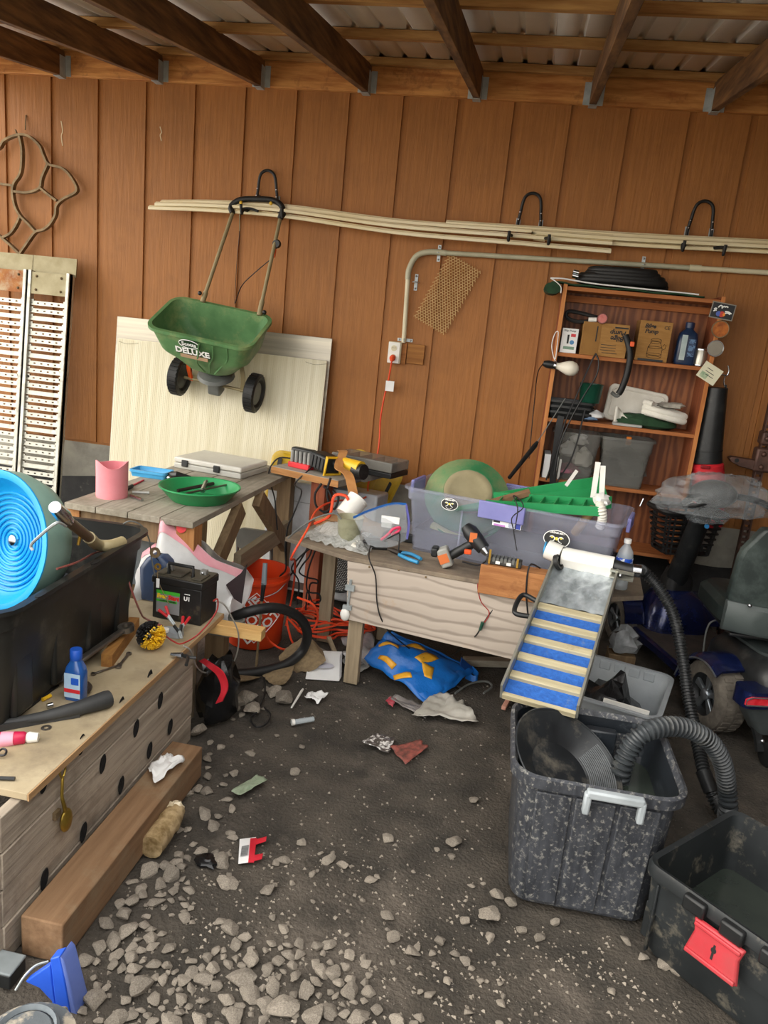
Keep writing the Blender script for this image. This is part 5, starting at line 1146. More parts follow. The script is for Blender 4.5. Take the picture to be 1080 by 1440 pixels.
# ================================================================== left side: crate bench, black tote, sawhorse table
gw = mat('weathered_grey_board', '#938778', '#b5a896', rough=.9, scale=4, stretch=(9, .6, 9), bump=.5, vary=.1, dirt='#766b5e', dscale=4, damt=.35)
topm = mat('dusty_tan_board', '#a39374', '#b8a98c', rough=.9, scale=4, bump=.15, dirt='#857761', dscale=5)
CZ = .43
t = thing('crate_bench', 'low bench of weathered grey boards with oval hand holes and a dusty tan top', 'bench', (-1.4, -2.6, 0))
zs = [0, .105, .208, .31, .408]
hole = {}
for k in range(4):
    o = MB().b2((-1.06, -3.2, zs[k]+.002), (-1.03-.003*(k % 2), -2.13+.01*(k % 2), zs[k+1]-.002)).build('front_board', gw, t, bevel=.002)
    MB().b2((-1.95, -3.215, zs[k]+.002), (-1.035, -3.19, zs[k+1]-.002)).build('end_board', gw, t, bevel=.002)
    MB().b2((-1.95, -2.15, zs[k]+.002), (-1.065, -2.12, zs[k+1]-.002)).build('end_board', gw, t, bevel=.002)
    hole[k] = o
for px, py in ((61, 1100), (114, 1047), (170, 993), (210, 954), (144, 1074), (191, 1024), (225, 985), (117, 1170), (170, 1104), (210, 1055), (239, 1022), (62, 1236)):
    p = wx(px, py, -1.029); k = max(0, min(3, int(p.z/.104)))
    M_ = tr(-1.0305, p.y, p.z) @ rot(x=-14) @ rot(y=90) @ Matrix.Diagonal((1, .55, 1, 1))
    MB().lathe([(0, 0), (.024, 0), (.026, .0015), (.03, .003), (.027, .0045), (.023, .002), (0, .0018)], 16, M_).build('painted_hole', [mat('hole_shade', '#0d0b0a', rough=1)][0], hole[k])  # black discs on solid boards, colour imitates the shade inside open holes
MB().b2((-1.98, -3.13, CZ-.02), (-1.012, -1.9, CZ)).build('top_board', topm, t, bevel=.002)
MB().b2((-1.012, -3.13, CZ-.02), (-1.008, -1.9, CZ-.001)).build('top_edge', wood('tan_edge', '#a8845a', '#bd9a70', 'y'), t)
MB().b2((-1.95, -2.05, 0), (-1.88, -1.95, CZ-.02)).build('leg', grey_wood, t); MB().b2((-1.16, -2.02, 0), (-1.09, -1.96, CZ-.062)).build('leg', grey_wood, t)
o = solo(MB().b2((-1.6, -1.97, CZ-.062), (-.83, -1.915, CZ-.0205)), 'lumber_strip', 'clean pale lumber strip jutting out under the battery', 'lumber', wood('fresh_pine', '#c79a5c', '#deb878', 'x'), bevel=.002)
# black tote
t = thing('storage_tote', 'large scuffed black tote on the crate bench holding the blue spiral wheel', 'tote', M=tr(-1.465, -2.55, CZ+.001) @ rot(z=3))
btm = mat('scuffed_black_tote', '#1b1c1b', '#292a28', rough=.4, scale=4, dirt='#4a4842', dscale=8, damt=.2)
MB().tub([(0, .42, .80, .05), (.3, .49, .845, .06), (.305, .505, .86, .06), (.355, .515, .87, .065)], wall=.006, rim=.018, riph=.012).build('tote_body', btm, t, W=False)
for y in (-.3, -.1, .1, .3): MB().b2((.2+.008, y-.045, .02), (.232, y+.045, .29), None).build('wall_rib', btm, t, W=False, bevel=.01)
for s in (-1, 1): MB().b2((-.1, s*.445-.01, .33), (.1, s*.445+.02, .36)).build('end_handle', btm, t, W=False, bevel=.006)
for y in (-.28, .02): MB().loft([[(.27+x*.35, y+yy, z) for x, yy in rrect(.05, .05, .02, 3)] for z in (.366, .369)]).build('rim_slot', ink, t, W=False)
crumple('cloth_bundle', 'dark rag bundle at the bottom of the scuffed black tote', 'cloth', Vector((-1.5, -2.5, .55)), (.2, .35, .1), mat('dark_rag', '#23262c', '#34383e', rough=.85, scale=8), 51)
# spiral gold wheel
wc = wy(13, 760, -2.62)
n_ = (CR*(-.42)+CU*.34-CF*.85).normalized(); WM = frame(wc, CR-n_*n_.dot(CR), CU)
if (WM.to_3x3() @ Vector((0, 0, 1))).dot(n_) < 0: WM = WM @ rot(y=180)
blu = mat('bright_blue_plastic', '#1296d8', '#1ea6e6', rough=.35, scale=4)
t = thing('spiral_gold_pan', 'bright blue spiral gold panning wheel with grey-green outside lying in the black tote', 'gold wheel', M=WM)
RW = .205
MB().lathe([(0, -.02), (.05, -.016), (.14, -.006), (.165, .01), (.185, .05), (.2, .056), (RW+.003, .056), (RW+.003, .05)], 56, caps=False).build('dish', blu, t, W=False)
MB().lathe([(RW+.004, .052), (RW, -.005), (RW-.02, -.06), (RW-.05, -.085), (0, -.09)], 56, caps=False).build('outer_shell', mat('grey_green_shell', '#6f9086', '#86a69a', rough=.45, scale=6), t, W=False)
P = []
for k in range(9*32):
    f = k/(9*32); r_ = .018+.135*f; a = 2*PI*k/32; P.append((r_*math.cos(a), r_*math.sin(a), -.018+.016*(r_/.15)**1.5+.002))
MB().tube(P, .0042, 6).build('spiral_ridge', blu, t, W=False)
MB().lathe([(0, -.02), (.016, -.02), (.016, -.008), (.008, -.004), (0, -.004)], 14).build('hub', chrome, t, W=False)
# wand lying on the rim
t = thing('spray_wand', 'brown pipe wand with chrome tip and pale elbow lying over the tote rim', 'pipe', wy(110, 745, -2.45))
w0, w1, w2 = wy(77, 713, -2.84), wy(96, 733, -2.74), wy(128, 758, -2.52)
MB().tube([w0, w0*.4+w1*.6, w1], [.016, .021, .015], 14).build('chrome_tip', chrome, t); MB().tube([w1, w2], .015, 12).build('brown_pipe', mat('brown_pipe', '#5c4632', '#6e563e', rough=.4, metal=.3, scale=10), t)
MB().tube(spl([w2-(w2-w1)*.1, wy(137, 766, -2.4), wy(155, 767, -2.36), wy(172, 762, -2.3)], 5), .019, 12).build('elbow', mat('tan_pvc', '#a89a72', '#b8aa84', rough=.5, scale=8), t)
MB().cyl(wy(113, 752, -2.6), wy(110, 766, -2.6), .005, seg=8).build('valve_stem', mat('brass', '#c8a04a', rough=.35, metal=.8), t)
cord('bent_rod', [wy(46, 774, -2.84), wy(44, 766, -2.84), wy(58, 752, -2.86), wy(75, 738, -2.87), wy(83, 735, -2.86), wy(92, 740, -2.82)], .004, 'bent grey steel rod hooked across the blue wheel', galv, 'rod')
cord('red_wire', [wy(80, 800, -2.7), wy(110, 790, -2.6), wy(135, 777, -2.4), wy(160, 774, -2.25), wy(172, 790, -2.2), wy(185, 830, -2.2), wz(198, 862, .5), wz(205, 870, .46), wz(228, 880, .45)], .0035, 'red and grey twin wire running out of the black tote towards the battery', mat('red_grey_wire', '#9c4a42', '#7a5a52', rough=.5))
cord('wire_loop', [wy(160, 755, -2.1), wy(172, 738, -2.1), wy(185, 733, -2.1), wy(200, 740, -2.08), wy(210, 760, -2.06), wy(213, 785, -2.05), wy(218, 810, -2.06)], .0025, 'thin grey wire arching over the far rim of the black tote', grey_pl)
t = thing('key_ring', 'brass washers strung on a thin wire hanging before the battery', 'washers', wy(222, 800, -2.1))
for px, py, r_, m in ((218, 777, .02, rusty), (222, 797, .013, mat('brass', '#c8a04a', rough=.35, metal=.8))):
    MB().lathe([(r_*.45, -.002), (r_, -.002), (r_, .002), (r_*.45, .002)], 18, tr(wy(px, py, -2.1)) @ rot(x=85), loop=True).build('washer', m, t)
MB().box(wy(222, 820, -2.105), (.012, .002, .035)).build('paper_tag', paper, t)
MB().tube(spl([wy(222, 800, -2.1), wy(222, 815, -2.1), wy(228, 830, -2.11), wy(238, 850, -2.13)], 4), .0015, 5).build('wire', rusty, t)
# battery
bm_ = mat('battery_case', '#161616', '#242322', rough=.45, scale=10, dirt='#55503f', dscale=10, damt=.15); btop = mat('battery_dusty_top', '#3a352a', '#56503f', rough=.8, scale=8)
BM = tr(-1.135, -1.985, CZ+.001) @ rot(z=-4)
t = thing('car_battery', 'black lawn tractor battery with carry handle standing on the crate bench', 'battery', M=BM)
MB().b2((-.1, -.065, 0), (.1, .065, .14)).build('case', bm_, t, W=False, bevel=.004); MB().b2((-.104, -.069, .14), (.104, .069, .168)).build('cover', bm_, t, W=False, bevel=.004)
MB().b2((-.1, -.065, .167), (.1, .065, .171)).build('cover_top', btop, t, W=False)
for x, w in ((-.075, .03), (-.015, .05), (.07, .04)): MB().b2((x-w/2, -.055, .17), (x+w/2, .02, .178)).build('vent_cap', btop, t, W=False, bevel=.003)
MB().tube([(-.055, -.03, .17), (-.055, -.03, .212), (.045, -.03, .212), (.045, -.03, .17)], .007, 8).build('handle', black_pl, t, W=False)
for x in (-.07, .07):
    o = MB().b2((x-.012, .0, .171), (x+.012, .02, .195)).build('terminal', mat('lead_grey', '#8a8a86', '#a4a4a0', rough=.5, metal=.5), t, W=False); MB().sph((x, -.002, .185), .006, 8, 6).build('bolt', chrome, o, W=False)
lb = MB().box((-.035, -.0665, .07), (.096, .001, .088)).build('label', mat('grey_label', '#8a8d90', '#9a9da0', rough=.4, metal=.2, scale=6), t, W=False)
gr = mat('label_green', '#3fae2e', '#4cbc3a', rough=.5); yl = mat('label_yellow', '#f0cc20', rough=.5); rd = mat('label_red', '#d8261c', rough=.5)
MB().box((-.035, -.0672, .108), (.096, .0006, .013)).build('green_band', gr, lb, W=False); MB().box((-.04, -.0672, .0745), (.085, .0006, .009)).build('green_band', gr, lb, W=False)
BT = lambda x, z: tr(x, -.0676, z) @ FM
text('Ever', .0225, yl, lb, BT(-.0605, .0915), W=False, shear=.15, bold=.0009); text('Start', .0225, rd, lb, BT(-.0125, .0905), W=False, shear=.15, bold=.0012)
text('LAWN & GARDEN', .008, ink, lb, BT(-.036, .0745), W=False, shear=.2, bold=.0003)
text('U1', .022, white_ink, t, BT(.043, .098), W=False, bold=.0008); MB().box((.043, -.0668, .116), (.022, .0006, .003)).build('line_mark', white_ink, t, W=False)
# booster clamps and wires
def clamp(name, lab, tip, tail, m, spread):
    t = thing(name, lab, 'clamp', tip); d = (tail-tip); s = d.cross(Vector((0, 0, 1))).normalized()*spread
    for k in (-1, 1):
        MB().tube([tail+s*k, tail*.5+tip*.5+s*k*.25], [.006, .005], 8).build('grip', m, t); MB().tube([tail*.55+tip*.45+s*k*.2, tip+s*k*.2], [.005, .003], 6).build('jaw', galv, t)
clamp('spring_clamp', 'red-handled spring clamp lying in front of the battery', wz(245, 878, .45), wz(228, 855, .50), red_pl, .02)
clamp('spring_clamp', 'red-handled spring clamp with black jaws by the bench edge', wz(253, 890, .45), wz(262, 868, .47), red_pl, .012)
clamp('spring_clamp', 'copper-jawed black spring clamp hanging on the bench edge', wz(255, 905, .44)+Vector((0, 0, .02)), wz(250, 880, .48), black_pl, .012)
t = thing('hand_pliers', 'black-handled steel pliers lying over the bench corner', 'pliers', wz(262, 925, .42))
MB().tube([wz(240, 920, .445), wz(256, 922, .445)], [.006, .012], 8).build('jaw', chrome, t)
for p in ((262, 935), (276, 925)): MB().tube(spl([wz(256, 921, .445), wz(264, 924, .447), wz(p[0], p[1], .447)], 4), .006, 8).build('handle', black_pl, t)
cord('red_lead_wire', [wz(222, 878, .45), wz(232, 893, .45), wz(246, 903, .45), wz(256, 905, .45), wz(275, 895, .46), wz(292, 878, .5), wz(305, 858, .54), wz(306, 843, .58), wz(300, 845, .58)], .003, 'red wire looping from the bench edge up to the battery', mat('red_wire', '#9c2a24', rough=.5))
cord('white_lead', [wz(303, 845, .57), wz(315, 850, .55), wz(326, 868, .48), wz(335, 890, .4), wz(334, 915, .3), wz(325, 935, .2), wz(300, 945, .2), wz(285, 945, .22), wz(275, 935, .3), wz(268, 915, .42), wz(258, 908, .45)], .003, 'pale grey lead looping from the battery around below the bench corner', mat('pale_wire', '#a8a49c', rough=.5))
# brush
bc = wz(206, 918, CZ)+Vector((0, .03, .052))
t = thing('scrub_brush', 'round drill brush with black and yellow bristles on the crate bench', 'brush', bc-Vector((0, 0, .052)))
random.seed(3)
for m, d, nm in ((black_rub, Vector((-.55, -.25, .5)), 'black_bristles'), (mat('yellow_bristle', '#e0b018', '#f0c430', rough=.5, scale=30), Vector((.75, -.3, -.35)), 'yellow_bristles')):
    q = MB(); d = d.normalized()
    for k in range(420):
        v = Vector((random.gauss(0, 1), random.gauss(0, 1), random.gauss(0, 1))).normalized()
        if v.dot(d) < .15: continue
        e = bc+v*.05
        if e.z < CZ+.003: e.z = CZ+.003
        q.tube([bc+v*.015, e], [.0035, .003], 4)
    stuff(q.build(nm, m, t))
MB().sph(bc, .02, 10, 8).build('core', black_pl, t)
# lumber offcut and wrenches
t = thing('lumber_offcut', 'short two-by-four offcut on edge beside the black tote', 'lumber', wz(160, 935, CZ))
MB().beam(wz(150, 938, CZ)+Vector((-.0, .0, .022)), wz(196, 885, CZ)+Vector((-.02, .0, .022)), .036, .044).build('offcut', wood('offcut_wood', '#8a5c2e', '#b0803f', 'y'), t)
def wrench(lab, a, b, r, up, head=1.8):
    t = thing('wrench', lab, 'wrench', a); d = (b-a); M_ = frame(a, d, up); L = d.length
    MB().box((L/2, 0, 0), (L*.86, r*1.1, r*.55), M_).build('shank', chrome, t, bevel=r*.2)
    for x, s in ((L*.95, 1), (L*.03, 1)): 
        MB().lathe([(r*.62, -r*.4), (r*1.15, -r*.4), (r*1.15, r*.4), (r*.62, r*.4)], 18, M_ @ tr(x, 0, 0), loop=True).build('ring_end' if x > L/2 else 'jaw_end', chrome, t)
    return t
steel = mat('worn_steel', '#6f6a64', '#928c84', rough=.35, metal=.8, scale=14); _c = chrome; chrome = steel
wrench('long steel combination wrench resting on the lumber offcut', wz(80, 952, CZ+.03), wz(182, 880, CZ+.075), .024, (0, .3, 1) if 0 else (1, .8, .2))
t = thing('socket_wrench', 'black adjustable wrench head lying beside the blue bottle', 'wrench', wz(120, 965, CZ))
MB().sph(wz(117, 968, CZ+.02), (.025, .03, .02), 10, 8).build('head', mat('dark_steel', '#3c3632', rough=.5, metal=.6), t)
MB().tube([wz(117, 968, CZ+.02), wz(110, 950, CZ+.02)], [.015, .012], 8).build('neck', steel, t)
wrench('small steel wrench lying right of the lumber offcut', wz(166, 938, CZ+.006), wz(182, 918, CZ+.006), .008, (1, 0, 0))
wrench('second small steel wrench lying by the lumber offcut', wz(130, 948, CZ+.006), wz(170, 934, CZ+.006), .007, (0, 1, 0))
chrome = _c
# blue bottle
bc = wz(99, 988, CZ); c = Vector((bc.x, bc.y+.03, CZ))
t = thing('spray_bottle', 'clear blue squeeze bottle with blue cap standing on the crate bench', 'bottle', c)
MB().loft([[(c.x+x, c.y+y, CZ+z) for x, y in rrect(w, d, r, 4)] for z, w, d, r in ((0, .056, .04, .012), (.006, .06, .044, .014), (.085, .06, .044, .014), (.105, .052, .04, .014), (.12, .034, .03, .012), (.126, .03, .028, .012))]).build('bottle_body', mat('clear_blue', '#1c4a8c', '#2a62b0', rough=.15, scale=5, coat=.4), t)
MB().lathe([(.016, .125), (.018, .128), (.018, .155), (.016, .158), (0, .158)], 16, tr(c)).build('cap', mat('cap_blue', '#2058c0', rough=.4), t)
o = MB().b2((c.x-.024, c.y-.0235, CZ+.012), (c.x+.026, c.y-.0222, CZ+.088)).build('label', mat('label_pale', '#9fc0dc', '#c4dcec', rough=.4, scale=10), t)
MB().b2((c.x-.024, c.y-.0242, CZ+.028), (c.x+.026, c.y-.0236, CZ+.04), None).build('red_stripe', red_pl, o)
MB().b2((c.x-.002, c.y-.0242, CZ+.055), (c.x+.022, c.y-.0236, CZ+.076)).build('script_mark', mat('cap_blue', '#2058c0'), o)
# black cone nozzle
t = thing('vacuum_nozzle', 'dusty black tapered plastic nozzle lying across the crate bench', 'nozzle', wz(80, 1005, CZ))
dbl = mat('dusty_black', '#2c2d2d', '#414242', rough=.6, scale=6)
MB().tube([wz(154, 982, CZ+.026), wz(148, 984, CZ+.026), wz(110, 996, CZ+.022), wz(60, 1008, CZ+.016), wz(-5, 1020, CZ+.012)], [.024, .026, .021, .015, .011], 16).build('cone', dbl, t)
MB().ribbon([wz(112, 1003, CZ+.012), wz(60, 1012, CZ+.01), wz(-5, 1024, CZ+.01)], .02, .012, (0, 0, 1)).build('flange', dbl, t)
t = thing('paste_tube', 'crimson squeeze tube with white cap lying on the crate bench', 'tube', wz(25, 1045, CZ))
MB().tube([wz(-30, 1041, CZ+.004), wz(-10, 1041, CZ+.008), wz(15, 1039, CZ+.013), wz(34, 1037, CZ+.014), wz(37, 1037, CZ+.014)], [.02, .021, .019, .016, .012], 14).build('tube_body', mat('crimson_tube', '#c01c48', '#d8325c', rough=.35, scale=10), t)
MB().tube([wz(36, 1037, CZ+.012), wz(41, 1037, CZ+.012), wz(54, 1037, CZ+.012)], [.011, .015, .012], 12).build('cap', white_pl, t)
MB().tube([wz(2, 1040, CZ+.0125), wz(20, 1038.6, CZ+.014)], [.0203, .0185], 14).build('script_band', mat('tube_pink', '#e8a0b4', rough=.4), t)
solo(MB().tube([wz(-6, 1094, CZ+.006), wz(21, 1095, CZ+.006)], .005, 8), 'marker_pen', 'thin black pen lying at the near end of the crate bench', 'pen', black_pl)
solo(MB().lathe([(.006, 0), (.014, 0), (.014, .002), (.006, .002)], 16, tr(wz(65, 1024, CZ)), loop=True), 'steel_washer', 'flat grey washer on the crate bench', 'washer', steel)
solo(MB().tube(spl([wz(-4, 1058, CZ+.01), wz(4, 1053, CZ+.012), wz(9, 1056, CZ+.012), wz(6, 1062, CZ+.01), wz(-4, 1062, CZ+.008)], 5), .003, 6), 'spectacles', 'dark wire loop lying at the near end of the crate bench', 'wire', black_pl)
t = thing('socket_bit', 'small chrome socket with yellow ring by the black tote corner', 'socket', wz(69, 992, CZ))
MB().tube([wz(66, 993, CZ+.008), wz(74, 991, CZ+.008)], .008, 10).build('socket', chrome, t); MB().tube([wz(60, 984, CZ+.007), wz(71, 978, CZ+.007)], .006, 8).build('yellow_ring', yb, t)
cord('black_strap', [wz(20, 1010, CZ+.004), wz(45, 992, CZ+.004), wz(65, 976, CZ+.004), wz(82, 964, CZ+.004)], .004, 'thin black strap running along the foot of the black tote', black_cord)
t = thing('drill_attachment', 'grey plastic attachment with blue sticker behind the drill brush', 'attachment', wz(245, 900, CZ))
MB().loft([[(p.x+x, p.y+y, CZ+z) for x, y in rrect(w, .05, .015, 3)] for p in [wz(240, 893, CZ)] for z, w in ((0.001, .09), (.018, .085), (.022, .06))]).build('body', mat('grey_shell', '#8a9094', '#a0a6aa', rough=.4), t)
MB().lathe([(0, 0), (.015, 0), (.015, .01), (0, .012)], 14, tr(wz(232, 888, CZ+.02))).build('button', white_pl, t)
# shovel spoon hanging on the crate
t = thing('souvenir_shovel', 'little gold-coloured shovel spoon hanging on the crate front', 'spoon', wx(93, 1168, -1.02))
gold = mat('tarnished_gold', '#8a7430', '#c2a44c', rough=.3, metal=.85, scale=14)
s0, s1, s2 = wx(88, 1082, -1.02), wx(87, 1120, -1.015), wx(92, 1140, -1.012)
MB().tube([s0-Vector((0, 0, .02)), s1, s2], [.004, .0045, .006], 8).build('handle', gold, t)
MB().tube(spl([s0-Vector((0, 0, .024)), s0+Vector((0, .012, -.008)), s0+Vector((0, .008, .008)), s0+Vector((0, -.008, .008)), s0+Vector((0, -.012, -.008))], 4, closed=True), .003, 6, closed=True).build('grip_loop', gold, t)
bw_c = wx(93, 1153, -1.015)
MB().sph(bw_c, (.012, .024, .034), 12, 10).build('bowl', gold, t)
MB().tube(spl([s0+Vector((-.015, 0, .018)), s0+Vector((0, 0, .022)), s0+Vector((.002, 0, .01))], 4), .0025, 6).build('hook', galv, t)
MB().box(wx(80, 1145, -1.025), (.01, .025, .02)).build('rusty_catch', rusty, t)

# ------------------------------------------------------------------ timber beam on the ground, tissue, wrapped roll
t = solo(MB().b2((-1.012, -3.165, .0), (-.9, -2.33, .115)), 'timber_beam', 'heavy brown timber lying on the dirt along the crate bench', 'timber', mat('brown_timber', '#785a3e', '#957556', rough=.85, scale=3.5, stretch=(9, .6, 9), bump=.4, dirt='#8d7a60', dscale=5, damt=.3), bevel=.004)
def sheet_pts(name, lab, cat, quad, z, m, bumpz=.02, seed=1, nu=12, nv=10, thick=.0012, group=None, **k):
    a, b, c, d = [wz(*p, z) for p in quad]                                    # corners on the level plane z
    def fn(u, v):
        p = a.lerp(b, u).lerp(d.lerp(c, u), v); h = noise.noise((u*2.6+seed, v*2.6, seed*.7))*.5+noise.noise((u*6, v*6+seed, 1))*.35+.45
        e = .35*noise.noise((u*3, v*3, seed+5)); return p+Vector((e*.02, e*.02, max(.001, bumpz*h)))
    return solo(MB().grid(fn, nu, nv), name, lab, cat, m, group, solid=thick, smooth=50, **k)
sheet_pts('tissue', 'crumpled white tissue lying on the brown timber', 'tissue', ((208, 1083), (235, 1062), (260, 1072), (218, 1106)), .126, paper, .03, 4)
t = thing('taped_roll', 'roll wrapped in tan tape and clear film beside the brown timber', 'roll', wz(222, 1200, 0))
tp = mat('tan_tape_film', '#75603e', '#c0a880', rough=.15, scale=24, coat=.4, bump=.4)
r0, r1 = wz(212, 1192, .035), wz(248, 1140, .035)
MB().tube([r0, r0*.8+r1*.2, r0*.45+r1*.55, r0*.4+r1*.6, r1], [.036, .04, .036, .041, .03], 14).build('roll_body', tp, t)
crumple('roll_film', 'shiny clear film tuft at the end of the taped roll', 'film', wz(244, 1140, .04), (.03, .03, .03), mat('shiny_film', '#c4b494', '#e0d4b8', rough=.15, scale=14), 61)

# ------------------------------------------------------------------ sawhorse table
TZt = .75
SA = frame((-1.19, -1.805, 0), (-.56, .115, 0), (.05, 1.295, 0))
SA = tr(-1.19, -1.805, 0) @ rot(z=-2.2)          # x right, y to the wall; table spans x -.57..0, y 0..1.29
tw = mat('grey_plank', '#8d8678', '#a8a090', rough=.85, scale=5, stretch=(9, .6, 9), bump=.25, vary=.08, dirt='#77705f', dscale=5)
ow = wood('orange_lumber', '#9a6432', '#b88450', 'z'); brw = wood('brown_lumber', '#6f5a40', '#8a7354', 'z', vary=.08)
t = thing('sawhorse_table', 'plank-topped sawhorse table with angled braces under the hanging spreader', 'table', M=SA)
for k in range(4): MB().b2((-.575+.144*k, 0, TZt-.026), (-.575+.144*k+.14, 1.29, TZt)).build('top_plank', tw, t, W=False, bevel=.002)
for x, y, m in ((-.04, .02, ow), (-.555, .02, ow), (-.04, 1.2, brw), (-.555, 1.2, brw)): MB().b2((x-.045, y, 0), (x+.035, y+.075, TZt-.026)).build('leg', m, t, W=False, bevel=.003)
MB().b2((-.56, .03, TZt-.12), (-.05, .068, TZt-.027)).build('end_rail', brw, t, W=False)
MB().b2((-.56, 1.21, TZt-.12), (-.05, 1.248, TZt-.027)).build('end_rail', brw, t, W=False)
for a, b in (((-.01, .1, .36), (-.01, .5, TZt-.05)), ((-.01, 1.2, .33), (-.01, .72, TZt-.05))): MB().beam(a, b, .04, .085, (1, 0, 0) if 0 else (0, -1, 1)).build('brace', brw, t, W=False, bevel=.002)
MB().b2((-.03, .5, .385), (.008, 1.2, .475)).build('stretcher', wood('grey_brown_rail', '#85775f', '#9c8d74', 'y'), t, W=False, bevel=.002)
sa = lambda x, y, z=0: SA @ Vector((x, y, TZt+z))
# pink container
c = wz(147, 702, TZt); c.z = TZt; c.y += .06
t = thing('pink_canister', 'pink plastic canister with scalloped rim on the sawhorse table', 'canister', c)
pk = mat('pink_plastic', '#e0868e', '#eb969e', rough=.45, scale=5)
q = MB(); rg = []
for z0, in ((0,), (.006,), (.05,), (.1,)):
    rg.append([(c.x+.066*math.cos(a)*(1.0 if z0 else .97), c.y+.066*math.sin(a), TZt+z0) for a in [2*PI*k/40 for k in range(40)]])
top = lambda a: .148+.010*math.cos(2*a-1.2)+.006*math.cos(3*a)
rg.append([(c.x+.067*math.cos(a), c.y+.067*math.sin(a), TZt+top(a)) for a in [2*PI*k/40 for k in range(40)]])
rg.append([(c.x+.063*math.cos(a), c.y+.063*math.sin(a), TZt+top(a)) for a in [2*PI*k/40 for k in range(40)]])
rg.append([(c.x+.062*math.cos(a), c.y+.062*math.sin(a), TZt+.01) for a in [2*PI*k/40 for k in range(40)]])
q.loft(rg); q.build('cup', pk, t)
pc = wz(263, 712, TZt); pc.y += .13; pc.z = TZt+.005
pan('gold_pan', 'clean green gold pan holding small tools on the sawhorse table', tr(pc) @ rot(z=-60), .17, .115, .06, gpl)
for i, (a, b, r_, lab) in enumerate((((250, 690), (300, 680), .008, 'dark flat file lying in the green gold pan'), ((262, 694), (318, 682), .005, 'thin steel rod lying across the green gold pan'), ((285, 690), (290, 678), .012, 'chrome tube nut in the green gold pan'))):
    solo(MB().tube([wz(*a, TZt+.045), wz(*b, TZt+.05)], r_, 8), ('flat_file', 'steel_rod', 'tube_nut')[i], lab, 'tool', (mat('dark_steel', '#3c3632'), steel, chrome)[i])
t = thing('blue_tray', 'shallow light blue plastic tray at the back of the sawhorse table', 'tray', wz(208, 672, TZt))
p = wz(208, 672, TZt); MB().tub([(0, .17, .09, .01), (.022, .18, .1, .012)], wall=.004, rim=.005, M=tr(p.x, p.y+.04, TZt+.001)).build('tray', mat('light_blue_plastic', '#3a9ad0', '#58b0e0', rough=.4), t)
p = wz(290, 670, TZt)
t = thing('clear_case', 'flat clear plastic case with black latches on the sawhorse table', 'case', p)
MC = tr(p.x, p.y+.2, TZt+.001) @ rot(z=-10)
MB().b2((-.2, -.14, 0), (.2, .14, .03), MC).build('tray', mat('case_clear', '#cfcfc8', '#dddcd4', rough=.2, clear=.35, scale=6), t, bevel=.006); MB().b2((-.2, -.14, .032), (.2, .14, .06), MC).build('lid', mat('case_lid', '#dcdad2', '#eae8e0', rough=.2, clear=.3, scale=6), t, bevel=.008)
for x in (-.13, .06): MB().b2((x-.018, -.15, .015), (x+.018, -.139, .05), MC).build('latch', black_pl, t, bevel=.003)
t = thing('black_clip', 'black plastic bracket with chrome screws beside the clear case', 'bracket', wz(247, 672, TZt))
MB().tube([wz(235, 668, TZt+.02), wz(248, 668, TZt+.03), wz(268, 672, TZt+.015)], [.012, .018, .01], 8).build('bracket', black_pl, t); MB().sph(wz(238, 672, TZt+.02), .012, 8, 6).build('screw', chrome, t)
for i, (a, b, r_, m, lab) in enumerate((((176, 688), (186, 683), .008, black_pl, 'black plug end lying beside the pink canister'), ((186, 683), (202, 675), .004, red_pl, 'red wire stub lying by the blue tray'), ((184, 697), (200, 703), .008, chrome, 'chrome tube fitting on the sawhorse table edge'), ((186, 692), (210, 693), .006, mat('clear_bit', '#c4c4c0', rough=.2), 'clear plastic scrap beside the green gold pan'))):
    solo(MB().tube([wz(*a, TZt+r_), wz(*b, TZt+r_)], r_, 8), ('plug_end', 'wire_stub', 'tube_fitting', 'plastic_scrap')[i], lab, 'scrap', m)
# under the sawhorse table
t = thing('grey_tub', 'dusty translucent grey tub under the near end of the sawhorse table', 'tub', (-1.5, -1.62, .3))
q = MB(); q.tub([(0, .3, .24, .03), (.28, .36, .28, .04)], wall=.004, rim=.02, M=tr(-1.5, -1.56, .40) @ rot(z=-8) @ rot(y=4)); q.build('tub_body', mat('grey_translucent', '#7d8488', '#969da0', rough=.3, clear=.3, scale=8), t)
solo(MB().b2((-1.64, -1.66, 0), (-1.36, -1.46, .39)), 'wood_block', 'brown wooden block under the dusty grey tub', 'block', brw)
t = thing('folding_chair', 'grey metal folding chair seat leaning under the sawhorse table', 'chair', (-1.3, -.5, 0))
c = wy(357, 760, -.78); fm_ = mat('grey_metal_seat', '#6a6c68', '#7d7f7a', rough=.4, metal=.4, scale=6)
MB().loft([[(c.x+x, c.y+y2, c.z+z) for x, z in rrect(.2, .12, .04, 4)] for y2 in (0, .02)]).build('backrest', fm_, t)
for s in (-1, 1): MB().tube([(c.x+s*.095, c.y+.012, c.z+.02), (c.x+s*.1, c.y+.05, .0)], .01, 8).build('leg', fm_, t)
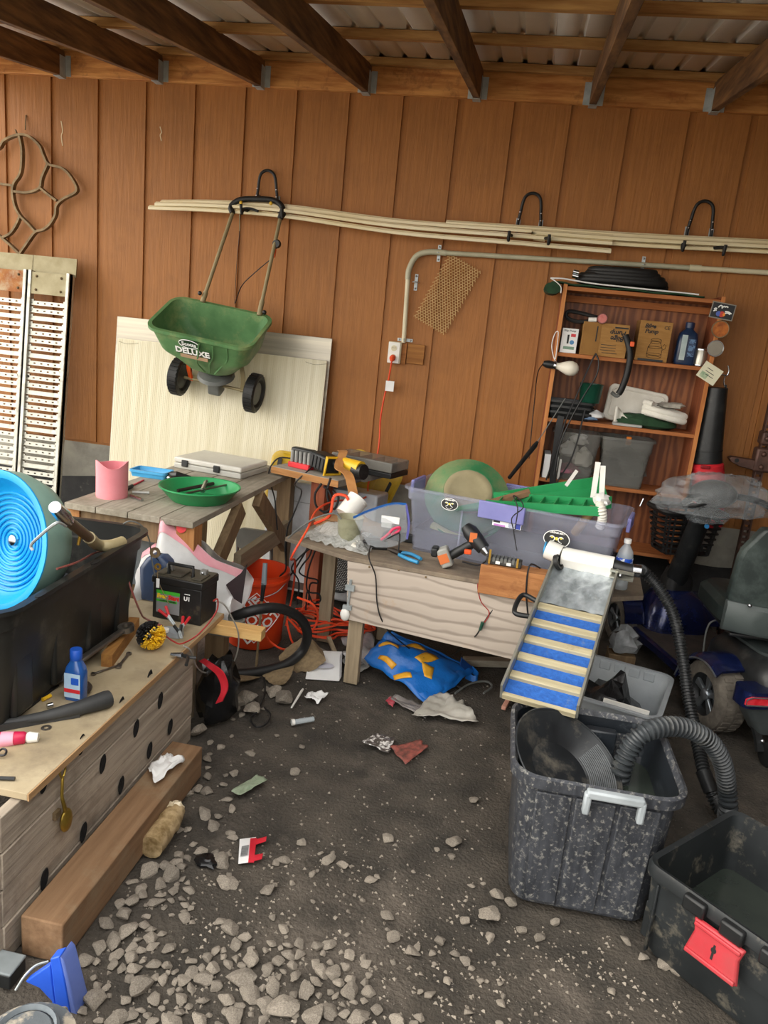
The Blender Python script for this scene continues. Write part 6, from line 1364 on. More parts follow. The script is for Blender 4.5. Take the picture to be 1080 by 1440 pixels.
# white bag with pink edge
ridge = [wy(203, 775, -1.72), wy(222, 760, -1.74), wy(232, 727, -1.76), wy(247, 738, -1.76), wy(275, 760, -1.74), wy(305, 783, -1.7), wy(338, 800, -1.64), wy(344, 806, -1.62)]
foot_ = [wz(206, 850, .40), wz(225, 860, .36), wz(245, 872, .34), wz(265, 876, .33), wz(285, 880, .32), wz(305, 882, .32), wz(320, 876, .33), wz(330, 866, .36)]
RT, FT = spl(ridge, 5), spl(foot_, 5)
def wbag(u, v, s):
    i = u*(len(RT)-1); k = int(min(i, len(RT)-2)); a = RT[k].lerp(RT[k+1], i-k); b = FT[k].lerp(FT[k+1], i-k)
    p = a.lerp(b, v); return p+Vector((.01*noise.noise((u*6, v*5, 2+s)), (-.09 if s < 0 else .16)*math.sin(PI*min(1, v*.75+.03))+.03*noise.noise((u*5, v*4, s))+(.012 if s > 0 else -.004), .01*noise.noise((u*9, v*7, s))))
t = thing('plastic_bag', 'white translucent plastic bag with pink hem slumped behind the battery', 'bag', foot_[3])
wbm = mat('white_bag_film', '#cfd0d0', '#e6e6e4', rough=.35, clear=.12, scale=6, bump=.5, bscale=14)
MB().grid(lambda u, v: wbag(u, v, -1), 36, 18).build('front_film', wbm, t, smooth=60); MB().grid(lambda u, v: wbag(u, v, 1), 36, 14).build('back_film', wbm, t, smooth=60)
MB().grid(lambda u, v: wbag(u, v*.11, -1)+Vector((0, -.003, .0)), 36, 2).build('pink_hem', mat('pink_hem', '#e29aa6', '#eeb4bc', rough=.4, scale=8), t, smooth=60)
MB().lathe([(0, 0), (.022, 0), (0, .002)], 12, tr(wy(255, 742, -1.785)) @ rot(x=80)).build('red_dot', mat('red_dot', '#e04a4e', rough=.4), t)
MB().prism([(0, 0), (.07, .05), (.1, .09), (.06, -.08), (.03, -.06)], 0, .004, frame(wy(318, 822, -1.76), (1, 0, .15), (0, 0, 1))).build('dark_contents', mat('maroon_contents', '#2c1c20', '#1a1416', rough=.7), t)
t = thing('blue_jug', 'dark blue plastic jug tucked between the black tote and the battery', 'jug', (-1.4, -1.9, .40))
MB().loft([[(-1.3+x, -1.84+y, z) for x, y in rrect(w, .13, .03, 4)] for z, w in ((.435, .14), (.56, .15), (.60, .1), (.62, .05))]).build('jug_body', mat('slate_blue_jug', '#2c3c58', '#3a4c6c', rough=.35, scale=5), t)
# orange bucket
BK = Vector((-1.12, -1.17, 0))
t = thing('bucket', 'orange hardware store bucket standing under the end of the sawhorse table', 'bucket', BK)
ob_ = mat('orange_bucket_plastic', '#d23c14', '#e04a1e', rough=.4, scale=5)
MB().lathe([(0, .004), (.13, 0), (.134, .006), (.15, .33), (.158, .332), (.158, .345), (.151, .346), (.151, .368), (.155, .372), (.147, .372), (.13, .012), (0, .012)], 40, tr(BK) @ rot(x=0)).build('pail', ob_, t)
def wrap_text(s, size, ang0, z0, tilt, m, parent):
    o = text(s, size, m, None, Matrix.Rotation(R(tilt), 4, 'Z'), depth=.0004, bold=.0015)
    for v in o.data.vertices:
        x, y, z = v.co; zz = z0+y; rr = .134+.016*(zz/.33)+.0022+z; a = R(ang0)+x/.142
        v.co = (rr*math.cos(a), rr*math.sin(a), zz)
    o.parent = parent; return o
for k, wd_ in enumerate(('THE', 'HOME', 'DEPOT')):
    wrap_text(wd_, .07, -72+(k-1)*13, .17-(k-1)*.052, 42, white_ink, t)
q = MB()
sq = [(-.13, .0), (0, .13), (.13, 0), (0, -.13)]
pts = []
for i in range(4):
    for j in range(8):
        f = j/8; x = sq[i][0]*(1-f)+sq[(i+1) % 4][0]*f; y = sq[i][1]*(1-f)+sq[(i+1) % 4][1]*f
        zz = .17+y*1.0; rr = .134+.016*(zz/.33)+.0015; a = R(-72)+x/.142; pts.append(BK+Vector((rr*math.cos(a), rr*math.sin(a), zz)))
MB().tube(pts, .0022, 5, closed=True).build('label_border', white_ink, t)
MB().tube(spl([BK+Vector((-.155, 0, .335)), BK+Vector((-.12, -.12, .3)), BK+Vector((0, -.17, .27)), BK+Vector((.12, -.12, .3)), BK+Vector((.155, 0, .335))], 6), .0025, 6).build('bail', galv, t)
t = thing('screwdriver', 'long rusty screwdriver stake with grey handle in front of the orange bucket', 'tool', wz(360, 942, .01))
MB().tube([wy(373, 792, -1.4), wy(371, 822, -1.42)], [.011, .013], 10).build('handle', mat('grey_blue_handle', '#7c8890', rough=.4), t)
MB().tube([wy(371, 820, -1.42), wy(368, 845, -1.43)], [.012, .008], 10).build('ferrule', black_pl, t); MB().tube([wy(368, 845, -1.43), wz(360, 942, .01)], .006, 8).build('shaft', rusty, t)
# black hose ring and bag
cen = [wz(312, 935, .12), wz(305, 905, .18), wz(318, 875, .3), wz(350, 860, .38), wz(390, 855, .38), wz(420, 868, .3), wz(432, 890, .2), wz(425, 915, .1), wz(400, 935, .05), wz(360, 945, .035), wz(325, 948, .035)]
t = thing('hose_loop', 'thick black hose bent in a big loop in front of the orange bucket', 'hose', cen[-1])
MB().tube(spl(cen, 8), .022, 14).build('hose', black_rub, t)
crumple('trash_bag', 'black plastic bag slumped at the far end of the crate bench', 'bag', Vector((-1.0, -1.94, .1)), (.075, .1, .17), mat('black_bag_film', '#0f1011', '#1c1d1f', rough=.25, scale=8, bump=.6, bscale=16), 71, flat=.55)
t = thing('red_strap', 'red nylon strap draped over the black bag', 'strap', wz(306, 985, .03))
MB().ribbon(spl([wy(284, 928, -2.0), wy(296, 936, -2.05), wy(310, 948, -2.07), wy(316, 968, -2.08), wy(308, 988, -2.09)], 5), .035, .005, (.7, -.2, .5)).build('webbing', mat('red_nylon', '#c41c2c', '#d8303e', rough=.5, scale=20), t)
t = thing('grey_dish', 'dusty grey plastic dish under the pale lumber strip', 'dish', wz(298, 895, .3))
MB().tub([(0, .16, .12, .02), (.03, .19, .14, .03)], wall=.004, rim=.006, M=tr(wz(298, 893, .31)+Vector((0, .06, 0)))).build('dish', mat('dusty_grey', '#6f6e68', '#85847c', rough=.6), t)
p = wz(298, 893, .31)+Vector((0, .06, 0)); solo(MB().b2((p.x-.04, p.y-.03, 0), (p.x+.04, p.y+.03, .309)), 'wood_post', 'short brown post standing under the dusty grey dish', 'post', brw)

# ================================================================== foreground right: black tub, bins, tool box
TB = tr(.37, -2.395, 0) @ rot(z=1)
tubm = mat('mud_splashed_black_tub', '#2b2e34', '#474a50', rough=.5, scale=16, stretch=(3, 3, .6), dirt='#a6a49c', dscale=75, damt=.28)
tubi = mat('wet_black_tub', '#1d2126', '#2a2f35', rough=.35, scale=6, dirt='#555a5e', dscale=12, damt=.2)
t = thing('mud_tub', 'black plastic mixing tub splashed with mud, grey handle and murky water inside', 'tub', M=TB)
def tring(z, w, d, r, notch=0):
    P = rrect(w, d, r, 6)
    return [(x, y, z) for x, y in P]
secs = [(.0, .385, .42, .05), (.012, .40, .43, .06), (.36, .445, .435, .07), (.385, .455, .435, .07)]
rings = [tring(*s_) for s_ in secs]+[tring(.385, .49, .47, .085), tring(.415, .49, .47, .085), tring(.42, .47, .45, .08), tring(.405, .45, .43, .07), tring(.25, .425, .405, .065)]
MB().loft(rings, cap1=False).build('shell', tubm, t, W=False, smooth=50)
MB().loft([tring(.404, .447, .427, .07), tring(.02, .38, .39, .06)], cap1=True, cap0=False).build('inner_wall', tubi, t, W=False, smooth=50)
for x0, x1 in ((-.17, -.07), (-.06, .05), (.06, .17)):   # raised panels of the front wall
    M_ = None
    q = MB(); q.loft([[(x0*.92, -.205, .012), (x1*.92, -.205, .012), (x1*.92, -.221, .012), (x0*.92, -.221, .012)], [(x0, -.212, .37), (x1, -.212, .37), (x1, -.226, .37), (x0, -.226, .37)]]); q.build('front_panel', tubm, t, W=False, bevel=.004)
MB().b2((.0, .155, .16), (.1, .19, .385)).build('inner_pocket', tubi, t, W=False, bevel=.006)
grh = mat('grey_handle_plastic', '#9aa2a6', '#b4bcc0', rough=.4, scale=8)
hd = MB(); hd.b2((-.04, -.262, .395), (.115, -.236, .42)); hd.b2((-.045, -.262, .345), (-.025, -.236, .41)); hd.b2((.1, -.262, .345), (.12, -.236, .41)); hd.build('handle', grh, t, W=False, bevel=.006)
murk = mat('murky_water', '#2c322e', '#363d36', rough=.06, scale=5, spec=.6)
MB().loft([[(x, y, z) for x, y in rrect(.425, .405, .06, 6)] for z in (.27, .275)]).build('water', murk, t, W=False)
tb = lambda x, y, z: TB @ Vector((x, y, z))
# black gold pan
n_ = Vector((.42, -.30, .86)).normalized()
pc = tb(-.062, -.018, .356)
PMx = frame(pc, Vector((.9, .05, -.42)), Vector((.1, 1, .3)))
bp_m = mat('wet_black_pan', '#1c1f22', '#2e3235', rough=.3, scale=6, dirt='#6f6a60', dscale=9, damt=.35)
t = thing('gold_pan', 'black riffled gold pan propped inside the mud-splashed tub', 'pan', M=PMx)
MB().lathe([(0, -.05), (.1, -.05), (.182, .0), (.188, .003), (.188, -.002), (.18, -.006), (.104, -.055), (0, -.055)], 44).build('dish', bp_m, t, W=False, smooth=25)
MB().tube([(.188*math.cos(a), .188*math.sin(a), .001) for a in [2*PI*k/44 for k in range(44)]], .004, 6, closed=True).build('rim', bp_m, t, W=False)
q = MB()
for k in range(14):
    f = .06+.062*k; rr = .102+.08*f; z = -.05+.05*f
    q.tube([(rr*math.cos(a), rr*math.sin(a), z+.0025) for a in [R(-20+5.5*j) for j in range(15)]], .0026, 4)
stuff(q.build('riffles', mat('worn_grey_riffle', '#4a4e50', '#63676a', rough=.35, scale=10), t, W=False))
# ribbed suction hose arching out of the tub
pts = [tb(.09, .06, .22), wy(868, 1085, -2.33), wy(880, 1055, -2.32), wy(900, 1032, -2.3), wy(930, 1020, -2.28), wy(962, 1024, -2.27), wy(995, 1042, -2.27), wy(1017, 1078, -2.3), wy(1027, 1115, -2.33), wz(1030, 1146, .06), wz(1034, 1160, .03)]
pts = [tb(.125, .09, .20), wy(872, 1090, -2.33), wy(884, 1056, -2.32), wy(903, 1032, -2.31), wy(935, 1022, -2.27), wy(968, 1025, -2.22), wy(997, 1042, -2.17), wy(1015, 1070, -2.12), wy(1022, 1105, -2.07), wz(1024, 1135, .1), wz(1022, 1148, .04)]
t = thing('suction_hose', 'grey-black corrugated hose arching out of the mud-splashed tub', 'hose', pts[-1])
P, rr = ribbed(pts, .027, 12, amp=.2, pitch=.018); MB().tube(P, rr, 14).build('hose', mat('corrugated_hose', '#33373a', '#484d50', rough=.35, scale=10, dirt='#7a7a74', dscale=14, damt=.2), t)
m0 = P[len(P)*52//100]; m1 = P[len(P)*56//100]; MB().tube([m0, m1], .029, 14).build('smooth_sleeve', hosem, t)
# translucent bin behind the tub
BB = tr(.52, -1.66, 0) @ rot(z=-17)
frost = mat('frosted_bin', '#aeb4b8', '#c2c8cc', rough=.3, clear=.5, scale=6)
t = thing('storage_bin', 'frosted open plastic bin standing behind the mud-splashed tub', 'bin', M=BB)
MB().tub([(0, .34, .36, .03), (.25, .39, .40, .035), (.26, .40, .41, .035), (.30, .41, .42, .04)], wall=.004, rim=.014, riph=.008).build('bin_body', frost, t, W=False)
for x in (-.06, .0, .06, .12): MB().b2((x-.022, .2, .262), (x+.022, .222, .3)).build('rim_lug', frost, t, W=False, bevel=.003)
crumple('trash_bag', 'black plastic bag stuffed in the frosted open bin', 'bag', BB @ Vector((.0, .0, .15)), (.14, .13, .15), MATS['black_bag_film'], 81)
solo(MB().b2((.0, -.13, .255), (.17, -.118, .285), BB), 'plastic_batten', 'white plastic slat lying across the frosted bin', 'slat', white_pl)
crumple('plastic_wrap', 'ball of crumpled clear plastic behind the frosted open bin', 'wrap', wy(877, 902, -1.12), (.07, .06, .07), mat('grey_clear_wrap', '#8f9294', '#c4c8ca', rough=.15, clear=.35, scale=12, bump=.8, bscale=18), 82)
p = wy(877, 902, -1.12); solo(MB().b2((p.x-.06, p.y-.04, 0), (p.x+.06, p.y+.06, p.z-.055)), 'scrap_block', 'dark wooden block under the ball of crumpled plastic', 'block', brw, bevel=.003)
# tool box with red latch
tl = mat('muddy_black_box', '#1c2022', '#2c3032', rough=.5, scale=5, dirt='#6f6a5e', dscale=16, damt=.22)
HB = .30
xl = Vector((.73, -.683, 0)); yl = Vector((.683, .73, 0)); c0 = Vector((.5, -2.70, 0)); c_ = c0+xl*.26+yl*.23
XB = Matrix(((xl.x, yl.x, 0, c_.x), (xl.y, yl.y, 0, c_.y), (0, 0, 1, 0), (0, 0, 0, 1)))
t = thing('tool_box', 'open muddy black tool box with a red latch and water inside', 'tool box', M=XB)
def bx_(z, w, d, r=.03): return [(x, y, z) for x, y in rrect(w, d, r, 4)]
MB().loft([bx_(0, .44, .38), bx_(.02, .46, .40), bx_(.13, .475, .415), bx_(.135, .487, .427), bx_(.24, .497, .437), bx_(.243, .52, .46, .04), bx_(.27, .52, .46, .04), bx_(.28, .512, .452, .04), bx_(.275, .485, .425), bx_(.02, .44, .38)]).build('shell', tl, t, W=False, smooth=35)
MB().loft([[(x, y, z) for x, y in rrect(.455, .395, .03)] for z in (.1, .105)]).build('water', murk, t, W=False)
for x in (-.1, .0, .1): MB().b2((x-.03, -.247, .235), (x+.03, -.222, .275)).build('hinge_lug', black_pl, t, W=False, bevel=.006)
LT = tr(-.025, -.242, .185) @ rot(x=82) @ Matrix.Diagonal((.8, .85, 1, 1))
q = MB(); q.loft([[(x, y, z) for x, y in poly] for z, poly in ((0, [(-.085, .06), (.085, .06), (.075, .02), (.09, -.055), (-.09, -.055), (-.075, .02)]), (.012, [(-.08, .055), (.08, .055), (.07, .02), (.085, -.05), (-.085, -.05), (-.07, .02)]))])
lt = q.build('latch', mat('coral_red_latch', '#b02e36', '#c03c44', rough=.45, scale=8, dirt='#a8484a', dscale=9), t, W=False, bevel=.004, label='coral red plastic latch')
MB().b2((-.084, -.058, .008), (.084, -.042, .02), LT if 0 else None)
for x, y, w, h in ((0, -.045, .165, .014), (0, .045, .15, .012)): MB().box((x, y, .013), (w, h, .01), None).build('latch_ridge', MATS['coral_red_latch'], lt, W=False, bevel=.003)
q = MB(); q.lathe([(0, .0125), (.009, .0125), (0, .0135)], 12, tr(0, .004, 0)); q.box((0, -.002, .0128), (.007, .045, .001)); q.build('key_hole', ink, lt, W=False)
for o in [lt]+list(lt.children):
    o.data.transform(LT)
for s_ in (-1, 1): MB().b2((s_*.21-.004, -.225, .02), (s_*.21+.004, -.208, .23)).build('corner_rib', tl, t, W=False, bevel=.004)
for k in range(6): MB().b2((-.255, -.18+.07*k, .02), (-.232, -.172+.07*k, .13)).build('side_rib', tl, t, W=False, bevel=.004)
crumple('leaf_scrap', 'dark green scrap floating in the open tool box', 'scrap', XB @ Vector((.17, .1, .11)), (.05, .03, .02), grn, 83)
p = wz(1086, 1446, 0)
solo(MB().b2((p.x-.001, p.y-.03, 0), (p.x+.03, p.y-.0, .3)), 'blue_board', 'pale blue board standing at the corner of the open tool box', 'board', mat('pale_blue_paint', '#6a9cc0', '#86b2d0', rough=.6, scale=8), bevel=.003)

# foreground left: blue scoop, muddy pail lid, dark case
bsc = mat('royal_blue_plastic', '#2456d0', '#3468e0', rough=.35, scale=6)
FY = -3.27
t = thing('blue_scoop', 'royal blue plastic scoop standing on the dirt by the timber end', 'scoop', wy(90, 1440, FY))
def ppoly(pts, Y, th, nm, m, t):
    a = [wy(x, y, Y) for x, y in pts]; MB().loft([a, [p+Vector((0, th, 0)) for p in a]]).build(nm, m, t, bevel=.003)
ppoly([(70, 1349), (83, 1345), (92, 1385), (104, 1450), (90, 1500), (76, 1400)], FY, .03, 'back_wall', bsc, t)
ppoly([(83, 1345), (89, 1352), (112, 1440), (112, 1500), (100, 1500), (92, 1385)], FY+.002, .05, 'side_wall', mat('worn_blue_plastic', '#5a70b8', '#6c80c4', rough=.45, scale=6), t)
ppoly([(70, 1357), (35, 1381), (55, 1390), (72, 1408), (82, 1440), (88, 1480), (76, 1400)], FY+.004, .02, 'fin', bsc, t)
t = thing('muddy_lid', 'grey round lid crusted with dried mud beside the blue scoop', 'lid', wz(20, 1470, 0))
c = wz(36, 1462, .08)
mud = mat('crusted_mud', '#5c6266', '#b4aa98', rough=.9, scale=16, bump=.6, lo=.45, hi=.55)
MB().lathe([(0, .1), (.05, .1), (.06, .085), (.085, .075), (.1, .07), (.105, .05), (.1, .0), (0, 0)], 30, tr(c.x, c.y, 0)).build('disc', mud, t)
MB().lathe([(.055, .097), (.06, .108), (.066, .1), (.06, .09)], 28, tr(c.x, c.y, 0), loop=True).build('ring', mat('grey_mud', '#6a7278', '#848c90', rough=.8, scale=20), t)
t = thing('dark_case', 'small black plastic case with grey lid edge at the crate foot', 'case', wz(10, 1395, 0))
p = wz(8, 1392, 0)
MB().b2((p.x-.1, p.y-.0, 0), (p.x+.012, p.y+.06, .04)).build('body', black_pl, t, bevel=.004); MB().b2((p.x-.1, p.y-.002, .04), (p.x+.014, p.y+.06, .047)).build('lid', mat('lid_grey', '#6f7678', '#858c8e', rough=.5), t, bevel=.003)
cord('bent_wire', [wz(22, 1392, .02), wz(35, 1372, .05), wz(50, 1358, .06), wz(68, 1352, .06)], .003, 'thin bent wire arching from the dark case to the blue scoop', galv, 'wire')

# ================================================================== things strewn on the dirt floor
# blue shopping bag with yellow flashes
A_, B_, C_, D_ = wz(512, 926, .07), wz(545, 888, .20), wz(664, 941, .03), wz(600, 989, .012)
def bs(u, v):
    p = A_.lerp(B_, v).lerp(D_.lerp(C_, v), u)
    h = .05*math.sin(PI*u)*math.sin(PI*v)+.035*noise.noise((u*2.3, v*2.3, 4))*math.sin(PI*min(1, u+.1))+.02*noise.noise((u*5, v*5, 9))
    return p+Vector((0, -.25*h, h))
t = thing('shopping_bag', 'blue reusable shopping bag with yellow dashes crumpled under the workbench', 'bag', (D_.x, D_.y, 0))
bb = mat('blue_bag_fabric', '#1460b0', '#1c70c4', rough=.38, scale=5, bump=.25, bscale=60)
MB().grid(bs, 16, 16).build('front_fabric', bb, t, smooth=28, solid=.003)
def bk_(u, v):
    p = bs(u, v); return p+Vector((.02, .14*math.sin(PI*u)*math.sin(PI*v)+.01, -.9*(p.z-.01)*math.sin(PI*u)*math.sin(PI*v)))
MB().grid(bk_, 12, 12).build('back_fabric', bb, t, smooth=28, solid=.003)
yd = mat('yellow_dash', '#dc9c20', '#e8ac34', rough=.45, scale=8)
for (u0, v0, du, dv, L, W_) in ((.17, .50, .75, .25, .1, .045), (.36, .80, .45, .65, .12, .05), (.60, .62, .2, 1, .12, .05), (.28, .18, .95, -.1, .1, .035), (.74, .42, -.5, .85, .1, .045), (.56, .10, .55, .5, .09, .04)):
    d = Vector((du, dv)).normalized(); n2 = Vector((-d.y, d.x)); L = L*2.5; W_ = W_*3.3
    def yq(a, b):
        w = W_*(.6+.4*a); q_ = Vector((u0, v0))+d*(a-.5)*L+n2*(b-.5)*w; p = bs(q_.x, q_.y); return p+Vector((0, -.004, .004))
    MB().grid(yq, 5, 3).build('yellow_dash', yd, t, smooth=40, solid=.001)
q = MB(); q.ribbon(spl([C_, wz(672, 950, .02), wz(668, 955, .01), wz(655, 950, .01)], 4), .03, .003, (0, .3, 1)); q.build('strap', bb, t)
MB().ribbon(spl([wz(648, 930, .08), wz(655, 937, .05), wz(664, 944, .02)], 4), .04, .004, (0, .5, 1)).build('strap', mat('dark_blue_strap', '#123f80', rough=.5), t)
# white bag, wrappers, papers
wpb = mat('dirty_white_bag', '#a8a49a', '#d0ccc2', rough=.4, scale=7, clear=.08)
sheet_pts('plastic_bag', 'dirty white plastic bag flattened on the dirt before the blue shopping bag', 'bag', ((578, 1012), (615, 978), (652, 990), (672, 1022)), .004, wpb, .045, 11, 18, 12)
sheet_pts('bread_wrapper', 'clear wrapper with red printed end lying beside the dirty white bag', 'wrapper', ((545, 985), (556, 980), (612, 1000), (598, 1014)), .004, mat('clear_wrapper', '#8a8480', '#b4aeaa', rough=.2, clear=.4, scale=10), .02, 12)
sheet_pts('wrapper_print', 'red printed scrap at the end of the clear wrapper', 'scrap', ((542, 988), (548, 981), (557, 985), (552, 996)), .01, mat('red_print', '#a8263a', '#c86a70', rough=.4, scale=40), .015, 13, 6, 6)
sheet_pts('foil_scrap', 'glittering torn foil scrap half trodden into the dirt', 'scrap', ((508, 1045), (530, 1032), (556, 1040), (546, 1060)), .004, mat('glitter_foil', '#4a4440', '#e4e2de', rough=.3, scale=70, lo=.5, hi=.6), .012, 14)
sheet_pts('wrapper_scrap', 'trodden red and brown wrapper scrap on the dirt', 'scrap', ((548, 1052), (590, 1042), (602, 1052), (570, 1076)), .004, mat('red_brown_scrap', '#5c3c34', '#a85a50', rough=.6, scale=40), .012, 15)
sheet_pts('label_scrap', 'torn green and white label on the dirt', 'label', ((325, 1114), (362, 1090), (376, 1098), (338, 1120)), .004, mat('green_label', '#7d8a72', '#a8b49c', rough=.6, scale=30, dirt='#4a6a48', dscale=30, damt=.4), .01, 16)
sheet_pts('tissue', 'small crumpled white tissue on the dirt near the workbench leg', 'tissue', ((428, 983), (436, 975), (462, 980), (446, 992)), .004, paper, .03, 17)
sheet_pts('tissue', 'torn paper scrap at the foot of the white paper box', 'tissue', ((478, 932), (500, 925), (520, 940), (500, 950)), .004, mat('grey_paper', '#8d8c88', '#a8a6a0', rough=.8, scale=10), .02, 18)
t = thing('cigarette_pack', 'torn white and red cigarette pack lying on the dirt', 'pack', wz(352, 1200, 0))
sg = lambda q_, nm, m, z: MB().loft([[wz(x, y, z) for x, y in q_], [wz(x, y, z+.004) for x, y in q_]]).build(nm, m, t)
sg([(337, 1180), (360, 1177), (356, 1212), (335, 1215)], 'card', paper, .006)
rdp = mat('pack_red', '#c01c2c', '#d43040', rough=.45, scale=10)
sg([(352, 1179), (361, 1178), (357, 1213), (349, 1213)], 'red_band', rdp, .0105); sg([(360, 1180), (375, 1176), (374, 1183), (359, 1188)], 'flap', rdp, .011); sg([(358, 1202), (370, 1200), (368, 1208), (357, 1211)], 'flap', rdp, .011)
sg([(340, 1190), (350, 1188), (348, 1202), (338, 1204)], 'print', mat('pack_grey', '#8f9090', '#5c5c5c', rough=.6, scale=60), .0105)
t = thing('plastic_vial', 'clear plastic vial lying on the dirt', 'vial', wz(425, 1014, 0))
MB().tube([wz(410, 1016, .012), wz(441, 1011, .012)], .011, 12).build('vial_body', clw, t); MB().tube([wz(410, 1016, .012), wz(414, 1015.4, .012)], .0125, 12).build('cap', white_pl, t)
solo(MB().tube([wz(410, 995, .008), wz(424, 972, .01), wz(426, 969, .01)], [.004, .006, .004], 8), 'plastic_spoon', 'pale plastic stick on the dirt left of the tissue', 'stick', white_pl)
# white printed box
t = thing('paper_box', 'flat white printed paper sleeve standing by the workbench leg', 'box', wz(455, 957, 0))
a, b, c, d = wz(429, 955, .0), wz(477, 958, .0), wy(478, 922, -1.3), wy(436, 920, -1.3)
MB().loft([[a, b, c, d], [p+Vector((0, .05, .0)) for p in (a, b, c, d)]]).build('sleeve', paper, t, bevel=.002)
m_ = (a+b+c+d)/4; MB().lathe([(0, 0), (.04, 0), (0, .002)], 18, frame(m_+Vector((.0, -.004, .012)), b-a, d-a) @ Matrix.Diagonal((1.2, .55, 1, 1))).build('print_oval', mat('print_grey', '#b4b4c0', '#c8c8d2', rough=.6), t)
# flat rocks
def rock_mesh(seed, n=2, flat=.6):
    import bmesh
    bm = bmesh.new(); bmesh.ops.create_icosphere(bm, subdivisions=n+1, radius=1)
    for v in bm.verts:
        d = v.co.normalized(); s = 1.05+.3*noise.noise(d*1.3+Vector((seed*5.1, 0, 0)))+.12*noise.noise(d*3.4+Vector((0, seed*2.3, 0)))
        for k in range(9):                                                    # chop planes make facets
            pn = Vector((math.sin(seed*3+k*2.1), math.cos(seed*1.7+k*1.3), math.sin(seed+k*.9))).normalized()
            s = min(s, (.68+.1*math.sin(k*4+seed))/max(.01, d.dot(pn)) if d.dot(pn) > .3 else s)
        v.co = d*s; v.co.z *= flat
    me = bpy.data.meshes.new('rock'); bm.to_mesh(me); bm.free()
    me.polygons.foreach_set('use_smooth', [True]*len(me.polygons)); me.set_sharp_from_angle(angle=R(20)); return me
tanr = mat('tan_rock', '#7d6a50', '#95805f', rough=.9, scale=6, bump=.4, vary=.1); stn = mat('grey_stone', '#736b60', '#9a9184', rough=.92, scale=9, bump=.35, vary=.18)
def rock(name, lab, p, s, rz_, me, m, group=None):
    o = bpy.data.objects.new(name, me); COL.objects.link(o); o.location = p; o.scale = s; o.rotation_euler = (random.uniform(-.25, .25), random.uniform(-.25, .25), rz_)
    return tag(o, lab, 'stone', group)
RM = [rock_mesh(i+1) for i in range(9)]
for me in RM: me.materials.append(stn)
RT_ = [rock_mesh(20+i, 3, .35) for i in range(3)]
for me in RT_: me.materials.append(tanr)
p = wz(415, 945, .0); rock('flat_rock', 'large tan slab of rock leaning beside the black hose loop', p+Vector((.02, .06, .06)), (.11, .09, .1), .4, RT_[0], tanr).rotation_euler = (.7, -.2, .3)
p = wz(392, 955, 0); rock('flat_rock', 'smaller tan rock slab lying below the black hose loop', p+Vector((0, 0, .025)), (.09, .07, .07), 1.2, RT_[1], tanr)
p = wz(322, 968, 0); rock('flat_rock', 'long tan rock slab lying at the bucket foot', p+Vector((0, .05, .02)), (.12, .07, .06), .7, RT_[2], tanr)
for i, (px, py, s_) in enumerate(((345, 985, .05), (385, 975, .045), (398, 985, .05), (450, 925, .06), (463, 840, .07), (333, 990, .04), (355, 1000, .045), (298, 1012, .045), (280, 1030, .04))):
    p = wz(px, py, 0); rock('loose_rock', ('tan rock by the red strap', 'tan rock below the hose loop', 'pointed tan rock in front of the hose loop', 'dark rock behind the white paper sleeve', 'brick-sized rock under the white cabinet', 'small tan rock beside the black bag', 'tan rock on the dirt near the black bag', 'flat rock at the far crate corner', 'rounded rock at the far end of the timber')[i], p+Vector((0, 0, s_*.3)), (s_, s_*.8, s_*.9), i*1.3, RM[i % 9], tanr)
# orange cord coil
P = []
random.seed(11)
for k in range(70):
    a = 2*PI*k/11.3; r_ = .13+.05*math.sin(k*1.7)+.03*random.random(); P.append(Vector((-.8+1.25*r_*math.cos(a), -.98+r_*.9*math.sin(a), .02+.09*k/70+.03*random.random())))
t = thing('extension_cord', 'heap of orange extension cord coiled on the dirt under the workbench', 'cord', (-.8, -.98, 0))
MB().tube(spl(P, 5), .0055, 6).build('coil', orange_cord, t)
cord('orange_cord_end', [wz(418, 840, .32), wz(440, 850, .3), wz(447, 868, .22), wz(438, 888, .14), wz(425, 890, .1), wz(404, 870, .12), wz(408, 895, .05), wz(412, 905, .02)], .0055, 'orange cord loop in front of the hose ring', orange_cord)
cord('orange_cord_end', [wz(368, 880, .2), wz(378, 900, .1), wz(395, 912, .06), wz(408, 912, .05), wz(420, 905, .03)], .0055, 'orange cord strand curving past the orange bucket', orange_cord)
# lumber scraps and clutter under the bench
solo(MB().beam(wz(652, 930, .03), wz(728, 932, .03), .05, .035), 'lumber_scrap', 'weathered lumber scrap lying under the workbench front', 'lumber', wood('grey_scrap', '#8a8272', '#a09888', 'x'), bevel=.003)
solo(MB().beam(wz(462, 896, .06), wz(474, 925, .012), .02, .012), 'wood_stake', 'small grey stake leaning beside the workbench leg', 'stake', grey_wood)
sheet_pts('foil_tray', 'crumpled clear blister tray under the workbench corner', 'tray', ((478, 905), (525, 895), (528, 935), (500, 942)), .01, mat('blister_tray', '#8f9498', '#d0d4d6', rough=.15, scale=9, metal=.2), .05, 21)
sheet_pts('paper_cup', 'crumpled white paper cup lid under the bench leg', 'lid', ((482, 918), (496, 915), (497, 928), (486, 932)), .02, paper, .02, 22, 8, 8)
solo(MB().beam(wz(708, 996, .012), wz(733, 953, .018), .02, .018), 'pink_stick', 'pinkish wooden stick lying left of the mud-splashed tub', 'stick', wood('pink_wood', '#b8806c', '#cc9884', 'y'), bevel=.003)
t = thing('test_strip', 'small white strip with red tip by the pinkish stick', 'strip', wz(732, 988, 0))
MB().beam(wz(726, 975, .008), wz(733, 988, .008), .012, .005).build('strip', white_pl, t); MB().beam(wz(732.5, 987, .009), wz(736, 993, .009), .012, .006).build('red_tip', rdp, t)
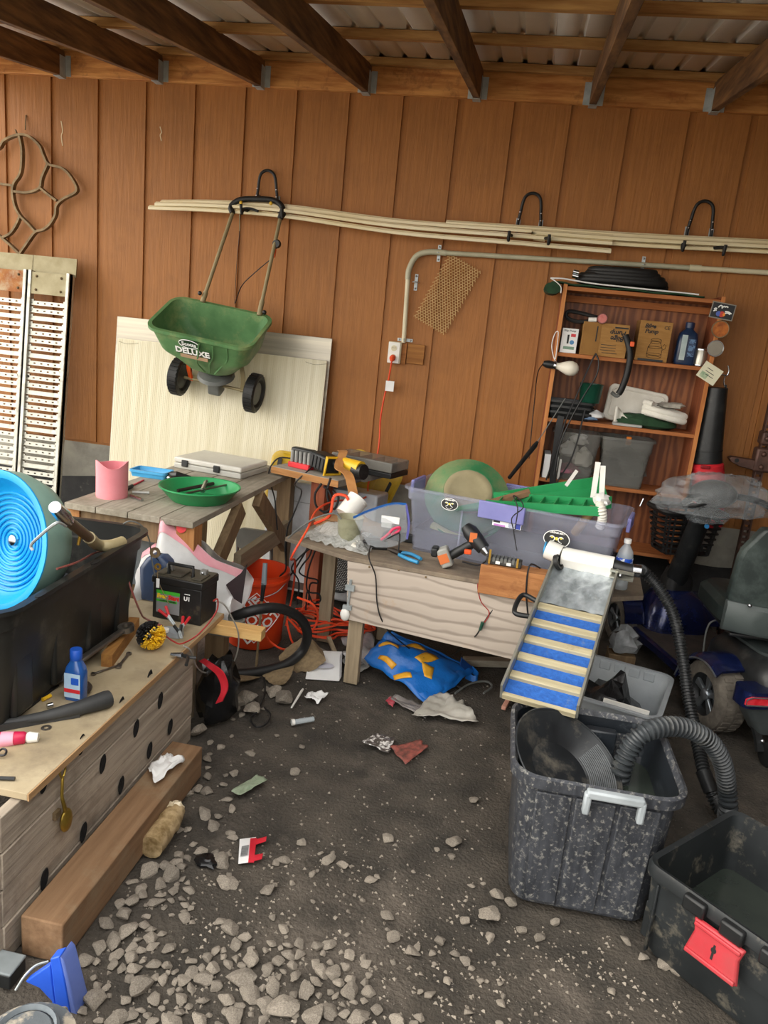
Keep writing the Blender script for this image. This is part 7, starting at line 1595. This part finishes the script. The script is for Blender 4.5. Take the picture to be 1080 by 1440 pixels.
cord('black_cable', [wz(372, 950, .02), wz(372, 975, .012), wz(362, 1000, .01), wz(352, 1010, .01), wz(360, 1022, .01), wz(374, 1018, .01), wz(380, 1005, .01), wz(372, 995, .01)], .004, 'thin black cable looping on the dirt below the hose ring', black_cord)
cord('thin_strap', [wz(640, 975, .01), wz(660, 962, .015), wz(682, 958, .02), wz(692, 965, .015), wz(680, 975, .01)], .005, 'grey webbing strap curled on the dirt under the panel', grey_pl)
cord('black_wire', [wz(595, 925, .12), wz(630, 955, .02), wz(650, 968, .012), wz(655, 965, .012)], .0035, 'thin black wire trailing off the blue shopping bag', black_cord)
crumple('black_plastic', 'shredded black plastic scrap on the dirt by the taped roll', 'scrap', wz(292, 1210, .01), (.04, .03, .01), MATS['black_bag_film'], 91)
t = thing('yellow_scraper', 'yellow plastic edge lying on the dirt behind the scooter caster', 'scraper', wz(1072, 1006, 0))
MB().tub([(0, .1, .06, .02), (.02, .11, .07, .02)], wall=.004, rim=.004, M=tr(wz(1078, 1004, 0)+Vector((.02, .03, .003)))).build('dish', yb, t)
# counted stones: the larger ones, placed where the photograph has them
SPOT = [(198, 1385, 15), (640, 1183, 12), (689, 1283, 16), (324, 1307, 13), (309, 1213, 14), (317, 1243, 13), (376, 1257, 11), (545, 1286, 9), (580, 1336, 10), (453, 1368, 11), (468, 1368, 10), (490, 1397, 12), (666, 1120, 8), (545, 1180, 9), (415, 1081, 8), (424, 1186, 7), (521, 1238, 7), (620, 1318, 9), (553, 1316, 10), (341, 1380, 16), (300, 1362, 10), (270, 1365, 9), (287, 1375, 12), (218, 1400, 9), (133, 1402, 14), (395, 1418, 16), (318, 1405, 12), (354, 1350, 12), (377, 1366, 9), (352, 1400, 12), (280, 1430, 12), (240, 1435, 13), (160, 1432, 14), (330, 1430, 13), (440, 1432, 15), (505, 1432, 13), (462, 1425, 12), (560, 1435, 10), (605, 1395, 7), (590, 1428, 7), (463, 1212, 9), (482, 1217, 8), (399, 1213, 8), (388, 1215, 7), (180, 1308, 13), (175, 1288, 10), (186, 1270, 10), (200, 1262, 8), (160, 1320, 12), (150, 1300, 10), (140, 1330, 10), (165, 1340, 9), (120, 1350, 10), (185, 1345, 10), (198, 1252, 9), (225, 1248, 9), (240, 1235, 11), (255, 1222, 8), (248, 1215, 8), (210, 1225, 12), (288, 1140, 11), (278, 1105, 8), (265, 1110, 8), (290, 1108, 9), (300, 1160, 9), (292, 1086, 7), (690, 1310, 8), (700, 1255, 11), (655, 1290, 8), (720, 1263, 9), (735, 1300, 8), (935, 1357, 9), (950, 1365, 8), (905, 1345, 7), (880, 1320, 7), (760, 1310, 8), (782, 1290, 8), (860, 1390, 6), (705, 1405, 6), (655, 1345, 7), (640, 1335, 7), (630, 1375, 6), (530, 1420, 8), (518, 1395, 8), (430, 1395, 12), (415, 1375, 9), (385, 1390, 10), (370, 1410, 10), (305, 1385, 9), (255, 1400, 9), (258, 1375, 8), (230, 1375, 8), (215, 1355, 9), (190, 1360, 9), (405, 1345, 9), (420, 1330, 8), (398, 1310, 7), (345, 1320, 8), (332, 1328, 9), (310, 1295, 7)]
random.seed(5)
taken = []
def free(x, y, r):
    if x < -1.03 and y < -1.9: return False
    if -1.03 < x < -.88 and -3.22 < y < -2.3: return False
    if .11 < x < .64 and -2.66 < y < -2.12: return False
    if x > .5 and y < -2.35 and (x-.52)*.683+(y+2.73)*.73 > -.02 and x > .48: return False
    return all((x-a)**2+(y-b)**2 > (.72*(r+c))**2 for a, b, c in taken)
ZONE = ((lambda x, y: x < -.55 and y < -2.55, 'in the stony strip along the brown timber'), (lambda x, y: y < -2.78 and x < .0, 'in the loose rubble before the blue scoop and timber end'),
        (lambda x, y: x < -.6 and y < -1.9, 'near the taped roll and timber end'), (lambda x, y: x < -.45, 'by the black bag and hose loop'),
        (lambda x, y: x > .05 and y < -2.3, 'at the foot of the mud-splashed tub and tool box'), (lambda x, y: y < -2.45, 'on the dusty patch of dirt left of the mud tub'))
def put(p, r):
    taken.append((p.x, p.y, r)); k = random.randrange(9)
    z = gz(p.x, p.y)-.012
    zn = next((n for f, n in ZONE if f(p.x, p.y)), 'on the open dirt before the blue shopping bag')
    sz = 'big' if r > .026 else ('middling' if r > .015 else 'small')
    rock('stone', '%s angular grey-brown stone %s' % (sz, zn), Vector((p.x, p.y, z+r*.36)), (r*random.uniform(.95, 1.3), r*random.uniform(.75, 1.0), r*random.uniform(.7, 1.0)), random.uniform(0, 6.28), RM[k], stn, '%s stones %s' % (sz, zn))
for px, py, r in SPOT:
    p = wz(px, py, 0); d = (p-CAM).length; put(p, r*d/FPX*1.02)
REG = [((90, 1200, 270, 1440), 60, (4, 9)), ((180, 1330, 520, 1440), 60, (4, 9)), ((380, 1180, 720, 1440), 40, (3, 6)), ((250, 1060, 330, 1240), 20, (4, 8)), ((270, 960, 430, 1060), 18, (3, 7)), ((700, 1270, 960, 1440), 18, (3, 7))]
cnt = len(taken)
for (x0, y0, x1, y1), n, (ra, rb) in REG:
    k = 0; tries = 0
    while k < n and tries < n*12 and cnt < 296:
        tries += 1; px, py = random.uniform(x0, x1), random.uniform(y0, y1); p = wz(px, py, 0); r = random.uniform(ra, rb)*(p-CAM).length/FPX
        if free(p.x, p.y, r): put(p, r); k += 1; cnt += 1
# fine gravel nobody could count
chipm = mat('pale_chip', '#6a655d', '#958f85', rough=.9, scale=12)
for nm, m, lab, N_, (ra, rb), regs in (('fine_gravel', stn, 'fine grey gravel trodden into the dirt floor', 1500, (.0025, .008), [((80, 1180, 560, 1440), .45), ((560, 1240, 960, 1440), .3), ((260, 940, 720, 1240), .25)]),
                                       ('pale_chips', chipm, 'tiny pale chips sprinkled over the dirt floor', 1500, (.001, .0026), [((430, 1080, 960, 1440), .6), ((220, 960, 720, 1240), .25), ((80, 1240, 430, 1440), .15)])):
    q = MB()
    for reg, fr_ in regs:
        for k in range(int(N_*fr_)):
            p = wz(random.uniform(reg[0], reg[2]), random.uniform(reg[1], reg[3]), 0); r = random.uniform(ra, rb)
            if not (p.x > -.88 and not (.11 < p.x < .64 and -2.66 < p.y < -2.12)) or (p.x > .48 and p.y < -2.3 and (p.x-.52)*.683+(p.y+2.73)*.73 > -.02): continue
            a = random.uniform(0, 6); z = gz(p.x, p.y)-.012
            V = [(math.cos(a+j*2.09)*r*random.uniform(.7, 1.2)+p.x, math.sin(a+j*2.09)*r*random.uniform(.7, 1.2)+p.y, z-.001+r*.2*random.random()) for j in range(3)]+[(p.x+r*.2, p.y, z+r*random.uniform(.5, .9)), (p.x-r*.3, p.y+r*.3, z+r*.5)]
            q.add(V, [(0, 1, 3), (1, 2, 4), (1, 4, 3), (2, 0, 4), (0, 3, 4)])
    o = solo(q, nm, lab, 'gravel', m, smooth=0); stuff(o)
